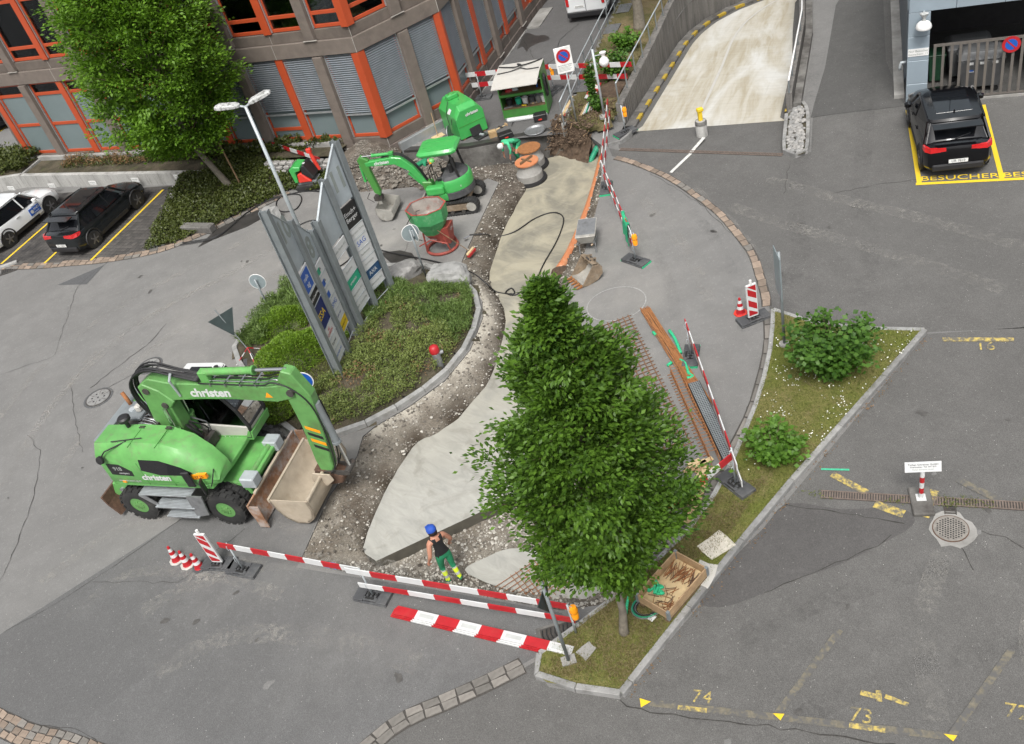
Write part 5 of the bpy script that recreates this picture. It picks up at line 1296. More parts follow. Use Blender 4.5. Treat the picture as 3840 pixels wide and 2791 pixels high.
def cushion(label, c, r_, h, n, seed):
    global RG
    RG = np.random.default_rng(seed)
    th = RG.random(n) * 2 * pi; u = RG.random(n) ** .5; 
    lob = 1 + .12 * np.sin(th * 3 + seed) + .08 * np.sin(th * 7)
    x = np.cos(th) * r_[0] * u * lob; y = np.sin(th) * r_[1] * u * lob
    z = h * np.sqrt(np.clip(1 - u ** 2 * .96, 0, 1)) * RG.uniform(.86, 1.04, n) + .06 * np.sin(x * 7) * np.cos(y * 6)
    C_ = np.stack([x, y, np.maximum(z, .03)], 1)
    N_ = np.stack([x / r_[0] ** 2, y / r_[1] ** 2, z / h ** 2 * .7 + .2], 1); N_ /= np.linalg.norm(N_, axis=1)[:, None]
    t = thing('cushion_shrub', label, 'shrub', c, 0, 'bright low cushion shrubs')
    bm = bmesh.new(); bmesh.ops.create_icosphere(bm, subdivisions=3, radius=1)
    for v in bm.verts: v.co = Vector((v.co.x * r_[0] * .9, v.co.y * r_[1] * .9, max(0, v.co.z) * h * .88))
    me = bpy.data.meshes.new('core'); bm.to_mesh(me); bm.free(); me.materials.append(M['leaf_ivy']); obj_of('core', me, t)
    obj_of('foliage', leaves_mesh('foliage', C_, N_, .07, 'leaf_lime', aspect=.45, jitter=.5), t)
cushion('large bright yellow-green cushion shrub left of the sign pylons', (-5.75,22.55,0.25), (1.3, .95), .75, 13000, 51)
cushion('bright green cushion shrub behind the larger one', (-6.14,24.41,0.25), (1.05, .7), .6, 8000, 52)
cushion('bright green cushion shrub beside the excavator front wheels', (-6.51,20.45,0.2), (.75, .55), .55, 5000, 53)
# turf blades, daisies, strip grass
cover('lawn', 'short patchy lawn on the grass triangle', TRI, lambda p: .112, 26000, .055, 'grass', .02, .16, 61, up=1.2, cat='lawn')
cover('dry_lawn', 'dry straw coloured grass on the lower grass triangle', [p[:2] for p in [(0.18,9.41,0),(-1.16,10.26,0),(-.37,10.92,0),(2.28,12.25,0),(3.63,13.42,0),(4.52,13.11,0)]], lambda p: .112, 16000, .06, 'grass_dry', .02, .14, 62, up=1.0, dens=-.1, cat='lawn')
cover('daisies', 'tiny white daisies scattered over the upper lawn', [p[:2] for p in [(6.9,18.36,0),(7.92,17.03,0),(9.6,16.07,0),(5.5,13.26,0),(3.98,13.27,0),(5.53,15.78,0)]], lambda p: .14, 420, .034, 'daisy', .02, 1, 63, up=.2, dens=.08, cat='flowers')
cover('strip_grass', 'dry grass on the planted strip beside the ramp wall', [p for p in STR], lambda p: .36, 9000, .1, 'grass_dry', .14, .12, 64, up=1.1, dens=-.2, cat='grass')
cover('strip_grass_green', 'green tufts on the planted strip beside the ramp wall', [p for p in STR], lambda p: .38, 6000, .1, 'grass', .14, .12, 65, up=1.1, dens=-.05, cat='grass')
cover('gutter_leaves', 'brown leaf litter along the foot of the lawn kerb', [p[:2] for p in [(9.62,16,0),(4.19,12.31,0),(0.16,9.29,0),(0.28,9.21,0),(4.31,12.13,0),(9.69,15.83,0)]], lambda p: .015, 900, .045, 'leaf_dry', .02, .5, 66, up=.3, dens=-.1, cat='leaf litter')
cover('joint_weeds', 'small weeds growing along the drain channel', [p[:2] for p in [(5.01,12.6,0),(5.44,12.5,0),(8.99,10.65,0),(8.85,10.42,0),(5.31,12.23,0)]], lambda p: .02, 500, .07, 'grass', .05, .2, 67, up=1, dens=.12, cat='weeds')

# ---- loose stones on the gravel
def stones(name, label, region, n, smin, smax, m, seed, zf=None, dens=None, up=0):
    R_ = np.random.default_rng(seed)
    base = np.array([(1, 0, 0), (-1, 0, 0), (0, 1, 0), (0, -1, 0), (0, 0, 1), (0, 0, -1), (.62, .62, .5), (-.62, .6, .52), (.6, -.62, .5), (-.6, -.6, .5)], float)
    tri_ = [(4, 6, 7), (4, 7, 9), (4, 9, 8), (4, 8, 6), (6, 2, 7), (7, 1, 9), (9, 3, 8), (8, 0, 6), (0, 2, 6), (2, 1, 7), (1, 3, 9), (3, 0, 8), (5, 2, 0), (5, 1, 2), (5, 3, 1), (5, 0, 3)]
    xs = [p[0] for p in region]; ys = [p[1] for p in region]; V, F_ = [], []; k = 0; tr_ = 0
    while k < n and tr_ < n * 10:
        tr_ += 1
        p = (R_.uniform(min(xs), max(xs)), R_.uniform(min(ys), max(ys)))
        if not inside(p, region): continue
        if zf is None and inside(p, SLAB2): continue
        if dens is not None and noise.noise(Vector((p[0] * .9, p[1] * .9, seed))) + R_.normal(0, .15) < dens: continue
        z = (zf or terrain_z)(p)
        s_ = smin + (smax - smin) * R_.random() ** 3
        sc = s_ * R_.uniform(.6, 1.2, 3) * np.array([1, 1, .75]); a = R_.random() * 6.28
        q = base * sc * R_.uniform(.8, 1.2, (10, 1))
        q = np.stack([q[:, 0] * cos(a) - q[:, 1] * sin(a), q[:, 0] * sin(a) + q[:, 1] * cos(a), q[:, 2]], 1) + np.array([p[0], p[1], z + s_ * .3 + up])
        V += q.tolist(); F_ += [(x + 10 * k, y + 10 * k, w_ + 10 * k) for x, y, w_ in tri_]; k += 1
    mb = MB(); mb.v, mb.f, mb.mi = V, F_, [0] * len(F_)
    o = mb.build(name, m, kind='stuff'); o['label'] = label; o['category'] = 'stones'
leafmat('pebble_lt', (.22, .2, .17), (.5, .48, .43), 0, .9)
leafmat('pebble_dk', (.05, .043, .036), (.22, .2, .17), 0, .9)
stones('gravel_stones', 'pale crushed stones strewn over the dug gravel', CUT2, 3200, .012, .05, 'pebble_lt', 71)
stones('dark_gravel_stones', 'brown crushed stones and clods on the dug gravel', CUT2, 10000, .012, .05, 'pebble_dk', 74)
stones('gravel_stones', 'coarse pale stones in front of the slab end', FRONT + [], 2600, .016, .06, 'pebble_lt', 72)
stones('rubble_stones', 'broken asphalt and stones heaped behind the small excavator', RUB + [], 1500, .03, .13, 'pebble_dk', 73)
GH = [(-3.9, 36.2), (-2.1, 35.2), (-1.7, 34.9), (-2.9, 34.0), (-4.4, 34.6)]
stones('gravel_heap', 'heap of grey crushed gravel against the office corner', GH, 2600, .025, .055, 'pebble_dk', 75, zf=lambda p: .08 + .7 * max(0, 1 - hypot(p[0] + 3.0, p[1] - 35.2) / 1.4))
mb = MB(); mb.lathe([(1.5, 0), (1.1, .3), (.6, .55), (.2, .68), (0.01, .7)], 14); hp = mb.build('gravel_heap_core', 'rubble', kind='structure'); hp.location = (-3.0, 35.2, .02); hp.scale = (1, .75, 1)
SB = [(3.7, 32.3), (4.5, 32.9), (5.7, 31.2), (5.0, 30.9)]
leafmat('clod', (.03, .02, .013), (.13, .09, .06), 0, .95)
stones('soil_clods', 'dark soil clods on the dug bank at the end of the planted strip', SB, 520, .02, .08, 'clod', 78, zf=lambda p: max(-.66, min(.42, -.66 + 1.15 * ((p[0] - 4.0) * .83 + (p[1] - 31.7) * .55) / .75)))
stones('soil_clods', 'brown soil and roots on the strip beside the ramp wall', [(4.7, 32.6), (5.3, 31.6), (6.2, 31.6), (7.6, 34.2), (6.6, 34.6), (5.4, 33.2)], 700, .015, .07, 'clod', 79, zf=lambda p: .45)
# ================================================================ site barriers, cones, beacons
def foot_parts(t, green=False):
    """recycled rubber foot: stepped block with sockets"""
    mb = MB(); mb.bx(-.42, .42, -.2, .2, 0, .045); mb.bx(-.42, -.17, -.19, .19, .045, .1); mb.bx(.17, .42, -.19, .19, .045, .1)
    for x in (-.13, -.03, .07): mb.bx(x, x + .05, -.17, .17, .045, .11)
    mb.bx(-.17, .17, .07, .17, .045, .112); mb.bx(-.17, .17, -.17, -.07, .045, .112)
    mb.build('rubber_foot', 'rubber_base', t, bev=.012)
    for x in (-.08, .02, .12): MB().bx(x - .028, x + .028, -.03, .03, .11, .1135).build('socket', 'tar', t)
    MB().bx(-.12, .1, -.14, -.085, .112, .1145).build('socket', 'tar', t)
    if green:
        for x in (-.424, .41): MB().bx(x, x + .014, -.2, .2, 0, .06).build('end_strip', 'green_sling', t)
def barrier_post(loc, rz, label, h=1.15, green=False, lamp=0, z=0, frz=None):
    t = thing('barrier_post', label, 'barrier post', (loc[0], loc[1], z), rz, 'barrier posts on rubber feet')
    foot_parts(t, green)
    MB().tube([(0, 0, .06), (0, 0, h)], .021, 10).build('post', 'galv', t, smooth=True)
    for zz in (h * .45, h - .14): MB().tube([(0, -.05, zz - .07), (0, -.06, zz), (0, -.05, zz + .07), (0, .0, zz + .09)], .009, 6).build('hook', 'galv', t)
    if lamp:
        l = thing('warning_lamp', lamp, 'warning lamp', (loc[0] + .09 * cos(rz), loc[1] + .09 * sin(rz) - .06, z + h - .3), rz, 'amber warning lamps on barriers')
        MB().lathe([(.0, -.14), (.07, -.13), (.08, 0), (.07, .03), (.085, .06), (.09, .13), (.07, .2), (.0, .22)], 14).build('body', 'amber', l, smooth=40)
        MB().tube([(0, 0, .2), (-.05, .03, .26), (-.08, .05, .24)], .008, 6).build('hook', 'galv', l)
    return t
def rail(a, b, label, n=None, red0=True, h=.2, nm='barrier_board', grp='red and white barrier boards', tilt=0, th=.025):
    """striped board from a to b (3-D end points, board centre line)"""
    a, b = Vector(a), Vector(b); d = b - a; L = d.length; n = n or max(2, round(L / .5))
    t = thing(nm, label, 'barrier', a, 0, grp)
    t.matrix_world = frame(a, d, (0, -sin(tilt), cos(tilt)) if not tilt else Matrix.Rotation(tilt, 3, d) @ Vector((0, 0, 1)))
    for k in range(n):
        r_ = (k % 2 == 0) == red0
        MB().bx(L * k / n, L * (k + 1) / n, -th / 2, th / 2, -h / 2, h / 2).build('red_stripe' if r_ else 'white_stripe', 'red' if r_ else 'board_white', t)
    return t
# -- barrier along the near side of the dig
pA, pB, pC = (-7.29,15.25,0), (-4.28,13.33,0), (-.31,10.86,0)
nA = atan2(pC[1] - pA[1], pC[0] - pA[0])
barrier_post(pA, nA, 'barrier post on a rubber foot beside the left striped beacon', 1.0)
barrier_post(pB, nA, 'barrier post on a rubber foot in the middle of the near barrier', 1.0)
barrier_post((pC[0], pC[1], .05), nA + .9, 'barrier post with amber lamp at the lawn tip', 1.05, lamp='amber warning lamp at the right end of the near barrier')
up_ = lambda p, z: (p[0], p[1], z)
rail(up_((pA[0] - .22, pA[1] + .1), .93), up_(pB, .93), 'upper striped board from the left beacon to the middle post', 8, True, .17)
rail(up_((pB[0] - .3, pB[1] + .11), .95), up_(pC, .97), 'upper striped board from the middle post to the lawn tip', 8, False, .17)
rail(up_((pB[0] - .18, pB[1] + .06), .45), up_((pC[0] + .05, pC[1]), .5), 'lower striped board of the near barrier', 8, False, .15)
# -- spare boards stacked on the road
q0, q1 = Vector((-3.88,12.76,0)), Vector((-.57,10.54,0))
for k in range(3):
    o = (q1 - q0).normalized(); s_ = Vector((o.y, -o.x, 0)) * (.03 * (2 - k))
    t = thing('spare_board', ['bottom spare striped board under the stack on the road', 'middle spare striped board in the stack on the road', 'top spare red and white board lying on the road'][k], 'barrier', (0, 0, 0), 0, 'spare boards stacked on the road')
    t.matrix_world = frame(q0 + s_ * .5 + Vector((0, 0, .02 + k * .045)) + o * (.05 * k), o)
    for j in range(8): MB().bx(.5 * j, .5 * (j + 1), -.1, .1, 0, .035).build('red_stripe' if j % 2 == 0 else 'white_stripe', 'red' if j % 2 == 0 else 'board_white', t)
    if k == 2:
        for j in range(1, 8, 2): MB().bx(.5 * j + .08, .5 * j + .42, -.045, .045, .035, .038).build('label_patch', 'reflective', t)
# -- barrier on the right, along the lawn
rA, rB = (4.44,17.77,0), (3.86,13.23,0)
rB = (rB[0], rB[1])
barrier_post(rA, -2.0, 'barrier post with green-edged foot beside the steel bars', 1.15, True)
barrier_post((rB[0], rB[1], .1), -1.2, 'barrier post on the lawn edge near the small hazel', 1.15, z=.1)
dR = (Vector((rB[0], rB[1], 0)) - Vector((rA[0], rA[1], 0))).normalized()
e0 = Vector((rA[0], rA[1], 0)) - dR * .15; e1 = Vector((rB[0], rB[1], 0)) + dR * .45
rail((e0.x, e0.y, 1.05), (e1.x, e1.y, 1.12), 'upper striped board running down beside the steel bars', 10, True, .19)
rail((e0.x + .06, e0.y, .55), (e1.x + .06, e1.y, .6), 'lower striped board running down beside the steel bars', 10, True, .19)
rail((rB[0], rB[1], 1.02), (2.22,12.57,0.75), 'short striped board slanting from the lawn post behind the tree', 5, True, .19)
# -- barrier at the ramp mouth
bA, bB, bC = (6.48,30.65,0), (4.79,27.18,0), (4.44,22.6,0)
barrier_post(bA, .3, 'barrier post with amber lamp beside the end of the ramp wall', 1.1, True, lamp='amber warning lamp at the end of the ramp wall')
barrier_post(bB, -1.9, 'barrier post on a green-edged foot beside the orange pipe', 1.1, True)
barrier_post(bC, -1.0, 'barrier post with a green net hanging at the chalk ring', 1.1, True, lamp='amber warning lamp beside the green net')
bD = (6.73,32.91,0)
for zz in (1.0, .55): rail((bA[0] - .25, bA[1] + .9, zz), (bB[0], bB[1], zz), ('upper' if zz > .8 else 'lower') + ' striped board across the end of the planted strip', 9, True, .17)
for zz in (.98, .5): rail((bB[0], bB[1], zz), (bC[0], bC[1], zz), ('upper' if zz > .8 else 'lower') + ' striped board from the orange pipe to the green net post', 11, zz < .8, .17)
nt = thing('green_net', 'folded green net hung over the striped board by the chalk ring', 'net', ((bB[0] * .15 + bC[0] * .85), (bB[1] * .15 + bC[1] * .85), 1.0), atan2(bC[1] - bB[1], bC[0] - bB[0]))
mb = MB()
for s_ in (-.035, .035):
    n_ = 9
    for i in range(n_):
        for j in range(5): mb.v.append((-.5 + i * .11, s_ * (1 + .3 * j) + .02 * sin(i * 1.9 + j), .08 - j * .19 + .04 * sin(i)))
for q in (0, 45):
    for i in range(8):
        for j in range(4): mb.f.append((q + i * 5 + j, q + (i + 1) * 5 + j, q + (i + 1) * 5 + j + 1, q + i * 5 + j + 1)); mb.mi.append(0)
for i in range(8): mb.f.append((i * 5, 45 + i * 5, 45 + (i + 1) * 5, (i + 1) * 5)); mb.mi.append(0)
mb.build('cloth', 'green_sling', nt, smooth=True)
# -- barrier across the side lane behind the tool box
cA, cB = (2.22,37.59,0), (5.03,36.05,0)
barrier_post(cA, -.4, 'barrier post against the office plinth behind the green tank', 1.1)
barrier_post(cB, .7, 'barrier post with amber lamp right of the tool box', 1.15, lamp='amber warning lamp right of the tool box')
cD = Vector((cB[0] - cA[0], cB[1] - cA[1], 0)).normalized()
cE = (8.06,35.34,0)
for zz in (1.08, .62):
    rail((cA[0] - .5 * cD.x, cA[1] - .5 * cD.y, zz), (cB[0], cB[1], zz), ('upper' if zz > .8 else 'lower') + ' striped board across the side lane behind the tool box', 8, False, .19)
    rail((cB[0], cB[1], zz), (7.68,33.23,1.35) if zz > .8 else (7.5,33.46,0.85), ('upper' if zz > .8 else 'lower') + ' striped board from the side lane to the ramp wall', 8, False, .19)
# -- beacons
def beacon(loc, rz, label, lean=0, z=0):
    t = thing('striped_beacon', label, 'beacon', (loc[0], loc[1], z), rz, 'striped beacons on rubber feet')
    foot_parts(t)
    R_ = T(0, 0, .12) @ Matrix.Rotation(lean, 4, 'Y')
    b = MB(); b.bx(-.145, .145, -.03, .03, 0, 1.02); b.build('board', 'board_white', t, bev=.012).matrix_local = R_
    for k in range(3):
        z0 = .06 + k * .34
        MB().add([(-.115, -.034, z0), (.115, -.034, z0 - .0), (.115, -.034, z0 + .05), (-.115, -.034, z0 + .2)] if k == 0 else [(-.115, -.034, z0 - .02), (.115, -.034, z0 - .19), (.115, -.034, z0 + .0), (-.115, -.034, z0 + .18)], [(0, 1, 2, 3)]).build('red_stripe', 'red', t).matrix_local = R_
    MB().add([(-.115, -.034, .98), (.115, -.034, .79), (.115, -.034, .98)], [(0, 1, 2)]).build('red_stripe', 'red', t).matrix_local = R_
    MB().tube([(0, 0, 1.0), (0, 0, 1.14)], .035, 8).build('socket_tube', 'white', t).matrix_local = R_
    return t
beacon((-7.91,15.67,0), nA + .15, 'red and white striped beacon next to three stacked cones on the left')
beacon((6.38,18.47,0), .1, 'red and white striped beacon beside the curved sett row')
# -- cones
def cone(loc, label, base='red_or', z=0):
    t = thing('traffic_cone', label, 'cone', (loc[0], loc[1], z), rnd(0, 3), 'red and white traffic cones')
    MB().prism([(.17 * cos(k * pi / 4 + pi / 8) * 1.12, .17 * sin(k * pi / 4 + pi / 8) * 1.12) for k in range(8)], 0, .035).build('base', base, t, bev=.01)
    zs = [(.035, .125), (.06, .11), (.17, .09), (.26, .073), (.35, .056), (.44, .04), (.5, .03)]
    for i, ((z0, r0), (z1, r1)) in enumerate(zip(zs, zs[1:])):
        w_ = i in (2, 4)
        MB().cyl((0, 0, z0), (0, 0, z1), r0, r1, 18, cap=(i == 5)).build('white_band' if w_ else 'red_band', 'board_white' if w_ else 'red', t, smooth=40)
    return t
cone((6.19,18.87,0), 'single red and white cone beside the striped beacon on the right')
cone((-9.02,16.25,0), 'leftmost of the three cones beside the left beacon', 'cream'); cone((-8.72,15.99,0), 'middle one of the three cones beside the left beacon', 'cream'); cone((-8.41,15.78,0), 'rightmost of the three cones, next to the left beacon', 'rubber_base')

# ================================================================ signs and lamps
def post(t, h, r_=.03, m='galv', z0=-.05): return MB().tube([(0, 0, z0), (0, 0, h)], r_, 10).build('post', m, t, smooth=True)
def sign_thing(name, label, loc, rz, cat='sign'): return thing(name, label, cat, loc, rz)
t = sign_thing('no_parking_sign', 'tall no parking sign with text panel in the planted strip', (5.03,32.01,0.3), -.12)
post(t, 2.9); MB().bx(-.3, .3, -.055, -.035, 2.0, 2.95).build('panel', 'white', t, bev=.01)
MB().cyl((0, -.062, 2.62), (0, -.056, 2.62), .25, n=32).build('red_ring', 'red', t); MB().cyl((0, -.066, 2.62), (0, -.061, 2.62), .17, n=32).build('blue_field', 'blue', t)
MB().bx(-.17, .17, -.07, -.0655, -.022, .022, T(0, 0, 2.62) @ Matrix.Rotation(pi / 4, 4, 'Y')).build('slash', 'red', t)
text('Gerichtliches Verbot', .06, 'black', t, frame((0, -.058, 2.29), (1, 0, 0), (0, -1, 0)))
for k in range(4): MB().bx(-.24, .22 - .05 * (k % 2), -.0575, -.0555, 2.22 - k * .045, 2.235 - k * .045).build('text_line', 'grey_txt', t)
t = thing('pole_lamp', 'grey lamp pole with a globe lamp in the planted strip', 'street lamp', (6.03,31.68,0.35))
post(t, 2.6, .045, 'pole'); MB().lathe([(.2, 0), (.2, .08), (.12, .12), (.06, .14)], 16).build('base', 'concrete', t)
MB().tube([(0, 0, 2.35), (.28, -.05, 2.35)], .018, 8).build('arm', 'pole', t)
MB().lathe([(.0, -.22), (.1, -.19), (.17, -.1), (.18, 0), (.13, .1), (.06, .16), (.06, .2), (.1, .27), (.12, .32), (0, .32)], 20, T(.33, -.06, 2.1)).build('globe', 'white', t, smooth=50)
# double-headed street lamp
t = thing('street_lamp', 'tall street lamp with two flat white heads behind the sign pylons', 'street lamp', (-5.29, 28.03, 0))
MB().tube([(0, 0, -.05), (0, 0, 2.5), (0, 0, 5.85)], [.075, .065, .05], 14).build('post', 'pole', t, smooth=True)
la = Vector((.985, -.12, 0)).normalized()
for s_, tl in ((-1, .14), (1, .22)):
    MB().tube([(0, 0, 5.85), la * s_ * .18 + Vector((0, 0, 5.93))], .035, 8).build('arm', 'pole', t)
    F_ = frame(Vector((0, 0, 5.93)) + la * s_ * .15, la * s_ + Vector((0, 0, tl)))
    q = lambda x, w1, z0, z1: [(x, -w1, z0), (x, w1, z0), (x, w1, z1 * .6), (x, w1 * .55, z1), (x, -w1 * .55, z1), (x, -w1, z1 * .6)]
    MB().loft([q(0, .08, -.02, .06), q(.12, .15, -.03, .1), q(.6, .15, -.03, .12), q(.76, .09, -.02, .06)], M=F_).build('lamp_head', 'lamp_grey', t, bev=.01)
# signs on the island, seen from behind
def back_sign(label, loc, h, r_, face, tilt=0, two=False):
    t = thing('round_sign', label, 'sign', loc, 0, 'round road signs seen from behind')
    post(t, h + r_ * .6, .03, 'galv_dk')
    for k, a in enumerate(face):
        d = Vector((cos(a), sin(a), 0)); c = Vector((0, 0, h)) + d * .09
        MB().cyl(c, c + d * .015, r_, n=28).build('plate', 'sign_back', t, bev=.004); MB().tube([c + d * .008 + (Vector((-d.y, d.x, 0)) * cos(j * pi / 14) + Vector((0, 0, 1)) * sin(j * pi / 14)) * r_ for j in range(28)], .012, 5, closed=True).build('rim', 'white', t)
        MB().box(c - d * .03, (.05, .05, .2), a).build('bracket', 'galv', t)
back_sign('round sign on a grey post left of the pylons, back towards us', (-6.79,25.75,0.15), 1.15, .27, [radians(72)])
back_sign('two round signs on one post behind the boulder', (-1.67,24.82,0.3), 1.55, .27, [radians(100), radians(20)])
t = thing('triangle_sign', 'triangular warning sign on a folding frame, seen from behind', 'sign', (-7.24,23.51,0), radians(0))
foot_parts(t, True)
tilt = Vector((-.36, .55, 0))
MB().tube([(0, 0, .1), (-.28, .25, .95), (-.55, .48, 1.85)], .018, 8).build('post', 'galv_dk', t)
F_ = frame((-.42, .38, 1.45), (.86, .5, 0), (-.3, .3, .9))
MB().prism([(-.42, .22), (.42, .22), (0, -.52)], -.008, .008, F_ @ Matrix(((1, 0, 0, 0), (0, 0, 1, 0), (0, 1, 0, 0), (0, 0, 0, 1)))).build('plate', 'sign_dk', t)
for e_ in ((-.65, .1, .02), (.05, -.55, .02), (.45, .35, .02)):
    a_, b_ = Vector((-.1, .1, .5)), Vector(e_)
    for k in range(4): MB().tube([a_.lerp(b_, k / 4), a_.lerp(b_, (k + 1) / 4)], .016, 6).build('leg', 'red' if k % 2 == 0 else 'board_white', t)
t = thing('arrow_sign', 'round blue sign with white arrow behind the excavator arm', 'sign', (-5.35,20.1,0.2))
post(t, 1.0, .03, 'galv'); d = Vector((-.17, -.98, 0)).normalized(); c = Vector((0, 0, 1.05)) + d * .05
Fs = frame(c, (-d.y, d.x, 0), d)
MB().cyl(c - d * .01, c + d * .01, .3, n=32).build('plate', 'white', t); MB().cyl(c + d * .01, c + d * .014, .275, n=32).build('blue_field', 'blue', t)
ar = Matrix.Rotation(radians(-50), 4, 'Z')
MB().prism([(-.2, -.03), (.06, -.03), (.06, -.11), (.21, 0), (.06, .11), (.06, .03), (-.2, .03)], .0145, .018, Fs @ ar).build('arrow', 'board_white', t)
t = thing('road_sign', 'tall rectangular sign seen edge-on at the top of the grass triangle', 'sign', (6.62, 17.08, .11))
post(t, 2.75, .035, 'galv_dk'); MB().lathe([(.14, -.02), (.13, .04), (.05, .05)], 14).build('base', 'concrete', t)
a_ = radians(80)
MB().bx(-.32, .32, -.02, .0, 1.55, 2.75, RZ(a_) @ T(0, .06, 0)).build('panel', 'sign_back', t, bev=.01)
t = thing('tip_sign', 'grey signpost with dark triangular sign under the foreground tree', 'sign', (-.59, 10.31, .11))
post(t, 2.5, .035, 'galv_dk'); MB().prism([(-.32, .2), (.32, .2), (0, -.4)], -.008, .008, T(-.05, .07, 1.9) @ RZ(1.1) @ Matrix(((1, 0, 0, 0), (0, 0, 1, 0), (0, 1, 0, 0), (0, 0, 0, 1)))).build('plate', 'sign_dk', t)
MB().box((0, 0, .02), (.28, .2, .04)).build('base', 'concrete', t)
# striped post with a name board by the drain channel
t = thing('name_board_post', 'low red and white post carrying a white name board by the drain', 'sign', (7.06,11.51,0), -.35)
MB().bx(-.2, .2, -.42, .3, 0, .1).build('base_block', 'concrete_dark', t, bev=.02)
for k in range(5): MB().cyl((0, 0, .1 + k * .155), (0, 0, .1 + (k + 1) * .155), .045, n=16).build('white_band' if k % 2 == 0 else 'red_band', 'board_white' if k % 2 == 0 else 'red', t)
MB().bx(-.09, .09, -.09, .09, .1, .112).build('base_plate', 'board_white', t)
Fb = T(.0, -.0, 1.0) @ Matrix.Rotation(-.35, 4, 'X')
MB().bx(-.33, .33, -.012, .0, -.11, .11, Fb).build('board', 'board_white', t)
text('Tschan Schreiner GmbH', .055, 'black', t, Fb @ frame((0, -.014, .05), (1, 0, 0), (0, -1, 0))); text('Innenausbau  Tel. 041 810', .045, 'black', t, Fb @ frame((0, -.014, -.0), (1, 0, 0), (0, -1, 0))); text('Tschan Schreiner GmbH', .04, 'grey_txt', t, Fb @ frame((0, -.014, -.055), (1, 0, 0), (0, -1, 0)))
# bollard with yellow key box on the ramp
t = thing('key_bollard', 'concrete bollard with a yellow key post at the ramp mouth', 'bollard', (8.79,29.05,-.2))
MB().lathe([(.2, 0), (.2, .6), (.17, .64), (.0, .64)], 20).build('bollard', 'wall_light', t, smooth=40); MB().lathe([(.205, .5), (.205, .6), (.18, .645)], 20, cap=False).build('rim', 'concrete_dark', t, smooth=40)
MB().bx(-.07, .07, -.06, .06, .64, .98).build('key_post', 'yellow', t, bev=.01); MB().bx(-.1, .12, -.09, .07, .98, 1.1).build('key_head', 'yellow', t, bev=.02)
# hydrant
t = thing('hydrant', 'small grey hydrant with a red cap at the island edge', 'hydrant', (-1.84,20.46,0.2)); t.scale = (1.3, 1.3, 1.25)
MB().lathe([(.09, -.1), (.09, .28), (.07, .3)], 16).build('barrel', 'steel', t, smooth=40); MB().lathe([(.1, .3), (.11, .34), (.1, .44), (.06, .48), (0, .49)], 16).build('cap', 'red', t, smooth=40); MB().cyl((.05, 0, .25), (.16, .02, .25), .045, n=12).build('outlet', 'steel', t)

# ================================================================ manhole covers, gullies
def cover_plate(loc, r_, label, name='manhole_cover'):
    t = thing(name, label, 'manhole', loc, rnd(0, 2), 'cast iron manhole covers')
    MB().lathe([(r_ * 1.0, .004), (r_ * 1.0, .012), (.0, .012)], 32).build('asphalt_collar', 'asphalt_patch', t)
    MB().lathe([(r_ * .86, .01), (r_ * .86, .018), (0, .018)], 32).build('frame_ring', 'iron', t)
    MB().lathe([(r_ * .78, .016), (r_ * .78, .024), (0, .024)], 32).build('lid', 'kerb', t)
    for k in range(7):
        a = k * pi / 3; rr = 0 if k == 6 else r_ * .42
        MB().cyl((rr * cos(a), rr * sin(a), .022), (rr * cos(a), rr * sin(a), .026), r_ * .07, n=8).build('hole', 'tar', t)
        if k < 6: MB().box((cos(a + .52) * r_ * .55, sin(a + .52) * r_ * .55, .0255), (r_ * .38, .012, .003), a + .52).build('rib', 'iron', t)
cover_plate((-12.37,24.18,0), .47, 'round manhole cover left of the excavator'); cover_plate((-10.83,25.08,0), .42, 'round manhole cover behind the excavator')
t = thing('grated_manhole', 'round perforated iron grate set in rough concrete by the drain', 'drain', (7.2,10.67,0)); t.scale = (.82, .82, 1)
pl_ = [(.5 + rnd(-.06, .1)) * Vector((cos(k * pi / 9), sin(k * pi / 9))) for k in range(18)]
MB().prism([tuple(p) for p in pl_], .003, .014).build('concrete_collar', 'concrete', t); MB().lathe([(.4, .01), (.4, .028), (0, .028)], 36).build('grate', 'rust_dk', t); MB().lathe([(.38, .02), (.38, .031), (0, .031)], 36).build('grate_plate', 'sett_grey', t)
for i in range(-5, 6):
    for j in range(-5, 6):
        x, y = i * .066 + (j % 2) * .033, j * .057
        if hypot(x, y) < .31: MB().cyl((x, y, .03), (x, y, .033), .02, n=8).build('hole', 'tar', t)
t = thing('gully_grate', 'rectangular gully grate with wavy slots at the lawn tip', 'drain', (-.65,10.99,0), nA + .55)
MB().bx(-.42, .42, -.3, .3, .005, .02).build('frame', 'concrete_dark', t); MB().bx(-.34, .34, -.24, .24, .018, .03).build('grate', 'iron', t)
for k in range(8): MB().tube([(-.3 + k * .085, -.2, .031), (-.28 + k * .085, -.07, .031), (-.31 + k * .085, .07, .031), (-.29 + k * .085, .2, .031)], .017, 4).build('slot', 'tar', t)
t = thing('gully_grate', 'small gully grate at the left end of the paved bays', 'drain', (-17.99,35.19,0), .1)
MB().bx(-.35, .35, -.3, .25, .01, .02).build('grate', 'iron', t); MB().bx(-.5, .3, .28, .45, 0, .12).build('kerb_inlet', 'kerb_light', t, bev=.02)
for k in range(6): MB().bx(-.28 + k * .1, -.23 + k * .1, -.2, .15, .02, .022).build('slot', 'tar', t)
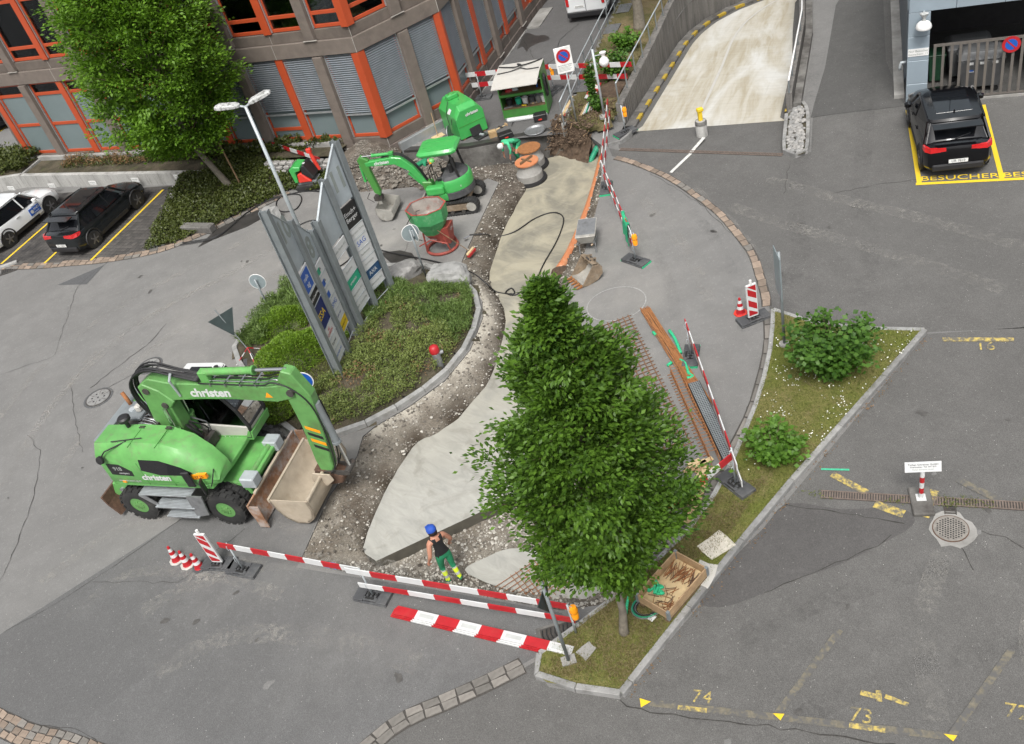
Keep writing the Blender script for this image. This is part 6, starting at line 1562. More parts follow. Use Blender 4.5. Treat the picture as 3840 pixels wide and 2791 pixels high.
# ================================================================ sign pylons on the island
PY = [Vector(p) for p in ((-4.59, 20.97), (-4.31, 21.86), (-4.05, 22.68), (-3.83, 22.78), (-3.35, 23.68), (-2.77, 24.36))]
HT = [5.74, 4.88, 4.04, 4.19, 4.86, 5.52]
def pylon(label, i0, i1, i2, boards, digits):
    t = thing('sign_pylon', label, 'sign pylon', (PY[i0].x, PY[i0].y, .1), 0, 'steel sign pylons on the island')
    o = PY[i0]; P = [PY[k] - o for k in (i0, i1, i2)]
    def pst(p, h, d, h2=None):
        a = atan2(d.y, d.x); mb = MB()
        m_ = T(p.x, p.y, 0) @ RZ(a)
        mb.bx(-.012, .012, -.1, .1, 0, h, m_); mb.bx(-.09, .09, -.115, -.095, 0, h, m_); mb.bx(-.09, .09, .095, .115, 0, h, m_)
        mb.build('steel_post', 'galv_dk', t)
    for k in range(3): pst(P[k], HT[(i0, i1, i2)[k]] - .1, P[min(k + 1, 2)] - P[min(k, 1)])
    for s_ in range(2):
        a, b = P[s_], P[s_ + 1]; d = (b - a); L = d.length; F_ = frame((a.x, a.y, 0), (d.x, d.y, 0))
        za, zb = HT[(i0, i1, i2)[s_]] - .15, HT[(i0, i1, i2)[s_ + 1]] - .15
        zt = boards[s_][0]
        MB().side([(.1, zt), (L - .1, zt), (L - .1, zb - .02), (.1, za - .02)], -.012, .012, F_).build('head_plate', 'plate_lt', t)
        MB().side([(.08, za - .02), (L - .08, zb - .02), (L - .08, zb + .01), (.08, za + .01)], -.03, .03, F_).build('top_flange', 'galv', t)
        if digits[s_]: text(digits[s_], .85, 'digit', t, F_ @ frame((L * .55, -.016, (za + zb) / 2 - .42 if s_ == 0 else min(za, zb) - .28), (1, 0, 0), (0, -1, 0)), 'digit', off=.03, sx=.75)
        z = zt - .06
        for spec in boards[s_][1]:
            h = spec[0]
            if spec[1]:
                col, txt, tc, ts = spec[1:5]
                MB().bx(.105, L - .105, -.03, .01, z - h + .03, z, F_).build('name_board', col, t, bev=.004)
                if txt:
                    ln = txt.split('|')
                    for q, l in enumerate(ln): text(l, ts, tc, t, F_ @ frame((L / 2, -.033, z - h / 2 + .015 - (q - (len(ln) - 1) / 2) * ts * .95), (1, 0, 0), (0, -1, 0)))
                if len(spec) > 5: MB().bx(.2, L * .5, -.034, -.03, z - h * .75, z - h * .3, F_).build('logo', spec[5], t)
            MB().tube([F_ @ Vector((.09, -.03, z - h + .012)), F_ @ Vector((L - .09, -.03, z - h + .012))], .012, 6).build('cross_bar', 'galv', t)
            z -= h
    return t
W_ = 'board_white'
pylon('front sign pylon with the figures 10 and 8 and coloured name boards', 0, 1, 2,
      [(3.62, [(.72, W_, '', 'white', .1), (.36, 'black', 'WEISS-Coaching', 'white', .1), (.78, 'navy', 'ESA', 'yellow', .3), (.36, W_, 'RE|CHREIN', 'red', .12), (.38, W_, 'Korner', 'black', .12), (.38, W_, 'DICASA AG', 'blue', .1)]),
       (3.2, [(.38, W_, 'sfa', 'black', .14, 'teal'), (.38, W_, 'sfa', 'black', .14, 'blue'), (.38, W_, '', 'blue', .12, 'blue'), (.4, W_, 'SMG', 'blue', .2), (.36, W_, 'avis zur', 'navy', .11), (.36, 'yellow', 'Baumann AG', 'black', .09), (.36, None)])], ('10', '8'))
pylon('rear sign pylon with the figure 11 and white name boards', 3, 4, 5,
      [(3.1, [(.38, W_, 'Swiss Power AG', 'grey_txt', .1), (.36, None), (.38, W_, 'Econimo', 'grey_txt', .11), (.36, 'teal', 'artemis', W_, .14), (.38, W_, 'Hacoview AG', 'grey_txt', .11), (.36, W_, 'Bulk Consulting', 'grey_txt', .1), (.36, None), (.36, W_, '', 'red', .1)]),
       (3.75, [(.72, 'black', 'Emch+|Berger', W_, .19), (.34, W_, 'Espresso Drive', 'grey_txt', .1), (.38, W_, 'SAG', 'blue', .22), (.34, W_, 'Audiorium', 'grey_txt', .1), (.34, W_, 'homestyle', 'grey_txt', .1), (.34, 'deepblue', 'AXA', W_, .18), (.34, W_, 'Gewerbe AG', 'grey_txt', .1), (.36, None)])], ('', '11'))
# blue rounded logo with white letters on the first board
py1 = [o for o in SC.objects if o.name == 'sign_pylon'][0]
d = PY[1] - PY[0]; F_ = frame((0, 0, 0), (d.x, d.y, 0)); L = d.length
MB().bx(.17, L - .17, -.034, -.03, 2.93, 3.5, F_).build('logo', 'blue', py1, bev=.0)
text('nula', .2, W_, py1, F_ @ frame((L / 2, -.037, 3.3), (1, 0, 0), (0, -1, 0))); text('ag', .22, W_, py1, F_ @ frame((L / 2, -.037, 3.1), (1, 0, 0), (0, -1, 0)))
# ================================================================ wheeled excavator
def tyre_mesh(mb, r_, w_, y, lug=18, lugh=.035):
    m_ = Matrix.Rotation(-pi / 2, 4, 'X')
    mb.lathe([(r_ * .48, -w_ / 2 + .02), (r_ * .8, -w_ / 2), (r_ * .95, -w_ / 2 + .03), (r_ * .97, 0), (r_ * .95, w_ / 2 - .03), (r_ * .8, w_ / 2), (r_ * .48, w_ / 2 - .02)], 32, T(0, y, 0) @ m_, cap=False)
    for k in range(lug):
        for s_ in (-1, 1):
            a = 2 * pi * (k + (.5 if s_ > 0 else 0)) / lug
            mb.box((0, y + s_ * w_ * .24, r_ * .975), (r_ * .2, w_ * .46, lugh), M=Matrix.Rotation(a, 4, 'Y') @ Matrix.Rotation(0, 4, 'Z'), rz=0)
def wheel(t, x, y, r_, w_, side, rimmat='green_boom', dual=True, z=None):
    o = bpy.data.objects.new('wheel', None); COL.objects.link(o); o.parent = t; o.location = (x, y, r_ if z is None else z)
    mb = MB(); tyre_mesh(mb, r_, w_, 0); mb.build('tyre', 'rubber', o, smooth=30)
    if dual: mb = MB(); tyre_mesh(mb, r_, w_, -side * (w_ + .04)); mb.build('tyre', 'rubber', o, smooth=30)
    m_ = T(0, side * (w_ / 2 - .05), 0) @ Matrix.Rotation(-side * pi / 2, 4, 'X')
    MB().lathe([(r_ * .5, .02), (r_ * .46, .015), (r_ * .42, -.06), (r_ * .3, -.08), (r_ * .28, 0), (r_ * .2, .03), (0, .03)], 24, m_).build('rim', rimmat, o, smooth=40)
    for k in range(8): MB().cyl((r_ * .23 * cos(k * pi / 4), side * (w_ / 2 - .04), r_ * .23 * sin(k * pi / 4)), (r_ * .23 * cos(k * pi / 4), side * (w_ / 2 - .005), r_ * .23 * sin(k * pi / 4)), .02, n=6).build('wheel_nut', rimmat, o)
    return o
def cylinder(t, a, b, r_, body=.55, m='green', off=0, nm='cylinder'):
    a, b = Vector(a), Vector(b); k = a.lerp(b, body)
    c = MB(); c.cyl(a, k, r_, n=12); c.cyl(k - (b - a).normalized() * .06, k, r_ * 1.25, n=12); o = c.build(nm, m, t, smooth=40)
    MB().cyl(k, b, r_ * .5, n=10).build('piston_rod', 'chrome', o, smooth=40)
ex = thing('wheeled_excavator', 'large green wheeled excavator with folded boom parked on the left', 'excavator', (-8.24, 18.53, 0), radians(-26))
for sx in (-1.3, 1.3):
    for sy in (-1, 1): wheel(ex, sx, sy * 1.12, .53, .25, sy)
    MB().cyl((sx, -1.0, .53), (sx, 1.0, .53), .12, n=12).build('axle', 'green_dk', ex)
mb = MB(); mb.side([(-1.75, .75), (-1.6, .5), (1.6, .5), (1.9, .7), (1.9, 1.0), (-1.75, 1.0)], -.48, .48); mb.build('chassis', 'green', ex, bev=.03)
mb = MB(); mb.side([(.35, 1.0), (2.05, .92), (2.05, 1.04), (.35, 1.1)], -.78, .78); mb.build('front_deck', 'green', ex, bev=.015)
mb = MB(); mb.side([(.9, .55), (1.9, .62), (1.9, .92), (.9, 1.0)], -.75, -.55); mb.side([(.9, .55), (1.9, .62), (1.9, .92), (.9, 1.0)], .55, .75); mb.build('chassis_side', 'green', ex, bev=.02)
for y in (-.62, .62): MB().bx(1.72, 2.12, y - .17, y + .17, .85, 1.16).build('blade_bracket', 'galv', ex, bev=.03)
MB().cyl((1.9, -.45, 1.05), (1.9, .45, 1.05), .07, n=12).build('blade_pivot', 'green', ex)
MB().lathe([(.62, 1.0), (.62, 1.3)], 28).build('slew_ring', 'iron', ex)
# blade: curved rusty plate across the front
prof = [(2.1 + .16 * (1 - cos(a)) - .02, .06 + .72 * k / 8) for k, a in enumerate([1.4 - 1.7 * k / 8 for k in range(9)])]
mb = MB(); mb.loft([[(x, y, z) for x, z in prof] + [(x - .05, y, z) for x, z in prof[::-1]] for y in (-1.27, 1.27)]); bl = mb.build('dozer_blade', 'blade', ex, smooth=30)
mb = MB(); mb.bx(2.12, 2.38, -1.3, -1.27, .06, .78); mb.bx(2.12, 2.38, 1.27, 1.3, .06, .78); mb.build('blade_end', 'blade', bl)
MB().bx(2.05, 2.12, -.9, .9, .78, .83).build('blade_edge', 'bucket', bl)
# rear stabiliser
for y in (-.8, .8):
    st = MB(); st.side([(-1.7, .95), (-1.55, .6), (-2.1, .35), (-2.35, .5), (-2.2, .9)], y - .06, y + .06); s_o = st.build('stabiliser_arm', 'green', ex, bev=.02)
    MB().cyl((-1.95, y - .12, .72), (-1.95, y + .12, .72), .06, n=10).build('pin', 'steel', s_o)
mb = MB(); mb.loft([[(-2.1, y, .12), (-2.3, y, .5), (-2.36, y, .75), (-2.42, y, .74), (-2.36, y, .45), (-2.16, y, .1)] for y in (-1.22, 1.22)]); mb.build('rear_plate', 'rust_dk', ex)
# steps on the right side
for k, (z, x0, x1, y) in enumerate(((1.02, -1.0, .55, -1.15), (.68, -.62, .55, -1.24), (.38, -.42, .55, -1.27))):
    MB().bx(x0, x1, y - .13, y + .2, z - .03, z).build('step', 'steel', ex)
    for q in range(7): MB().bx(x0, x1, y - .12 + q * .045, y - .105 + q * .045, z, z + .012).build('step_tread', 'galv', ex)
MB().side([(.45, .35), (.85, .45), (.95, 1.1), (.5, 1.1)], -1.34, -1.3).build('step_bracket', 'steel', ex); MB().side([(-1.0, 1.0), (-.6, .62), (-.5, .62), (-.85, 1.0)], -1.3, -1.26).build('step_bracket', 'steel', ex)
# upper carriage
U = bpy.data.objects
mb = MB(); mb.prism([(-1.6, -1.22), (1.35, -1.22), (1.5, -.5), (1.5, 1.2), (-1.6, 1.2), (-1.8, .6), (-1.8, -.6)], 1.28, 1.42); mb.build('platform', 'green', ex, bev=.02)
def sec(x, y0, y1, z0, z1, ch=.22, top=.3): return [(x, y0 + .04, z0), (x, y0, z0 + .1), (x, y0, z1 - top), (x, y0 + ch, z1), (x, y1, z1), (x, y1, z0)]
mb = MB()
mb.loft([sec(-1.72, -1.1, -.42, 1.36, 2.45, .2, .35), sec(-1.55, -1.24, -.42, 1.36, 2.58, .2, .27), sec(-.4, -1.26, -.42, 1.36, 2.62, .22, .28), sec(.35, -1.26, -.42, 1.36, 2.58, .24, .3), sec(.9, -1.25, -.44, 1.36, 2.36, .26, .34), sec(1.3, -1.22, -.5, 1.38, 2.02, .32, .4), sec(1.58, -1.15, -.58, 1.42, 1.7, .25, .2)])
hood = mb.build('side_hood', 'green', ex, smooth=48)
# counterweight across the rear
cwp = [(-1.5, -1.23), (-1.78, -1.05), (-1.92, -.6), (-1.97, 0), (-1.92, .6), (-1.78, 1.05), (-1.5, 1.23)]
mb = MB(); mb.loft([[(x, y, 1.32) for x, y in cwp], [(x - .03, y, 1.6) for x, y in cwp], [(x, y, 2.05) for x, y in cwp], [(x + .16, y * .96, 2.35) for x, y in cwp], [(x + .24, y * .94, 2.4) for x, y in cwp]]); cw = mb.build('counterweight', 'green', ex, smooth=45)
mb = MB(); mb.side([(-1.62, 1.36), (-1.62, 2.5), (-.2, 2.5), (-.2, 1.36)], -.42, .45); mb.build('engine_block', 'iron', ex)
mb = MB(); mb.loft([sec(-1.72, .45, 1.1, 1.36, 2.45, .02, .05), sec(-1.5, .42, 1.22, 1.36, 2.56, .02, .05), sec(-.05, .42, 1.22, 1.36, 2.5, .02, .05)]); mb.build('left_hood', 'green', ex, smooth=28, bev=.03)
MB().bx(-1.65, -1.42, -.95, .95, 2.5, 2.57).build('hood_trim', 'galv_dk', ex, bev=.01)
MB().bx(-1.45, -.75, -.2, .42, 2.5, 2.6).build('engine_cover', 'galv_dk', ex, bev=.02)
MB().lathe([(.09, 2.6), (.09, 2.63), (0, 2.63)], 16, T(-1.15, .1)).build('filler_cap', 'galv', ex); MB().bx(-.98, -.82, .0, .16, 2.6, 2.78).build('coolant_bottle', 'cream', ex, bev=.03)
MB().tube([(-1.35, .3, 2.55), (-1.36, .3, 2.78), (-1.46, .36, 2.93)], .05, 10).build('exhaust_pipe', 'rust', ex, smooth=True)
mb = MB(); mb.lathe([(.05, 0), (.05, .22), (.15, .24), (.16, .32), (.12, .36), (0, .37)], 18, T(-.85, -.5, 2.58)); mb.build('air_intake', 'black', ex, smooth=40)
random.seed(3)
for k in range(12):
    y = -.38 + k * .05
    MB().tube([(-.75 + rnd(-.1, .1), y, 2.5), (-.55, y + rnd(-.05, .05), 2.58 + rnd(0, .07)), (-.3, y + rnd(-.05, .05), 2.52 + rnd(0, .08)), (-.18, y, 2.35)], .016, 5).build('engine_pipe', 'chrome' if k % 2 else 'steel', ex, smooth=True)
for x in (-.42, .36):
    MB().bx(x - .006, x + .006, -1.265, -1.25, 1.4, 2.15).build('panel_seam', 'green_dk', ex); MB().box((x, -.85, 2.62), (.012, .7, .02)).build('panel_seam', 'green_dk', ex)
for x in (-.5, .28):
    for y in (-.55, -.5): MB().bx(x, x + .16, y - .012, y + .012, 2.6, 2.64).build('hinge', 'iron', ex)
# windows, mirrors, lettering on the right side
yS = -1.262
MB().side([(-.4, 1.9), (-.28, 2.27), (.3, 2.26), (.82, 2.04), (1.05, 1.86), (.92, 1.78), (.1, 1.76)], yS - .006, yS + .05).build('side_window', 'car_glass', ex)
MB().side([(-1.38, 1.72), (-1.36, 2.08), (-1.0, 2.06), (-.72, 1.84), (-.74, 1.68)], yS - .002, yS + .08).build('vent_panel', 'black', ex)
text('918', .17, 'grey_txt', ex, frame((-1.1, yS - .005, 1.92), (1, 0, 0), (0, -1, 0)), off=.004); text('compact', .09, 'reflective', ex, frame((-.98, yS - .005, 1.78), (1, 0, 0), (0, -1, 0)), shear=.3)
def christen(par, size, Mx, m='board_white'): return text('christen', size, m, par, Mx, off=size * .035, shear=.12)
christen(ex, .26, frame((-.1, yS - .006, 1.66), (1, 0, 0), (0, -1, 0))); MB().bx(-.55, .5, yS - .005, yS + .02, 1.515, 1.53).build('underline', 'green_dk', ex)
text('www.christen-ag.ch', .085, 'reflective', ex, frame((-.95, yS - .006, 1.52), (1, 0, 0), (0, -1, 0)))
MB().side([(.98, 1.66), (1.42, 1.72), (1.42, 1.85), (.98, 1.8)], -1.27, -1.2).build('number_plate', 'amber', ex); text('SZ 15', .11, 'black', ex, frame((1.2, -1.274, 1.75), (1, 0, .12), (0, -1, 0)))
for x in (-1.2, .75): MB().bx(x, x + .1, yS - .01, yS + .02, 1.44, 1.5).build('marker_lamp', 'amber', ex)
mr = MB(); mr.tube([(1.45, -1.0, 1.75), (1.6, -1.35, 1.7), (1.55, -1.4, 1.6)], .015, 6); mr.build('mirror_arm', 'black', ex)
MB().box((1.28, -1.38, 1.55), (.05, .22, .42), .4).build('mirror', 'black', ex, bev=.03); MB().box((.95, -1.36, 1.75), (.22, .05, .5), .1).build('mirror', 'black', ex, bev=.04)
mr = MB(); mr.tube([(-.6, -1.0, 2.62), (-1.15, -1.25, 2.5), (-1.3, -1.32, 2.35)], .018, 6); mr.build('mirror_arm', 'black', ex); MB().lathe([(.0, -.04), (.11, -.03), (.1, .03), (0, .04)], 14, T(-1.33, -1.35, 2.3) @ Matrix.Rotation(1.2, 4, 'X')).build('mirror', 'black', ex)
MB().tube([(-.2, -.9, 2.64), (-1.0, -1.05, 2.64)], .014, 6).build('grab_rail', 'black', ex)
# cab on the left
cb = [(.02, 1.4), (.02, 2.55), (.12, 3.02), (1.15, 3.05), (1.55, 2.3), (1.68, 1.75), (1.62, 1.4)]
def cabframe(y):
    mb = MB(); P = [(x, y, z) for x, z in cb]
    mb.tube(P + [P[0]], .05, 6); return mb
for y in (.42, 1.2): cabframe(y).build('cab_frame', 'black', ex)
for x, z in cb[1:6]: MB().tube([(x, .42, z), (x, 1.2, z)], .045, 6).build('cab_frame', 'black', ex)
mb = MB(); mb.side([(.0, 3.03), (.08, 3.12), (1.12, 3.13), (1.22, 3.04)], .36, 1.26); mb.build('cab_roof', 'board_white', ex, bev=.03); MB().bx(.35, .95, .55, 1.05, 3.13, 3.16).build('roof_hatch', 'car_glass', ex)
mb = MB(); mb.side([(.02, 1.42), (1.64, 1.42), (1.68, 1.74), (.02, 1.85)], .4, 1.22); mb.build('cab_base', 'cream', ex, bev=.02); MB().side([(.5, 1.34), (1.66, 1.34), (1.72, 1.6), (1.6, 1.62), (1.5, 1.46), (.5, 1.44)], .38, 1.24).build('cab_skirt', 'green', ex)
for y in (.43, 1.19): MB().side([(.06, 1.86), (.06, 2.55), (.15, 2.98), (1.13, 3.0), (1.52, 2.3), (1.62, 1.76)], y - .004, y + .004).build('cab_window', 'glass', ex)
MB().add([(1.15, .44, 3.03), (1.15, 1.18, 3.03), (1.55, 1.18, 2.3), (1.55, .44, 2.3)], [(0, 1, 2, 3)]).build('cab_window', 'glass', ex); MB().add([(1.56, .44, 2.28), (1.56, 1.18, 2.28), (1.68, 1.18, 1.76), (1.68, .44, 1.76)], [(0, 1, 2, 3)]).build('cab_window', 'glass', ex)
mb = MB(); mb.bx(.35, .85, .58, 1.04, 1.85, 2.02); mb.bx(.28, .42, .58, 1.04, 1.95, 2.65); mb.build('seat', 'black', ex, bev=.05); MB().tube([(1.3, .8, 1.8), (1.2, .8, 2.15)], .03, 6).build('steering_column', 'black', ex); MB().tube([(1.2 + .0 * k, .8 + .17 * cos(k * pi / 8), 2.15 + .12 * sin(k * pi / 8)) for k in range(16)], .014, 5, closed=True).build('steering_wheel', 'black', ex)
christen(ex, .16, frame((1.62, .55, 1.5), (.05, 1, 0), (1, 0, .1))) if False else christen(ex, .15, frame((1.0, .376, 1.39), (1, 0, .03), (0, -1, 0)))
for y in (.5, 1.0): MB().lathe([(.05, 0), (.06, .05), (0, .05)], 12, T(1.12, y, 3.16)).build('work_lamp', 'black', ex)
# boom
yb = .2
def plate(poly, w_=yb, m='green_boom', nm='boom', par=ex): mb = MB(); mb.side(poly, -w_ - .02, w_ - .02); return mb.build(nm, m, par, bev=.025)
plate([(-.35, 1.5), (.25, 1.45), (.4, 2.3), (.42, 2.95), (.62, 3.15), (.35, 3.5), (-.02, 3.72), (-.2, 3.62), (-.22, 3.2), (-.42, 2.0)], .19, nm='boom_base')
bm_ = plate([(-.12, 3.68), (.05, 3.3), (.5, 3.18), (2.0, 3.24), (3.45, 3.15), (3.98, 3.28), (4.02, 3.5), (3.8, 3.66), (3.4, 3.62), (2.2, 3.68), (.8, 3.72), (.2, 3.86)], .165, nm='boom')
for x, z in ((.0, 3.5), (3.92, 3.45), (.3, 3.05)): MB().cyl((x, -.24, z), (x, .2, z), .09, n=14).build('pivot_pin', 'iron', bm_)
plate([(3.68, 3.75), (3.9, 4.05), (4.12, 3.98), (4.35, 3.3), (4.22, 2.2), (4.0, 1.0), (3.85, .72), (3.62, .8), (3.6, 1.2), (3.72, 2.4), (3.72, 3.3)], .14, nm='stick')
cylinder(ex, (1.75, -.02, 3.93), (3.98, -.02, 4.0), .09, .62); MB().bx(1.62, 1.85, -.12, .08, 3.68, 3.98).build('cylinder_mount', 'green', ex, bev=.02)
for y in (-.33, .3): cylinder(ex, (.2, y, 1.5), (.35, y, 3.05), .1, .55)
cylinder(ex, (4.3, -.02, 3.0), (4.35, -.02, .95), .09, .62, m='galv_dk')
for k in range(4): MB().add([(3.8 + .0, -.163, 2.35 - k * .2 + .05), (4.15, -.163, 2.2 - k * .2 + .05), (4.14, -.163, 2.1 - k * .2 + .05), (3.8, -.163, 2.25 - k * .2 + .05)], [(0, 1, 2, 3)]).build('hazard_stripe', 'amber' if k % 2 == 0 else 'black', ex)
christen(ex, .34, frame((1.75, -.189, 3.43), (1, 0, 0), (0, -1, 0))); MB().bx(1.05, 2.5, -.19, -.17, 3.25, 3.268).build('underline', 'green_dk', ex)
MB().add([(3.2, -.188, 3.3), (3.4, -.188, 3.3), (3.3, -.188, 3.46)], [(0, 1, 2)]).build('warning_label', 'amber', ex)
for k in range(9):
    y = -.17 + k * .035; h = rnd(.0, .16)
    MB().tube([Vector(p) for p in smooth_line([(-.15 - h * .3, y, 2.4), (-.42 - h * .5, y + rnd(-.03, .03), 3.1), (-.32 - h * .4, y, 3.7 + h * .3), (.25, y + rnd(-.02, .02), 3.98 + h), (1.0, y, 3.9 + h * .4), (1.6, y, 3.78)], 4)], .024, 6).build('hose', 'black', ex, smooth=True)
for k in range(4):
    y = -.2 + k * .11
    MB().tube([Vector(p) for p in smooth_line([(1.6, y, 3.74), (2.6, y, 3.7), (3.3, y, 3.68), (3.6, y - .03, 3.78), (3.95, y, 3.6), (4.28, y, 3.1), (4.3, y, 2.2), (4.15, y, 1.2), (3.95, y - .05, .9)], 4)], .018, 6).build('hose', 'black' if k != 1 else 'chrome', ex, smooth=True)
MB().tube([(.9, -.2, 3.35), (.95, -.3, 3.9), (1.0, -.2, 4.05)], .03, 6).build('hose_bracket', 'galv', ex)
for x in (1.9, 2.3, 2.7, 3.1): MB().bx(x, x + .04, -.22, .18, 3.66, 3.74).build('pipe_clamp', 'chrome', ex)
for k in range(9):      # hydraulic clutter round the boom foot
    y = rnd(-.38, .4); MB().tube([Vector(p) for p in smooth_line([(.45 + rnd(-.1, .1), y, 1.45), (.62 + rnd(-.1, .15), y + rnd(-.1, .1), 1.75 + rnd(0, .2)), (.5, y + rnd(-.1, .1), 2.1 + rnd(-.2, .2)), (.3, y * .5, 2.3)], 3)], .02, 5).build('hose', random.choice(['black', 'black', 'iron', 'steel']), ex)
MB().bx(.4, .75, -.35, .32, 1.42, 1.75).build('valve_block', 'iron', ex, bev=.03)
# linkage and bucket
mb = MB(); mb.cyl((3.75, -.2, .8), (3.75, .16, .8), .1, n=12); mb.cyl((4.35, -.22, .9), (4.35, .18, .9), .08, n=12); mb.box((4.05, -.17, .85), (.62, .05, .12)); mb.box((4.05, .13, .85), (.62, .05, .12)); mb.build('bucket_linkage', 'iron', ex)
mb = MB(); mb.side([(3.45, .95), (3.9, .9), (4.2, .75), (4.1, .5), (3.7, .42), (3.4, .55)], -.2, .16); mb.build('quick_coupler', 'rust_dk', ex, bev=.03)
bp = [(2.62, .86), (2.7, .5), (2.85, .22), (3.1, .06), (3.4, .08), (3.62, .25), (3.72, .55), (3.66, .85)]
bi = [(2.66, .86), (2.75, .52), (2.89, .26), (3.12, .11), (3.37, .13), (3.56, .29), (3.64, .55), (3.6, .84)]
mb = MB(); mb.loft([[(x, y, z) for x, z in bp] + [(x, y, z) for x, z in bi[::-1]] for y in (-1.12, .88)]); bk_ = mb.build('bucket', 'bucket', ex, smooth=35)
for y in (-1.12, .86): MB().side(bp, y, y + .022).build('bucket_cheek', 'bucket', bk_)
MB().bx(2.6, 2.66, -1.14, .9, .8, .9).build('cutting_edge', 'bucket', bk_); MB().tube([(3.66, -1.1, .86), (3.66, .86, .86)], .045, 8).build('torsion_bar', 'bucket', bk_)
mb = MB(); mb.side([(3.4, .7), (3.75, .55), (4.0, .75), (3.95, .95), (3.5, .98)], -.35, -.31); mb.side([(3.4, .7), (3.75, .55), (4.0, .75), (3.95, .95), (3.5, .98)], .22, .26); mb.build('bucket_ear', 'bucket', bk_, bev=.01)

# ================================================================ mini excavator
me_ = thing('mini_excavator', 'small green tracked excavator with a canopy on the asphalt patch', 'excavator', (-.1, 29.2, 0), radians(160))
def track(y):
    n = 40; P = []
    for k in range(n):
        a = 2 * pi * k / n
        P.append((max(-.72, min(.72, cos(a) * 1.6)) + .24 * (cos(a) if abs(cos(a) * 1.6) > .72 else 0) * 1.0, .27 + .25 * max(-1, min(1, sin(a) * 1.6))))
    rect = [(-.72, .02), (.72, .02)] + [(.72 + .25 * sin(a), .27 - .25 * cos(a)) for a in [pi * k / 8 for k in range(1, 8)]] + [(.72, .52), (-.72, .52)] + [(-.72 - .25 * sin(a), .27 + .25 * cos(a)) for a in [pi * k / 8 for k in range(1, 8)]]
    inn_ = [(x * .93, .27 + (z - .27) * .82) for x, z in rect]
    mb = MB(); mb.loft([[(x, y - .15, z) for x, z in rect], [(x, y + .15, z) for x, z in rect]], cap=False); mb.loft([[(x, y + .15, z) for x, z in inn_], [(x, y - .15, z) for x, z in inn_]], cap=False)
    for s_ in (-.15, .15):
        q = len(rect); mb.add([(x, y + s_, z) for x, z in rect] + [(x, y + s_, z) for x, z in inn_], [(i, (i + 1) % q, q + (i + 1) % q, q + i) for i in range(q)])
    per = resample([Vector((x, 0, z)) for x, z in rect + rect[:1]], .1)
    for i, p in enumerate(per[:-1]):
        d = per[i + 1] - p; mb.box((0, 0, 0), (.05, .3, .035), M=frame((p.x, y, p.z), d, (0, 1, 0)) @ Matrix.Rotation(pi / 2, 4, 'X'))
    o = mb.build('track', 'rubber', me_)
    MB().bx(-.72, .72, y - .1, y + .1, .14, .4).build('track_frame', 'bucket_br', o, bev=.03)
    for x in (-.72, .72): MB().cyl((x, y - .13, .27), (x, y + .13, .27), .17, n=16).build('sprocket', 'bucket_gr', o)
    for x in (-.4, 0, .4): MB().cyl((x, y - .13, .12), (x, y + .13, .12), .07, n=12).build('roller', 'iron', o)
for y in (-.56, .56): track(y)
MB().bx(-.6, .6, -.45, .45, .3, .5).build('undercarriage', 'bucket_br', me_); MB().lathe([(.4, .5), (.4, .62)], 20).build('slew_ring', 'iron', me_)
mb = MB(); mb.loft([[(1.12 + (.05 if k else 0), y, .05 + .36 * k) for k in (0, .5, 1)] + [(1.18 + (.05 if k else 0), y, .05 + .36 * k) for k in (1, .5, 0)] for y in (-.78, .78)]); mb.build('dozer_blade', 'bucket_gr', me_)
for y in (-.35, .35): MB().box((.85, y, .27), (.6, .09, .12)).build('blade_arm', 'bucket_gr', me_)
ring = [(.72 * cos(a), .66 * sin(a)) for a in [2 * pi * k / 24 for k in range(24)]]
def up(pts, z): return [(x, y, z) for x, y in pts]
mb = MB(); mb.loft([up(ring, .6), up([(x * 1.06 - .03, y * 1.06) for x, y in ring], .7), up([(x * 1.06 - .03, y * 1.06) for x, y in ring], .86)]); mb.build('platform', 'green_brt', me_, smooth=40)
rear = [p for p in ring if p[0] < .08]; rear = sorted(rear, key=lambda p: atan2(p[1], -p[0]))
R2_ = [(x * 1.1 - .04, y * 1.08) for x, y in rear] + [(.1, .55), (.1, -.55)]
mb = MB(); mb.loft([up(R2_, .62), up(R2_, .88)]); mb.build('counterweight', 'rubber_base', me_, bev=.02)
mb = MB(); mb.loft([up(R2_, .882), up([(x * 1.0, y) for x, y in R2_], 1.2), up([(x * .93, y * .93) for x, y in R2_], 1.3)]); mb.build('engine_cover', 'green_brt', me_, smooth=35, bev=.015)
mb = MB(); mb.loft([up([(x * .9, y * .9) for x, y in R2_], 1.302), up([(x * .75, y * .75) for x, y in R2_], 1.4)]); mb.build('engine_lid', 'rubber_base', me_, smooth=35)
MB().bx(.05, .7, .42, .7, .86, 1.16).build('side_cover', 'green_brt', me_, bev=.06, seg=2)
mb = MB(); mb.bx(-.2, .28, -.25, .25, 1.12, 1.25); mb.bx(-.3, -.15, -.25, .25, 1.2, 1.75); mb.build('seat', 'black', me_, bev=.06, seg=2)
for y in (-.32, .32): MB().bx(-.05, .3, y - .05, y + .05, 1.2, 1.34).build('console', 'black', me_, bev=.02); MB().tube([(.25, y, 1.3), (.3, y, 1.55)], .018, 6).build('lever', 'black', me_)
MB().tube([(.62, -.4, .86), (.62, -.4, 1.5), (.62, .1, 1.5), (.62, .1, .86)], .018, 6).build('front_guard', 'black', me_); MB().tube([(.62, -.15, .86), (.62, -.15, 1.5)], .014, 6).build('front_guard', 'black', me_)
for x, y in ((-.52, -.42), (-.52, .42)): MB().tube([(x, y, 1.2), (x + .08, y, 1.75), (x + .12, y, 2.24)], .045, 8).build('canopy_post', 'black', me_)
cp = [(.72, -.42), (.72, .42), (.55, .55), (-.5, .55), (-.66, .42), (-.66, -.42), (-.5, -.55), (.55, -.55)]
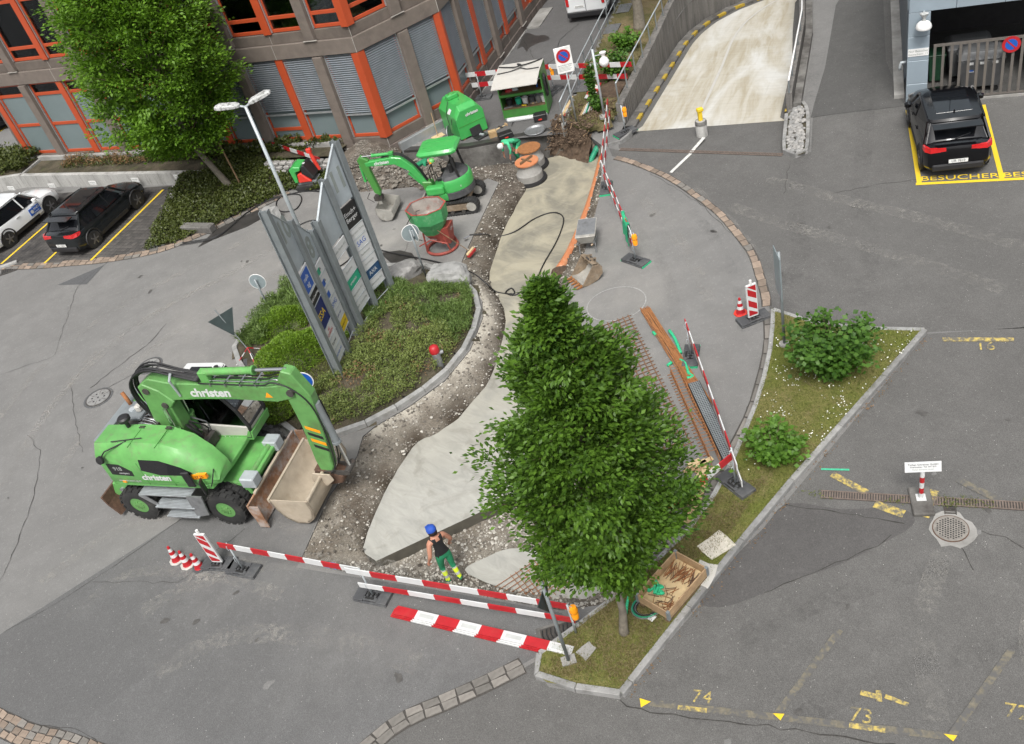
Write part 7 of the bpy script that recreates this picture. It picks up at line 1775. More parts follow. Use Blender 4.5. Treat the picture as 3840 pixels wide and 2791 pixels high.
mb = MB(); mb.loft([up([(x * .95, y * .95) for x, y in cp], 2.2), up(cp, 2.24), up(cp, 2.3), up([(x * .9, y * .88) for x, y in cp], 2.38), up([(x * .5, y * .5) for x, y in cp], 2.4)]); mb.build('canopy', 'green_brt', me_, smooth=35)
for y in (-.2, .2): MB().bx(-.4, .5, y - .02, y + .02, 2.395, 2.412).build('canopy_rib', 'green_brt', me_)
mb = MB(); mb.side([(.6, .75), (.95, .8), (.95, 1.15), (.6, 1.1)], -.14, .14); mb.build('swing_post', 'green_dk', me_, bev=.03)
mb = MB(); mb.side([(.68, .92), (.92, .95), (1.3, 1.62), (1.72, 1.92), (2.74, 1.98), (2.76, 2.14), (1.75, 2.2), (1.42, 2.12), (1.08, 1.72)], -.1, .1); mb.build('boom', 'green_brt', me_, bev=.02)
mb = MB(); mb.side([(2.6, 2.2), (2.85, 2.38), (3.0, 2.25), (2.92, 1.8), (2.78, .95), (2.6, .82), (2.56, .95), (2.66, 1.8)], -.09, .09); mb.build('stick', 'green_dk', me_, bev=.015)
cylinder(me_, (1.75, 0, 2.3), (2.86, 0, 2.34), .055, .62, 'green_brt'); MB().bx(1.66, 1.82, -.07, .07, 2.15, 2.36).build('cylinder_mount', 'green_brt', me_)
cylinder(me_, (.95, 0, .95), (1.62, 0, 1.86), .05, .6, 'green_brt'); cylinder(me_, (2.98, 0, 2.0), (3.0, 0, 1.0), .045, .6, 'green_brt')
for y in (-.06, 0, .06): MB().tube([Vector(p) for p in smooth_line([(.75, y, 1.1), (1.0, y, 1.75), (1.4, y, 2.2), (1.7, y, 2.28), (2.1, y, 2.22)], 4)], .016, 5).build('hose', 'black', me_)
christen(me_, .17, frame((2.15, .104, 2.06), (-1, 0, .02), (0, 1, 0))); christen(me_, .11, frame((-.62, .43, 1.05), (-.55, -.84, 0), (-.84, .55, 0)))
mb = MB(); mb.cyl((2.7, -.14, .85), (2.7, .14, .85), .06, n=10); mb.box((2.72, 0, .72), (.3, .22, .16)); mb.tube([(2.95, .1, 1.0), (3.1, .12, .8), (2.9, .1, .6)], .014, 5); mb.build('tilt_coupler', 'iron', me_)
q_ = [(2.2, .42), (2.18, .2), (2.3, .05), (2.5, .02), (2.72, .12), (2.8, .35), (2.78, .58)]
mb = MB(); mb.loft([[(x, y, z) for x, z in q_] + [(x + .02 * (1 if x < 2.4 else -1), y, z + .025) for x, z in q_[::-1]] for y in (-.52, .52)]); mk = mb.build('bucket', 'bucket_gr', me_, smooth=35)
for y in (-.52, .5): MB().side(q_, y, y + .02).build('bucket_cheek', 'bucket_gr', mk)
for y in (-.1, .08): MB().box((2.72, y, .6), (.2, .03, .22)).build('bucket_ear', 'bucket_gr', mk)

# ================================================================ small crushing machine by the ivy bank
tr_ = thing('mini_dumper', 'small green, black and red tracked machine below the ivy bank', 'machine', (-5.35,34.31,0), radians(-20))
mb = MB(); rect = [(-.42, .02), (.42, .02), (.52, .13), (.42, .25), (-.42, .25), (-.52, .13)]
for y in (-.3, .3): MB().side(rect, y - .1, y + .1).build('track', 'rubber', tr_, bev=.02)
MB().bx(-.4, .42, -.26, .26, .16, .36).build('chassis', 'galv_dk', tr_, bev=.02)
mb = MB(); mb.side([(-.45, .36), (-.5, .95), (-.3, 1.05), (.0, 1.0), (-.05, .85), (-.28, .8), (-.3, .36)], -.34, .34); mb.build('green_hood', 'green_brt', tr_, bev=.03)
mb = MB(); mb.side([(-.28, .36), (-.22, .72), (-.05, .75), (.28, .36)], -.36, -.05); mb.build('red_cover', 'red_or', tr_, bev=.03)
mb = MB(); mb.side([(-.05, .7), (.02, 1.02), (.16, 1.05), (.42, .48), (.3, .42)], -.32, .34); mb.build('black_tank', 'black', tr_, bev=.03); MB().bx(.05, .15, -.15, -.05, 1.04, 1.06).build('label_patch', 'board_white', tr_)
MB().tube([(.5, .2, .55), (.4, .22, .95), (.35, .25, 1.3)], [.06, .08, .06], 8).build('red_arm', 'red_or', tr_); MB().box((.33, .25, 1.36), (.2, .16, .2)).build('red_head', 'red_or', tr_, bev=.03); MB().tube([(.3, .25, 1.4), (.35, .3, 1.65)], .02, 6).build('lever', 'black', tr_)
r0_ = (-6.86,37.95,0); r1_ = (-4.74,34.88,0)
rail((r0_[0], r0_[1], .75), (r1_[0], r1_[1], .7), 'striped board lying across the ivy bank behind the small machine', 7, True, .17)

# ================================================================ concrete skip
sk = thing('concrete_skip', 'green and red concrete skip with a round tube base', 'concrete skip', (-1.0, 26.62, 0), radians(-28))
oc = lambda rx, ry, z, cx=0, cy=0: [(cx + rx * cos(pi / 4 * k + pi / 8) * 1.06, cy + ry * sin(pi / 4 * k + pi / 8) * 1.06, z) for k in range(8)]
MB().loft([oc(.32, .3, .78, 0, -.12), oc(.6, .52, 1.3, 0, -.15), oc(.64, .56, 1.75, 0, -.15)], cap=False).build('hopper_shell', 'green_old', sk)
MB().loft([oc(.61, .53, 1.75, 0, -.15), oc(.56, .49, 1.3, 0, -.15), oc(.26, .24, .85, 0, -.12), oc(.02, .02, .82, 0, -.12)], cap=False).build('hopper_lining', 'hopper_in', sk)
a_, b_ = oc(.65, .57, 1.75, 0, -.15), oc(.59, .51, 1.752, 0, -.15)
MB().add(a_ + b_, [(i, (i + 1) % 8, 8 + (i + 1) % 8, 8 + i) for i in range(8)]).build('rim', 'red_rust', sk)
mb = MB(); mb.loft([[(.1, -.35, .95), (.6, -.3, 1.0), (.6, .2, 1.0), (.1, .2, .95)], [(.2, -.22, .35), (.5, -.2, .35), (.5, .12, .35), (.2, .12, .35)]]); mb.build('chute', 'red_rust', sk)
mb = MB(); mb.loft([oc(.34, .32, .8, 0, -.12), oc(.25, .22, .5, .05, -.05)]); mb.build('lower_cone', 'red_rust', sk)
MB().tube([(.52 * cos(k * pi / 12), .1 + .48 * sin(k * pi / 12), .06) for k in range(24)], .05, 8, closed=True).build('base_ring', 'red_rust', sk, smooth=True)
for x, y in ((-.4, -.3), (.42, -.25), (-.3, .45), (.35, .45)): MB().tube([(x * .75, y * .7 - .1, .85), (x, y + .05, .06)], .03, 6).build('leg', 'red_rust', sk)
MB().tube([(.55, -.5, .55), (.05, -.58, .75), (-.45, -.52, .5)], .022, 6).build('lever', 'red_rust', sk); MB().tube([(-.1, -.7, 1.72), (-.1, -.62, 1.85), (0, -.55, 1.85)], .015, 6).build('hook', 'iron', sk)
MB().tube([Vector(p) for p in smooth_line([(-.3, -.65, 1.7), (-.62, -.6, 1.3), (-.55, -.6, .9), (-.3, -.5, .7)], 4)], .012, 5).build('cable', 'black', sk)
text('VOGTLI', .11, 'chalk', sk, frame((-.02, -.45, .66), (1, 0, 0), (0, -1, .3))); text('ON', .14, 'chalk', sk, frame((.61, -.05, .85), (0, 1, 0), (1, 0, 0)))
# ================================================================ green tank and tool box on the upper lane
tn = thing('site_tank', 'green steel fuel tank box with chamfered roof at the office corner', 'tank', (1.13, 35.05, 0), radians(17))
def tsec(y, k=1): return [(-.6 * k, y, .06), (.6 * k, y, .06), (.6 * k, y, .92), (.28, y, 1.32), (-.28, y, 1.32), (-.6 * k, y, .92)]
mb = MB(); mb.loft([[(-.6, -.82, .06), (.6, -.82, .06), (.6, -.82, .9), (.36, -.82, 1.18), (-.36, -.82, 1.18), (-.6, -.82, .9)], [(-.6, -.7, .06), (.6, -.7, .06), (.6, -.7, .94), (.34, -.6, 1.34), (-.34, -.6, 1.34), (-.6, -.7, .94)], [(-.6, .85, .06), (.6, .85, .06), (.6, .85, .94), (.34, .75, 1.34), (-.34, .75, 1.34), (-.6, .85, .94)]]); mb.build('tank_body', 'green_brt', tn, bev=.02)
MB().bx(-.58, .58, -.832, -.82, .56, .575).build('seam', 'green_dk', tn)
MB().prism([(-.2, -.14), (.2, -.14), (.26, -.05), (.26, .1), (.2, .18), (-.2, .18), (-.26, .1), (-.26, -.05)], 1.34, 1.52, T(-.12, .25)).build('dome_hatch', 'green_brt', tn, bev=.03); MB().tube([(-.12 + .14 * cos(k * pi / 8), .27 + .1 * sin(k * pi / 8), 1.525) for k in range(16)], .02, 5, closed=True).build('hatch_ring', 'green_dk', tn)
christen(tn, .17, frame((.1, -.838, .95), (1, 0, 0), (0, -1, 0))); MB().add([(-.61, -.3, .98), (-.61, -.06, .98), (-.48, -.06, 1.14), (-.48, -.3, 1.14)], [(3, 2, 1, 0)]).build('notice', 'board_white', tn)
for p in ([(-.4, .1, 1.35), (-.62, .0, .95), (-.66, -.1, .5)], [(.0, -.1, 1.35), (-.45, -.3, 1.15), (-.66, -.35, .6)]): MB().tube([Vector(q) for q in smooth_line(p, 4)], .012, 5).build('cable', 'black', tn)
for x in (-.45, .45): MB().bx(x - .06, x + .06, -.8, .8, 0, .06).build('skid', 'wood_dk', tn)
dl = thing('saw_disc', 'round grey disc leaning against the green tank', 'disc', (.42, 34.55, 0), radians(70)); MB().cyl((0, -.01, .3), (0, .02, .3), .3, n=28).build('plate', 'steel', dl)
tb = thing('tool_box', 'large green open tool box with raised white flap and full shelves', 'tool box', (3.72, 34.98, 0), radians(-21))
w2, d2, h2 = .9, .55, 1.78
MB().bx(-w2, -w2 + .04, -d2, d2, .05, h2).build('side_panel', 'green_dk', tb); MB().bx(w2 - .04, w2, -d2, d2, .05, h2).build('side_panel', 'green_dk', tb); MB().bx(-w2, w2, d2 - .04, d2, .05, h2).build('back_panel', 'green_dk', tb)
MB().bx(-w2, w2, -d2, d2, h2, h2 + .03).build('roof', 'cream', tb)
for z in (.12, .42, 1.0): MB().bx(-w2 + .04, w2 - .04, -d2 + .02, d2 - .04, z, z + .03).build('shelf', 'wood_dk', tb)
MB().bx(-w2, w2, -d2 - .02, -d2 + .02, .95, 1.05).build('shelf_edge', 'green_dk', tb); MB().bx(-w2, w2, -d2 - .02, -d2 + .02, .06, .42).build('front_panel', 'green_dk', tb)
MB().add([(-w2, -d2, h2 + .03), (w2, -d2, h2 + .03), (w2, -d2 - .85, h2 - .1), (-w2, -d2 - .85, h2 - .1), (-w2, -d2, h2), (w2, -d2, h2), (w2, -d2 - .85, h2 - .13), (-w2, -d2 - .85, h2 - .13)], [(3, 2, 1, 0), (4, 5, 6, 7), (0, 1, 5, 4), (1, 2, 6, 5), (2, 3, 7, 6), (3, 0, 4, 7)]).build('flap', 'cream', tb)
for s_ in (-1, 1): MB().tube([(s_ * (w2 - .05), -d2 + .1, 1.45), (s_ * (w2 - .05), -d2 - .5, h2 - .06)], .02, 6).build('gas_strut', 'galv', tb)
for x in (-w2 + .05, w2 - .15): MB().bx(x, x + .1, -d2 - .04, -d2 + .1, 0, .1).build('leg', 'galv', tb)
def put(o, x, y, z, rz=0):
    a = radians(-21); o.location = (3.72 + x * cos(a) - y * sin(a), 34.98 + x * sin(a) + y * cos(a), z); o.rotation_euler = (0, 0, a + rz)
random.seed(4)
for k, (x, m_, lb) in enumerate(((-.62, 'black', 'black bucket at the left of the tool box lower shelf'), (-.25, 'teal', 'green bundle on the tool box lower shelf'), (.02, 'board_white', 'white bucket in the middle of the tool box shelf'), (.3, 'rubber_base', 'dark bucket right of the white one on the shelf'), (.55, 'steel', 'grey bucket on the right of the tool box shelf'), (.77, 'white', 'white paint bucket at the right wall of the tool box'))):
    t = thing('bucket', lb, 'bucket', (0, 0, 0), 0, 'buckets on the tool box shelf'); MB().lathe([(.1, 0), (.13, .27), (.115, .27), (.09, .05), (0, .05)], 16).build('pail', m_, t, smooth=40); MB().tube([(.13 * cos(q * pi / 6), .02, .26 + .07 * sin(q * pi / 6)) for q in range(7)], .006, 4).build('handle', 'galv', t); put(t, x, -.25, .45)
for k, (x, m_, nm, lb, dm) in enumerate(((-.55, 'red', 'red_bag', 'crumpled red bag on the upper shelf of the tool box', (.35, .25, .12)), (-.3, 'galv', 'grinder', 'grey hand tool on the upper shelf of the tool box', (.28, .12, .14)), (.6, 'blue', 'bottle', 'small blue bottle on the upper shelf of the tool box', (.08, .08, .22)))):
    t = thing(nm, lb, 'tool', (0, 0, 0)); mb = MB(); mb.lathe([(.0, 0), (.5, .05), (.45, .6), (.25, .9), (0, 1)], 10, Matrix.Diagonal((dm[0], dm[1], dm[2], 1))); mb.build('body', m_, t, smooth=50); put(t, x, -.2, 1.03)
for k in range(10):
    t = thing('tool_item', 'loose tools and offcuts on the lowest shelf of the tool box', 'tool', (0, 0, 0), 0, 'loose tools on the lowest shelf'); MB().box((0, 0, .03), (rnd(.15, .5), .05, .05), rnd(-.4, .4)).build('body', random.choice(['wood_lt', 'iron', 'steel', 'yellow']), t); put(t, rnd(-.6, .6), -.4 + rnd(-.05, .1), .15 + .3)
t = thing('rope_coil', 'dark knotted rope lying on the tool box roof', 'rope', (0, 0, 0)); random.seed(9)
MB().tube([Vector(p) for p in smooth_line([(-.85, .3, .03), (-.4, .1, .04), (-.1, .0, .06), (.1, .05, .1), (-.05, .12, .12), (.05, -.05, .12), (.15, .08, .06), (.5, .25, .04), (.85, .5, .03)], 5)], .025, 6).build('strand', 'black', t, smooth=True); MB().tube([Vector(p) for p in smooth_line([(-.8, -.35, .03), (-.3, -.28, .03), (.1, -.15, .05), (.4, -.3, .03), (.85, -.3, .03)], 5)], .02, 6).build('strand', 'black', t, smooth=True); put(t, 0, 0, 1.81)
t = thing('cable_bundle', 'black hanging coil of cables on the tool box side', 'cable', (0, 0, 0)); put(t, .95, -.25, 1.1)
for k in range(6): MB().tube([(.02 + .02 * sin(k), .0 + (.13 + .01 * k) * cos(q * pi / 10), (.38 + .015 * k) * sin(q * pi / 10)) for q in range(20)], .022, 5, closed=True).build('loop', 'black', t)
t = thing('pipe_roll', 'long white plastic roll lying in front of the tool box', 'pipe', (0, 0, 0)); MB().cyl((-.72, 0, .09), (.62, 0, .09), .09, n=18).build('roll', 'board_white', t, smooth=40); put(t, 0, -.75, 0)
def case(label, loc, rz, col='black', open_=False, s=(.5, .32, .2)):
    t = thing('tool_case', label, 'tool case', loc, rz, 'tool cases on the upper lane')
    MB().bx(-s[0] / 2, s[0] / 2, -s[1] / 2, s[1] / 2, 0, s[2] if not open_ else .08).build('body', col, t, bev=.02)
    if open_: MB().bx(-s[0] / 2, s[0] / 2, 0, .06, 0, s[1], T(0, s[1] / 2, .06) @ Matrix.Rotation(-.3, 4, 'X')).build('lid', col, t, bev=.02); MB().box((.05, 0, .1), (.08, .2, .05), .3).build('tool', 'galv', t)
    else: MB().bx(-.07, .07, -s[1] / 2 - .02, -s[1] / 2, s[2] * .3, s[2] * .45).build('handle', 'red_or', t)
    return t
case('black tool case with red handle in front of the tool box', (3.97,33.88,0), -.2, s=(.5, .36, .28)); case('black tool case with an orange tag beside the carton', (2.44,33.28,0), .08, s=(.56, .36, .22)); case('open black socket case leaning near the green tank', (1.57,33.98,0), .45, open_=True, s=(.5, .36, .2))
t = thing('carton', 'small brown cardboard box beside the black tool case', 'box', (2.01,33.72,0), .05); MB().bx(-.15, .15, -.13, .13, 0, .24).build('body', 'card', t, bev=.008); MB().bx(-.15, .15, -.02, .02, .24, .243).build('tape', 'wood_lt', t)
t = thing('mixing_tray', 'round flat grey mixing tray on the upper lane', 'tray', (3.57,33.02,0)); MB().lathe([(.36, 0), (.4, .07), (.42, .07), (.41, .09), (.38, .08), (.34, .025), (0, .02)], 32).build('tray', 'steel', t, smooth=40)
for k, (lb, x, y, a) in enumerate((('wooden mallet lying by the carton', 1862, 490, .6), ('wooden hammer lying behind the carton', 1880, 478, .3))):
    t = thing('hammer', lb, 'hammer', (2.22,34.15,0) if k == 0 else (2.44,34.3,0), a); MB().tube([(-.25, 0, .02), (.2, 0, .02)], .018, 6).build('handle', 'wood_lt', t); MB().box((.22, 0, .035), (.07, .2, .07)).build('head', 'wood' if k else 'iron', t)
t = thing('floor_board', 'pale timber board with a handle lying by the office corner', 'board', (-.04,35.25,0), .35); MB().bx(-.25, .25, -.16, .16, 0, .025).build('blade', 'wood_lt', t); MB().tube([(0, 0, .03), (.12, .3, .9)], .016, 6).build('handle', 'wood', t)
t = thing('shovel', 'shovel leaning at the office corner', 'shovel', (-.71,35.54,0), .5); MB().tube([(0, 0, .1), (.5, .55, .9)], .018, 6).build('handle', 'wood_lt', t); MB().lathe([(.0, 0), (.12, .02), (.14, .04), (0, .03)], 12, T(-.05, -.05, .06)).build('blade', 'bucket_gr', t)
t = thing('shovel', 'long handled rake lying along the office plinth', 'rake', (-1.63,35.33,0), 0); MB().tube([(0, 0, .04), (.9, .75, .1), (1.5, 1.4, .5)], .018, 6).build('handle', 'wood', t); MB().box((0, 0, .04), (.05, .4, .05), .6).build('head', 'iron', t)
# ================================================================ small site things
def zs_(p): return slab_z(p[1])
def mhole(loc, label, lid, bar=False, r_=.46):
    t = thing('manhole_cone', label, 'manhole', (loc[0], loc[1], zs_(loc)), .3, 'concrete manhole cones in the pour')
    MB().lathe([(r_ + .12, 0), (r_ + .12, .06), (r_ + .03, .07), (r_ + .02, .35), (r_ - .02, .38), (r_ - .08, .6), (r_ - .1, .74), (0, .74)], 28, T(0, 0, -.02)).build('concrete_ring', 'concrete', t, smooth=40)
    MB().lathe([(r_ + .16, 0), (r_ + .14, .09), (r_ + .03, .1)], 28, cap=False).build('foam_collar', 'black', t, smooth=40)
    MB().lathe([(r_ - .02, .73), (r_ - .02, .775), (0, .78)], 30).build('lid', lid, t)
    if bar: MB().box((0, 0, .82), (.62, .05, .1), .3).build('lid_bar', 'wood_dk', t); MB().box((0, 0, .8), (.05, .5, .06), .3).build('lid_bar', 'wood_dk', t)
mhole((2.76,30.75,-.7), 'near manhole cone with an orange lid and crossed bars', 'orange_pipe', True); mhole((3.05, 31.75), 'far manhole cone with a rusty lid beside the bent worker', 'rust_or')
# pipes
pp_ = [(5.47,30.66,-.7),(4.45,28.16,-.65),(3.52,26.17,-.59),(2.77,24.77,-.55),(2.31,24.08,-.53)]
t = thing('orange_duct', 'long orange plastic duct lying along the right edge of the slab', 'pipe'); MB().tube([(p[0] + .05, p[1], p[2] + .1) for p in smooth_line([(q[0], q[1], q[2]) for q in pp_], 4)], .145, 12).build('duct', 'orange_pipe', t, smooth=True)
boulder((pp_[-1][0] + .02, pp_[-1][1] - .2, pp_[-1][2] + .05), (.32, .28, .22), 'clod of wet soil at the lower end of the orange duct', 'soil', 0, 23)
t = thing('green_elbow_pipe', 'bent green drain pipe coming out of the slab by the ramp', 'pipe')
ge = (5.03,30.78,-.7)
MB().tube([Vector(p) for p in smooth_line([(ge[0], ge[1], ge[2] - .05), (ge[0] + .22, ge[1] + .08, ge[2] + .2), (ge[0] + .45, ge[1] + .12, ge[2] + .42), (ge[0] + .75, ge[1] + .05, ge[2] + .5)], 4)], .1, 12).build('pipe', 'green_pipe', t, smooth=True)
for k in (.45,): MB().cyl((ge[0] + .3, ge[1] + .09, ge[2] + .28), (ge[0] + .4, ge[1] + .11, ge[2] + .37), .125, n=14).build('socket', 'green_pipe', t)
MB().cyl((ge[0] + .72, ge[1] + .05, ge[2] + .5), (ge[0] + .82, ge[1] + .04, ge[2] + .51), .12, n=14).build('end_cap', 'orange_pipe', t)
# hoses
h1 = [(0,26.94,0), (0.51,26.86,-.1), (0.82,27.37,-.62), (1.49,27.34,-.62), (2.31,27.82,-.64), (2.96,27.84,-.64), (3.19,27.23,-.62), (2.72,26.05,-.59), (1.98,24.81,-.55), (1.51,23.94,-.53), (1.17,23.72,-.52), (0.77,23.54,-.52), (0.54,23.82,-.52), (0.75,23.97,-.53), (0.76,23.63,-.52), (0.28,24.02,-.53), (0.03,24.11,-.15), (-.34,24.72,0.03), (-1.36,25.97,0.03), (-2.62,27.25,0.03), (-3.65,28.4,0.03)]
t = thing('hose', 'long black hose looping across the slab and the asphalt', 'hose'); MB().tube([(p[0], p[1], p[2] + .03) for p in smooth_line(h1, 6)], .022, 6).build('hose_line', 'black', t, smooth=True); MB().tube([(h1[0][0] - .22, h1[0][1] - .12, .03), h1[0]], .025, 6).build('nozzle', 'chrome', t)
h2 = [(-7.58,34.28,0), (-6.65,34.22,0), (-5.91,33.88,0), (-5.77,33.28,0), (-6.01,32.68,0), (-6.55,32.84,0), (-6.79,33.57,0), (-6.56,34.11,0), (-5.54,33.92,0), (-4.47,33,0)]
t = thing('hose', 'black hose curled on the road below the ivy bank', 'hose'); MB().tube([(p[0], p[1], .03) for p in smooth_line(h2, 6)], .022, 6).build('hose_line', 'black', t, smooth=True)
h3 = [(-10.57,32.64,0), (-9.12,32.35,0), (-8.1,33.46,0), (-7.3,34.01,0), (-6.65,34.06,0)]
for k in range(2): t = thing('hose', ['black cable running along the kerb of the ivy bank', 'second black cable along the kerb of the ivy bank'][k], 'cable'); MB().tube([(p[0] + .08 * k, p[1] + .1 * k, .06) for p in smooth_line(h3, 6)], .02, 5).build('cable_line', 'black', t)
h4 = [(-5.89,31.33,0), (-5.23,31.27,0), (-4.5,29.78,0), (-4.01,28.04,0), (-4.67,27.37,0)]
t = thing('hose', 'black hose on the asphalt behind the pylons', 'hose'); MB().tube([(p[0], p[1], .03) for p in smooth_line(h4, 6)], .022, 5).build('hose_line', 'black', t)
# broom
t = thing('broom', 'red broom leaning on the concrete skip at the edge of the cut', 'broom'); b0 = Vector((-.13,25.81,0)); b1 = Vector((-1.02,26.15,1.1))
MB().tube([b0 + Vector((0, 0, .08)), b1], .014, 6).build('handle', 'wood_dk', t); MB().box(b0 + Vector((0, 0, .1)), (.42, .08, .05), .9).build('head', 'wood_lt', t); MB().box(b0 + Vector((.02, -.01, .04)), (.42, .1, .08), .9).build('bristles', 'red', t)
# wheelbarrow
t = thing('wheelbarrow', 'concrete-smeared wheelbarrow tipped on its front beside the cut', 'wheelbarrow', (3.42, 24.15, 0), radians(70))
ws = lambda x, w_, z: [(x, -w_, z), (x, w_, z)]
mb = MB(); mb.loft([[(-.3, -.2, .3), (.3, -.2, .28), (.3, .2, .28), (-.3, .2, .3)], [(-.42, -.32, .62), (.55, -.3, .68), (.55, .3, .68), (-.42, .32, .62)]]); mb.build('tub', 'bucket_gr', t, bev=.02)
MB().loft([[(-.38, -.29, .622), (.5, -.27, .682), (.5, .27, .682), (-.38, .29, .622)], [(-.26, -.18, .45), (.26, -.18, .45), (.26, .18, .45), (-.26, .18, .45)]]).build('tub_lining', 'steel', t)
for y in (-.25, .25): MB().tube([(.6, y * .4, .2), (.1, y, .27), (-.55, y, .45), (-.85, y, .6)], .02, 6).build('handle', 'steel', t); MB().tube([(-.3, y, .35), (-.4, y, .0)], .018, 6).build('leg', 'steel', t); MB().cyl((-.85, y, .6), (-.72, y, .53), .027, n=8).build('grip', 'wood', t)
wheel(t, .62, 0, .18, .09, 1, 'rim', False)
# loose bucket with teeth
t = thing('digger_bucket', 'rusty toothed excavator bucket lying on the asphalt', 'bucket', (2.98, 22.55, 0), radians(-165))
q_ = [(.42, .05), (.2, .0), (-.12, .05), (-.3, .2), (-.32, .42), (-.2, .55), (-.05, .58)]
mb = MB(); mb.loft([[(x, y, z) for x, z in q_] + [(x * .93 + .01, y, z + .03) for x, z in q_[::-1]] for y in (-.36, .36)]); mb.build('shell', 'bucket_br', t, smooth=35)
for y in (-.36, .34): MB().side(q_, y, y + .022).build('cheek', 'bucket_br', t)
MB().loft([[(x * .86 + .03, y, z + .045) for x, z in q_[:6]] for y in (-.33, .33)], cap=False, closed=False).build('lining', 'bucket_gr', t)
for k in range(5): MB().loft([[(.4, -.34 + k * .155, .02), (.4, -.27 + k * .155, .02), (.4, -.27 + k * .155, .09), (.4, -.34 + k * .155, .09)], [(.6, -.32 + k * .155, .03), (.6, -.29 + k * .155, .03), (.6, -.29 + k * .155, .05), (.6, -.32 + k * .155, .05)]]).build('tooth', 'rust_or', t)
for y in (-.14, .1): MB().side([(-.25, .45), (-.3, .62), (-.12, .68), (-.02, .55)], y, y + .03).build('ear', 'bucket_br', t)
MB().cyl((-.23, -.14, .58), (-.23, .14, .58), .03, n=8).build('pin', 'iron', t); MB().cyl((-.1, -.14, .61), (-.1, .14, .61), .03, n=8).build('pin', 'iron', t)
# reinforcement
mA, mB_, mC = Vector((3.49,20.15,0)), Vector((3.42,14.86,0)), Vector((2.25,20.04,0))
du_, dv_ = (mB_ - mA), (mC - mA); dv_ = dv_.normalized() * 2.1; L_, W_2 = du_.length, 2.1
t = thing('rebar_mesh', 'large rusty reinforcement mesh sheets lying on the asphalt', 'reinforcement mesh')
for lyr in range(1):
    for k in range(int(W_2 / .15) + 1):
        a = mA + dv_.normalized() * k * .15 + Vector((.03 * lyr, .03 * lyr, .02 + .02 * lyr)); MB().tube([a - du_.normalized() * .08, a + du_ + du_.normalized() * .08], .016, 4).build('long_bar', 'rust_mesh', t)
    for k in range(int(L_ / .15) + 1):
        a = mA + du_.normalized() * k * .15 + Vector((.03 * lyr, .03 * lyr, .028 + .02 * lyr)); MB().tube([a - dv_.normalized() * .08, a + dv_ + dv_.normalized() * .08], .011, 4).build('cross_bar', 'rust_mesh', t)
rA_, rB_ = Vector((4,20.2,0)), Vector((4.17,16.05,0)); dd = (rB_ - rA_).normalized(); nn_ = Vector((-dd.y, dd.x, 0))
t = thing('rebar_bundle', 'bundle of long straight rusty reinforcing bars', 'steel bars'); random.seed(12)
for k in range(34):
    a = rA_ + nn_ * (-.02 + .016 * (k % 17) - .12) + dd * rnd(-.1, .15) + Vector((0, 0, .05 + .02 * (k // 17) + rnd(0, .01))); b = rB_ + dd * rnd(-.3, .5) + nn_ * (rnd(-.16, .16)) + Vector((0, 0, .05 + .02 * (k // 17))); MB().tube([a, a.lerp(b, .5) + nn_ * rnd(-.03, .03), b], .012, 4).build('bar', 'rust_or', t)
cA_, cB_ = Vector((4.13,16.73,0)), Vector((4,14.07,0)); dd = (cB_ - cA_).normalized(); nn_ = Vector((-dd.y, dd.x, 0)); L_ = (cB_ - cA_).length
t = thing('starter_bar_strip', 'rusty comb-like strip of bent starter bars', 'steel bars', cA_ - nn_ * .28, atan2(dd.y, dd.x))
for y in (-.1, .1): MB().tube([(-.7, y, .04), (L_ + .1, y, .04)], .012, 4).build('long_bar', 'rust_or', t); MB().tube([(-.7, y, .24), (L_ + .1, y, .24)], .012, 4).build('long_bar', 'rust_or', t)
for k in range(int((L_ + .6) / .11)):
    x = -.6 + k * .11; MB().tube([(x, -.2, .03), (x, -.1, .04), (x, -.1, .25), (x, .1, .25), (x, .1, .04)], .01, 4).build('stirrup', 'rust_or', t)
t = thing('perforated_profile', 'grey perforated sheet metal profile beside the starter bars', 'metal profile', cA_ + nn_ * .02, atan2(dd.y, dd.x))
MB().bx(0, L_ + .05, -.13, .13, .1, .125).build('sheet', 'galv_dk', t); MB().bx(0, L_ + .05, -.145, -.13, .02, .13).build('flange', 'black', t); MB().bx(0, L_ + .05, .13, .145, .02, .13).build('flange', 'black', t)
hm = MB()
for k in range(int(L_ / .06)):
    for j in range(5): hm.box((.03 + k * .06, -.1 + j * .05, .1265), (.028, .026, .002))
hm.build('holes', 'tar', t, kind='stuff')
for k, (a, b) in enumerate((((4.2,16.51,0), (4.15,15.09,0)), ((4.31,16.37,0), (4.19,14.91,0)))):
    t = thing('loose_bar', ['thin rusty bar lying left of the starter bars', 'second thin rusty bar lying left of the starter bars'][k], 'steel bar'); sh = Vector((-.45, -.25, 0)); MB().tube([Vector(a) + sh + Vector((0, 0, .02)), Vector(b) + sh * .6 + Vector((0, 0, .02))], .01, 5).build('bar', 'rust', t)
def sling(label, pts, r_=.05, m='green_sling'):
    t = thing('lifting_sling', label, 'sling', (0, 0, 0), 0, 'green lifting slings'); MB().tube([Vector(p) for p in smooth_line(pts, 4)], r_, 6).build('strap', m, t, smooth=True); return t
sling('straight green sling beside the bar bundle', [(*(4.28,19.01,0)[:2], .05), (*(4.3,18.59,0)[:2], .06), (*(4.25,18,0)[:2], .05)], .045)
sling('crumpled green sling at the end of the bar bundle', [(*(4.14,17.76,0)[:2], .05), (*(4.22,17.56,0)[:2], .07), (*(4.17,17.17,0)[:2], .06), (*(4.23,17,0)[:2], .05), (*(4.07,17,0)[:2], .08)], .04)
sling('small green sling loop left of the bars', [(*(3.88,19.16,0)[:2], .04), (*(3.9,19,0)[:2], .06)], .04); sling('small green sling end under the bars', [(*(3.79,17.7,0)[:2], .04), (*(3.93,17.75,0)[:2], .06)], .04)
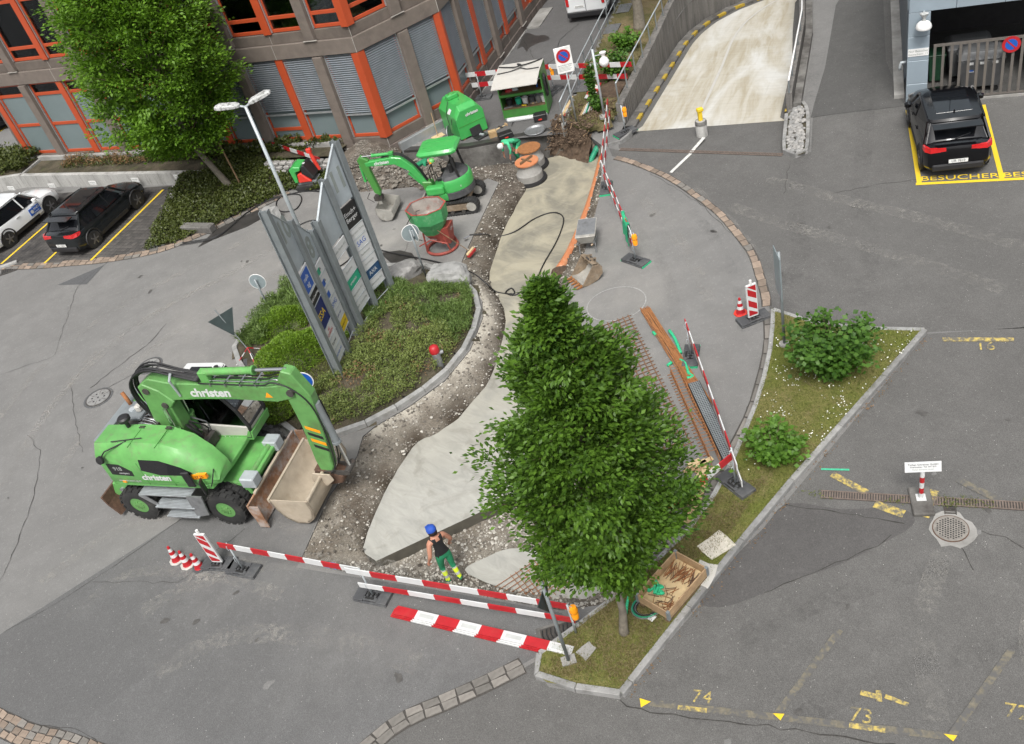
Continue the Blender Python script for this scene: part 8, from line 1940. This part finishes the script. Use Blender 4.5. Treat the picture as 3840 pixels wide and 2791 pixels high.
# timber near the lawn end
random.seed(5); tz = Vector((3.35,13.91,0))
for k in range(12):
    t = thing('timber_offcut', 'pale timber offcut in the pile under the slanting board', 'timber', (tz.x + rnd(-.3, .2), tz.y + rnd(-.35, .3), .02 + .035 * (k % 4)), rnd(-.3, .3) + .4, 'pale timber offcuts in one pile'); MB().bx(-.16, .16, -.06, .06, 0, .035).build('block', random.choice(['wood_lt', 'wood_lt', 'wood']), t, bev=.004)
t = thing('form_board', 'brown formwork board lying along the lawn kerb behind the tree', 'board', (*(2.9,13.14,0)[:2], .05), 1.0); MB().bx(-.6, .6, -.13, .13, 0, .03).build('board', 'wood', t); MB().bx(-.6, .6, .13, .15, 0, .05).build('edge', 'rust_or', t)
# crate of bars on the lawn
cr0, cr1, cr2 = Vector((0.46,11.05,0.2)), Vector((2.43,11.24,0.2)), Vector((1.12,11.39,0.2))
ca = atan2(cr1.y - cr0.y, cr1.x - cr0.x)
cr = thing('bar_crate', 'open wooden pallet crate full of rusty bars on the lawn', 'crate', (1.755, 11.09, .12), radians(35))
hx, hy = .62, .37
for y in (-hy, hy): MB().bx(-hx, hx, y - .012, y + .012, .14, .36).build('side_board', 'wood', cr); MB().bx(-hx, hx, y - .012, y + .012, .14, .16).build('side_board_edge', 'wood_lt', cr)
for x in (-hx, hx): MB().bx(x - .012, x + .012, -hy, hy, .14, .36).build('end_board', 'wood', cr)
for x in (-hx, hx):
    for y in (-hy, hy): MB().bx(x - .03, x + .03, y - .03, y + .03, .13, .37).build('corner_iron', 'galv_dk', cr)
MB().bx(-hx, hx, -hy, hy, .11, .14).build('floor', 'wood_lt', cr)
for y in (-.3, 0, .3): MB().bx(-hx, hx, y - .05, y + .05, 0, .11).build('bearer', 'wood_dk', cr)
random.seed(15)
rb = thing('bent_bars', 'tangle of rusty bent bars filling the wooden crate', 'steel bars', (1.755, 11.09, .26), radians(35))
for k in range(90):
    if k < 50: a = Vector((rnd(.05, .35), rnd(-.4, .4), rnd(.02, .14))); b = a + Vector((rnd(.3, .45), rnd(-.2, .2), rnd(-.03, .05)))
    else: a = Vector((rnd(-.75, -.2), rnd(-.42, .1), rnd(.0, .1))); an = rnd(0, 6.3); b = a + Vector((.28 * cos(an), .28 * sin(an), rnd(-.02, .05)))
    b.x = max(-.78, min(.78, b.x)); b.y = max(-.45, min(.45, b.y))
    MB().tube([a, b], .008, 4).build('bar', random.choice(['rust', 'rust_dk', 'rust']), rb)
pts = [(rnd(-.6, -.2), rnd(-.05, .4), rnd(.08, .25)) for _ in range(14)]
t = sling('bright green slings heaped in the wooden crate', pts, .035); t.location = (1.755, 11.09, .26); t.rotation_euler = (0, 0, radians(35)); t.scale = rb.scale = (.76, .77, 1)
t = thing('wire_coil', 'coil of grey wire and green strap on the lawn below the crate', 'wire coil', (*(1.14,10.91,0)[:2], .13))
for k in range(9): MB().tube([((.2 + .012 * k) * cos(q * pi / 10), (.17 + .01 * k) * sin(q * pi / 10), .02 + .012 * (k % 4)) for q in range(20)], .011, 5, closed=True).build('turn', random.choice(['steel', 'green_pipe', 'black']), t)
sling('green strap with a blue end beside the wire coil', [(*(0.94,11.27,0)[:2], .3), (*(0.81,11.09,0)[:2], .2), (*(0.73,10.92,0)[:2], .14)], .03); sling('dark green strap winding below the crate corner', [(*(1.28,10.86,0)[:2], .14), (*(1.48,10.64,0)[:2], .16), (*(1.73,10.7,0)[:2], .14), (*(1.82,10.83,0)[:2], .15)], .04, 'green_pipe')
t = thing('paper_tag', 'small white paper tag on the lawn beside the wire coil', 'tag', (*(1.17,10.65,0)[:2], .15), .6); MB().bx(-.07, .07, -.06, .06, 0, .004).build('card', 'board_white', t)
def slabstone(label, c, sx, sy, rz, m='lime', z=.115):
    t = thing('stone_slab', label, 'stone slab', (c[0], c[1], z), rz, 'flat stones lying on the lawn'); random.seed(int(sx * 100)); MB().prism([(-sx + rnd(-.05, .05), -sy), (0, -sy + rnd(-.04, .04)), (sx, -sy + rnd(-.05, .05)), (sx + rnd(-.05, .05), 0), (sx, sy), (0, sy + rnd(-.04, .04)), (-sx, sy + rnd(-.05, .05)), (-sx + rnd(-.06, .06), 0)], 0, .03).build('slab', m, t, bev=.006)
slabstone('square sandy stone slab on the dry lawn above the crate', (2.9,11.87,0), .3, .24, .35); slabstone('grey stone slab beside the rubber foot at the lawn tip', (-.2,10.38,0), .17, .13, .5, 'concrete'); slabstone('pale slab at the right end of the crate by the kerb', (2.45,11.29,0), .28, .2, .85, 'cream')
# reinforcement sticking out of the thin concrete
t = thing('cast_in_mesh', 'thin rusty mesh lying on the wet concrete under the tree', 'reinforcement mesh', (*(-.94,12.66,-.47)[:2], -.44), radians(20))
for k in range(9): MB().tube([(-.75 + rnd(0, .1), -.4 + k * .12, .0), (.9, -.4 + k * .12, .02)], .008, 4).build('bar', 'rust', t)
for k in range(9): MB().tube([(-.2 + k * .12, -.5, .01), (-.2 + k * .12, .6, .02)], .008, 4).build('bar', 'rust', t)
# boards and laths stored by the lane railing
random.seed(6)
for k, (a, b, r0) in enumerate((((4.44,32.99,0), (5.59,34.85,0), None), ((4.53,32.81,0), (5.79,34.98,0), 1), ((4.68,32.65,0), (5.96,34.99,0), 0))):
    a, b = Vector(a), Vector(b)
    if r0 is None: t = thing('timber_board', 'plain pale board leaning in the stack at the lane railing', 'board'); MB().box((a + b) / 2 + Vector((0, 0, .1)), ((b - a).length, .16, .03), atan2((b - a).y, (b - a).x)).build('board', 'wood_lt', t)
    else: rail((a.x, a.y, .12), (b.x, b.y, .14), ['outer striped board stacked along the lane railing', 'inner striped board stacked along the lane railing'][1 - r0], 6, bool(1 - r0), .2, tilt=1.2)
ra_, rb_ = (6.3,34.26,0.45), (5.8,33.39,0.45)
for k in range(3): a = Vector(ra_) + Vector((.14 * k, .03 * k, .1)); b = Vector(rb_) + Vector((.16 * k, .05 * k, .06)); rail(a, b, ['left short striped board on the planted strip', 'middle short striped board on the planted strip', 'right short striped board on the planted strip'][k], 4, k % 2 == 0, .16, tilt=1.3)
for k in range(9):
    a = Vector((5.21,32.11,0.45)) + Vector((.07 * k, .03 * k, .05)); b = a + Vector((.33 + rnd(-.05, .05), .55, .1)); t = thing('lath', 'thin lath in the bundle at the foot of the climbing plant', 'lath', (0, 0, 0), 0, 'laths in one bundle'); MB().tube([a, b], .018, 5).build('stick', ['wood', 'wood_lt', 'board_white', 'board_white', 'teal', 'board_white', 'wood', 'galv', 'rust'][k], t)
railing('lane_railing', 'grey tube railing along the planted strip beside the side lane', [(p[0] + .1, p[1] - .05) for p in SK], .95, .35, 0, (.95, .5), m='galv', r_=.022, every=1.5)
for k, (f, lb) in enumerate((((5.73,34.3,0), 'dark light well grate near the stacked boards'), ((8.28,39.18,0), 'dark light well grate in the middle of the strip'), ((9.41,41.14,0), 'dark light well grate beside the tree trunk'))):
    t = thing('shaft_grate', lb, 'grate', (f[0] + .25, f[1] + .3, .5), radians(62), 'light well grates in the planted strip'); MB().bx(-.5, .5, -.3, .3, -.2, .0).build('frame', 'tar', t)
    for q in range(12): MB().bx(-.5 + q * .085, -.47 + q * .085, -.3, .3, 0, .02).build('grate_bar', 'steel', t)
# ================================================================ vehicles
def car(label, loc, rz, paint, L=4.4, W=1.84, H=1.54, roofm='car_glass', rimm='rim', plate='', hood=1.25, slope=.75, cat='car', trim=True):
    t = thing('parked_car', label, cat, loc, rz, 'parked cars')
    x0, x1, w = -L / 2, L / 2, W / 2; zb = .93; 
    def ring(x, ww, z0, z1, zc): return [(x, -ww * .9, z0), (x, -ww, z0 + .14), (x, -ww, z1 - .16), (x, -ww * .95, z1 - .04), (x, -ww * .7, z1 + (zc - z1) * .6), (x, 0, zc), (x, ww * .7, z1 + (zc - z1) * .6), (x, ww * .95, z1 - .04), (x, ww, z1 - .16), (x, ww, z0 + .14), (x, ww * .9, z0)]
    b = MB(); b.loft([ring(x0, w * .72, .42, .85, .9), ring(x0 + .05, w * .86, .32, .97, 1.0), ring(x0 + .22, w * .96, .26, 1.0, 1.04), ring(x0 + .7, w, .24, .99, 1.02), ring(-.3, w * .985, .24, .95, .97), ring(.6, w * .99, .24, .93, .96), ring(x1 - hood, w * .99, .24, .93, 1.0), ring(x1 - .5, w * .97, .25, .84, .94), ring(x1 - .14, w * .86, .28, .72, .82), ring(x1, w * .66, .36, .6, .68)])
    body = b.build('body', paint, t, smooth=32)
    r0, r1 = x0 + .3, x1 - hood + .1           # glass base front and rear
    def out(xa, xb, ww, z): return [(xa, -ww * .82, z), (xa + .1, -ww, z), (0, -ww * 1.02, z), (xb - .25, -ww, z), (xb, -ww * .72, z), (xb, ww * .72, z), (xb - .25, ww, z), (0, ww * 1.02, z), (xa + .1, ww, z), (xa, ww * .82, z)]
    g = MB(); g.loft([out(r0 - .02, r1 + .05, w * .93, .94), out(r0 + slope * .55, r1 - .5, w * .8, H - .12), out(r0 + slope * .62, r1 - .62, w * .76, H - .06)], cap=False); g.build('greenhouse', 'car_glass', t, smooth=30)
    rf = MB(); rf.loft([out(r0 + slope * .5, r1 - .56, w * .8, H - .1), out(r0 + slope * .55, r1 - .6, w * .77, H - .035), out(r0 + slope * .8, r1 - .8, w * .5, H)]); rf.build('roof', paint, t, smooth=40)
    if roofm: MB().bx(r0 + slope * .9, r1 - .85, -w * .52, w * .52, H - .004, H + .006).build('glass_roof', roofm, t, bev=.004)
    for s_ in (-1, 1):
        for xa, za, xb, zb_ in ((r1 - .02, .95, r1 - .58, H - .08), (.05, .95, -.05, H - .08), (r0 + .08, .97, r0 + slope * .58, H - .08)):
            MB().tube([(xa, s_ * w * .925, za), (xb, s_ * w * .79, zb_)], .045, 6).build('pillar', paint, t)
        MB().tube([(r0 + slope * .5, s_ * w * .8, H - .05), (-.2, s_ * w * .82, H - .02), (r1 - .65, s_ * w * .79, H - .07)], .028, 6).build('roof_rail', paint, t)
        m_ = MB(); m_.lathe([(.0, -.1), (.1, -.06), (.11, .04), (0, .09)], 12, T(r1 - .35, s_ * (w + .09), 1.02)); m_.build('mirror', paint, t, smooth=50)
        MB().bx(r0 + .3, r1 - .4, s_ * w - .02 * s_ - .015, s_ * w - .02 * s_ + .015, .25, .4).build('sill', 'car_trim', t)
        for hx_ in (-.55, .35): MB().bx(hx_, hx_ + .2, s_ * w * .995 - .012, s_ * w * .995 + .012, .82, .85).build('door_handle', paint, t)
        for xw in (x0 + .78, x1 - .86):
            MB().tube([(xw + .4 * cos(a), s_ * (w - .015), .36 + .4 * sin(a)) for a in [pi * k / 12 for k in range(13)]], .035, 6).build('wheel_arch', 'car_trim' if trim else paint, t)
            MB().cyl((xw, s_ * (w - .24), .35), (xw, s_ * (w - .005), .35), .39, n=24).build('wheel_well', 'black', t)
            o = bpy.data.objects.new('wheel', None); COL.objects.link(o); o.parent = t; o.location = (xw, s_ * (w - .1), .34)
            mt = Matrix.Rotation(-s_ * pi / 2, 4, 'X')
            MB().lathe([(.22, -.1), (.33, -.1), (.34, -.04), (.34, .07), (.325, .105), (.23, .11)], 28, mt).build('tyre', 'rubber', o, smooth=40)
            MB().lathe([(.23, .09), (.22, .115), (.2, .06), (0, .06)], 24, mt).build('rim', 'rim_dk', o)
            for k in range(5):
                a = 2 * pi * k / 5; MB().box((.11, 0, .1), (.2, .06, .03), M=mt @ RZ(a)).build('spoke', rimm, o)
            MB().cyl((0, s_ * .07, 0), (0, s_ * .12, 0), .05, n=12).build('hub', rimm, o)
        MB().loft([[(x0 + .0, s_ * w * .36, .88), (x0 + .0, s_ * w * .36, .97), (x0 + .05, s_ * w * .36, .98)], [(x0 + .0, s_ * w * .8, .86), (x0 + .02, s_ * w * .8, 1.0), (x0 + .08, s_ * w * .8, 1.0)], [(x0 + .14, s_ * w * .96, .86), (x0 + .18, s_ * w * .95, .99), (x0 + .3, s_ * w * .93, .99)], [(x0 + .3, s_ * w * .995, .88), (x0 + .36, s_ * w * .985, .96), (x0 + .4, s_ * w * .95, .97)]]).build('tail_lamp', 'lamp_red', t)
        MB().loft([[(x1 - .03, s_ * w * .5, .62), (x1 - .06, s_ * w * .5, .74)], [(x1 - .35, s_ * w * .95, .68), (x1 - .4, s_ * w * .94, .8)]], cap=False, closed=False).build('headlamp', 'lamp_clear', t)
    MB().box((x0 + .02, 0, .38), (.12, W * .74, .2)).build('rear_bumper', 'car_trim', t, bev=.04, seg=2)
    MB().bx(x0 + slope * .28, x0 + slope * .42 + .2, -w * .7, w * .7, H - .1, H - .07).build('roof_spoiler', paint, t)
    MB().tube([(x0 + .36, .05, 1.06), (x0 + .45, -.35, 1.14)], .012, 5).build('rear_wiper', 'car_trim', t)
    MB().tube([(r1 + .02, .1, 1.0), (r1 - .05, -.5, 1.04)], .012, 5).build('wiper', 'car_trim', t); MB().lathe([(.03, 0), (.015, .07), (0, .08)], 8, T(r0 + slope * .9, 0, H)).build('aerial_fin', paint, t)
    if plate: MB().box((x0 - .045, 0, .58), (.012, .5, .11)).build('number_plate', 'plate', t); text(plate, .1, 'black', t, frame((x0 - .053, 0, .58), (0, -1, 0), (-1, 0, 0)))
    return t
def place(pr, pf, W, side):
    a, b = Vector(pr[:2]), Vector(pf[:2]); d = (b - a).normalized(); n = Vector((-d.y, d.x)) * side
    c = (a + b) / 2 + n * (W / 2 - .08); return (c.x, c.y, .02), atan2(d.y, d.x)
l_, a_ = place((13.44,23.02,0), (14.36,25.31,0), 1.82, -1)
car('black coupe-like SUV parked in the visitor bay at the right', l_, a_, 'car_black', 4.36, 1.82, 1.53, plate='UR 7810', slope=.85)
l_, a_ = place((-14.14,34.93,0), (-12.83,37.25,0), 1.85, 1)
car('dark grey SUV with red tail lamps in the left parking bay', l_, a_, 'car_grey', 4.5, 1.85, 1.56, plate='ZG 13053', slope=.95)
l_, a_ = place((-18.35,37.33,0), (-17.02,39.63,0), 1.8, 1)
wc = car('white SUV with a blue door sticker at the left edge', l_, a_, 'car_white', 4.2, 1.8, 1.57, None, plate='')
MB().bx(.15, .75, -.915, -.89, .5, .78).build('door_sticker', 'blue', wc); text('ANN', .15, 'board_white', wc, frame((.55, -.917, .68), (1, 0, 0), (0, -1, 0))); text('Ingenieure', .07, 'board_white', wc, frame((.5, -.917, .56), (1, 0, 0), (0, -1, 0))); MB().cyl((.28, -.917, .64), (.28, -.913, .64), .08, n=16).build('sticker_logo', 'board_white', wc)
c_ = (-22.69,54.06,0); car('black car half hidden beyond the far left corner of the office', (c_[0] - 1.6, c_[1] + .35, .02), radians(-20), 'car_black', 4.4, 1.8, 1.45, None)
# van seen from behind
v0 = Vector((8.15,42.51,0)); va = radians(62)
vn = thing('delivery_van', 'white panel van driving up the side lane, rear doors towards us', 'van', (v0.x + 2.45 * cos(va), v0.y + 2.45 * sin(va), .02), va)
def vr(x, w, z0, z1): return [(x, -w * .96, z0), (x, -w, z0 + .3), (x, -w, 1.0), (x, -w * .9, z1 - .12), (x, -w * .7, z1), (x, w * .7, z1), (x, w * .9, z1 - .12), (x, w, 1.0), (x, w, z0 + .3), (x, w * .96, z0)]
MB().loft([vr(-2.42, .9, .34, 1.86), vr(-2.36, .96, .3, 1.92), vr(1.0, .96, .3, 1.92), vr(1.6, .95, .3, 1.5), vr(2.4, .85, .3, .95), vr(2.5, .7, .4, .7)]).build('body', 'car_white', vn, smooth=30, bev=.02)
MB().box((-2.4, 0, .36), (.16, 1.86, .26)).build('rear_bumper', 'car_trim', vn, bev=.04)
for s_ in (-1, 1):
    MB().bx(-2.44, -2.415, s_ * .44 - .33, s_ * .44 + .33, 1.15, 1.7).build('rear_window', 'car_glass', vn); MB().bx(-2.46, -2.38, s_ * .84 - .07, s_ * .84 + .07, .75, 1.35).build('tail_lamp', 'lamp_red', vn, bev=.02)
    MB().bx(-2.435, -2.418, s_ * .42 - .36, s_ * .42 + .36, .52, 1.08).build('door_panel', 'car_white', vn, bev=.006)
    for xw in (-1.5, 1.55):
        o = bpy.data.objects.new('wheel', None); COL.objects.link(o); o.parent = vn; o.location = (xw, s_ * .88, .34); mt = Matrix.Rotation(-s_ * pi / 2, 4, 'X')
        MB().lathe([(.2, -.1), (.33, -.1), (.34, .07), (.325, .1), (.2, .1)], 24, mt).build('tyre', 'rubber', o, smooth=40); MB().lathe([(.21, .09), (.1, .11), (0, .11)], 20, mt).build('rim', 'rim', o)
    MB().bx(-2.2, 2.2, s_ * .965 - .012, s_ * .965 + .012, .3, .5).build('side_trim', 'car_trim', vn)
MB().bx(-2.45, -2.425, -.01, .01, .5, 1.85).build('door_gap', 'black', vn); MB().box((-2.45, .3, .72), (.012, .46, .1)).build('number_plate', 'plate', vn); text('ZG 99526', .09, 'black', vn, frame((-2.458, .3, .72), (0, -1, 0), (-1, 0, 0)))

# ================================================================ people
def person(label, loc, rz, J, mats, colour, extra=()):
    """J: joints name -> (xyz, radius, parent); one continuous skinned body"""
    names = list(J); me = bpy.data.meshes.new('person'); idx = {n: i for i, n in enumerate(names)}
    me.from_pydata([J[n][0] for n in names], [(idx[J[n][2]], idx[n]) for n in names if J[n][2]], [])
    o = bpy.data.objects.new('person', me); COL.objects.link(o)
    sk_ = o.modifiers.new('s', 'SKIN')
    for i, n in enumerate(names):
        r_ = J[n][1]; me.skin_vertices[0].data[i].radius = r_ if isinstance(r_, tuple) else (r_, r_); me.skin_vertices[0].data[i].use_root = (i == 0)
    o.modifiers.new('d', 'SUBSURF').levels = 2
    ev = bpy.data.meshes.new_from_object(o.evaluated_get(bpy.context.evaluated_depsgraph_get()))
    bpy.data.objects.remove(o)
    bm = bmesh.new(); bm.from_mesh(ev)
    for side in ('l', 'r'):          # fingers grow out of the palm
        wv, hv = Vector(J['wrist_' + side][0]), Vector(J['hand_' + side][0]); d = (hv - wv).normalized(); sd = d.orthogonal().normalized(); cr_ = d.cross(sd)
        for k in range(5):
            off = sd * (.03 - .018 * k) if k < 4 else sd * .045; ln = (.07, .08, .075, .055, .05)[k]
            p0 = hv + off * .9 - d * (.01 if k < 4 else .04); dd_ = (d + (sd * .5 if k == 4 else cr_ * .25)).normalized(); p1 = p0 + dd_ * ln * .55; p2 = p1 + (dd_ + cr_ * .4).normalized() * ln * .5
            m2 = MB(); m2.tube([p0, p1, p2], [.0105, .0095, .007], 6); vs2 = [bm.verts.new(v) for v in m2.v]
            for f in m2.f: bm.faces.new([vs2[i] for i in f])
    for f in bm.faces: f.smooth = True; f.material_index = mats.index(colour(f.calc_center_median()))
    bmesh.ops.recalc_face_normals(bm, faces=bm.faces); bm.to_mesh(ev); bm.free()
    mi_ = [p.material_index for p in ev.polygons]; ev.materials.clear()
    for m_ in mats: ev.materials.append(M[m_])
    ev.polygons.foreach_set('material_index', mi_)
    t = thing('person', label, 'person', loc, rz); b = obj_of('body', ev, t)
    for nm, mb, m_ in extra: mb.build(nm, m_, t, smooth=45)
    return t
def bodyJ(pelvis, chest, neck, head, el, hl, er, hr, kl, al, kr, ar, w=1):
    P, C_, N_, H_ = (Vector(v) for v in (pelvis, chest, neck, head)); up_v = (C_ - P).normalized(); lat = Vector((0, 1, 0))
    J = {'pelvis': (P, (.145 * w, .105 * w), None), 'waist': (P.lerp(C_, .45), (.13 * w, .1 * w), 'pelvis'), 'chest': (C_, (.155 * w, .11 * w), 'waist'), 'upper': (C_.lerp(N_, .6), (.11, .085), 'chest'), 'neck': (N_, .055, 'upper'), 'jaw': (N_.lerp(H_, .5), (.075, .085), 'neck'), 'head': (H_, (.088, .1), 'jaw'), 'crown': (H_ + (H_ - N_).normalized() * .07, (.06, .07), 'head')}
    for s_, e_, h_, k_, a_ in (('l', el, hl, kl, al), ('r', er, hr, kr, ar)):
        q = 1 if s_ == 'l' else -1; e_, h_, k_, a_ = Vector(e_), Vector(h_), Vector(k_), Vector(a_)
        sh = C_.lerp(N_, .5) + lat * .185 * q
        J['sh_' + s_] = (sh, .068, 'upper'); J['elbow_' + s_] = (e_, .047, 'sh_' + s_); J['fore_' + s_] = (e_.lerp(h_, .35), .045, 'elbow_' + s_); J['wrist_' + s_] = (h_, .03, 'fore_' + s_); J['hand_' + s_] = (h_ + (h_ - e_).normalized() * .08, (.042, .022), 'wrist_' + s_)
        hp_ = P + lat * .1 * q - up_v * .06
        J['hip_' + s_] = (hp_, .1, 'pelvis'); J['thigh_' + s_] = (hp_.lerp(k_, .5), .085, 'hip_' + s_); J['knee_' + s_] = (k_, .066, 'thigh_' + s_); J['calf_' + s_] = (k_.lerp(a_, .35), .064, 'knee_' + s_); J['ankle_' + s_] = (a_, .05, 'calf_' + s_); J['toe_' + s_] = (a_ + Vector((.17, .02 * q, -.045)), (.045, .035), 'ankle_' + s_); J['heel_' + s_] = (a_ + Vector((-.06, 0, -.04)), .04, 'ankle_' + s_)
    return J
J = bodyJ((0, 0, .96), (.01, 0, 1.32), (.03, 0, 1.52), (.06, 0, 1.66), (-.06, .3, 1.16), (.06, .33, .92), (.02, -.31, 1.15), (.16, -.3, .93), (.08, .11, .52), (.0, .12, .09), (-.02, -.1, .52), (-.14, -.11, .1))
def col1(c):
    if c.z < .11: return 'boot'
    if c.z < .99 and abs(c.y) < .24: 
        b = c.z
        return 'hi_vis' if (.3 < b < .42 or .16 < b < .23) else ('reflective' if .23 <= b <= .3 or .42 <= b < .46 else 'trouser_gr')
    if c.z < 1.4 and abs(c.y) < .17 or (c.z < 1.5 and .06 < abs(c.y) < .13): return 'shirt_bk'
    return 'skin'
cap = MB(); cap.lathe([(.108, 0), (.112, .05), (.1, .1), (.06, .135), (0, .145)], 18, T(.06, 0, 1.66)); cap.prism([(.15, -.08), (.25, -.05), (.25, .05), (.15, .08)], 1.665, 1.68)
hair = MB(); hair.lathe([(.06, -.1), (.1, -.06), (.105, .02), (.09, .05)], 16, T(.045, 0, 1.65), cap=False)
face = MB(); face.lathe([(.0, -.02), (.016, -.015), (.0, .03)], 8, T(.155, 0, 1.63)); face.lathe([(0, -.03), (.012, 0), (0, .03)], 8, T(.05, .1, 1.64)); face.lathe([(0, -.03), (.012, 0), (0, .03)], 8, T(.05, -.1, 1.64))
eyes = MB(); eyes.box((.147, .035, 1.66), (.01, .025, .012)); eyes.box((.147, -.035, 1.66), (.01, .025, .012)); eyes.box((.145, 0, 1.585), (.01, .05, .01))
wl0 = (-2.58,13.57,-.52)
person('worker in blue cap, black vest and green work trousers seen from behind', (wl0[0], wl0[1], -.53), radians(118), J, ['skin', 'shirt_bk', 'trouser_gr', 'hi_vis', 'reflective', 'boot'], col1, [('cap', cap, 'cap_blue'), ('hair', hair, 'hair'), ('face', face, 'skin'), ('features', eyes, 'hair')])
# two workers bending in the trench
def bent(label, loc, rz, shirt, hat, extra_hat=(), hs_=1):
    J = bodyJ((-.1, 0, .88), (.28, 0, 1.06), (.45, 0, 1.05), (.58, 0, 1.0), (.38, .26, .8), (.42, .2, .52), (.4, -.26, .8), (.45, -.18, .52), (.1, .14, .5), (-.03, .15, .09), (.05, -.13, .5), (-.1, -.14, .09))
    def colr(c):
        if c.z < .11: return 'boot'
        if c.x < -.0 + .12 * (c.z > .8) and c.z < 1.02 and abs(c.y) < .3 or c.z < .5 and c.x < .3: return 'trouser_gr'
        if c.x < .47 and c.z > .66: return shirt
        return 'skin'
    h = MB(); h.lathe([(.125, -.02), (.118, .03), (.1, .09), (.055, .13), (0, .14)], 18, T(.6, 0, 1.0) @ Matrix.Rotation(1.2, 4, 'Y') @ T(0, 0, -.0)); ex_ = [('helmet' if hat != 'cap' else 'cap', h, 'helmet_gr' if hat == 'green' else 'board_white')]
    fc = MB(); fc.lathe([(.0, -.02), (.016, -.015), (.0, .03)], 8, T(.6, 0, .9)); ex_.append(('face', fc, 'skin'))
    if hat == 'green':
        e = MB(); e.cyl((.58, .1, .98), (.58, .14, .98), .045, n=12); e.cyl((.58, -.14, .98), (.58, -.1, .98), .045, n=12); ex_.append(('ear_muffs', e, 'amber'))
    return person(label, loc, rz, J, ['skin', shirt, 'trouser_gr', 'boot'], colr, ex_)
bent('worker in light green shirt and white cap bending over the manhole', (2.62, 32.35, -.72), radians(205), 'shirt_gr', 'white')
w3 = (-.58,32.63,0.3)
bent('worker with green helmet and orange ear muffs down in the trench', (w3[0] - .56, w3[1] + .15, -.72), radians(-15), 'trouser_gr', 'green')
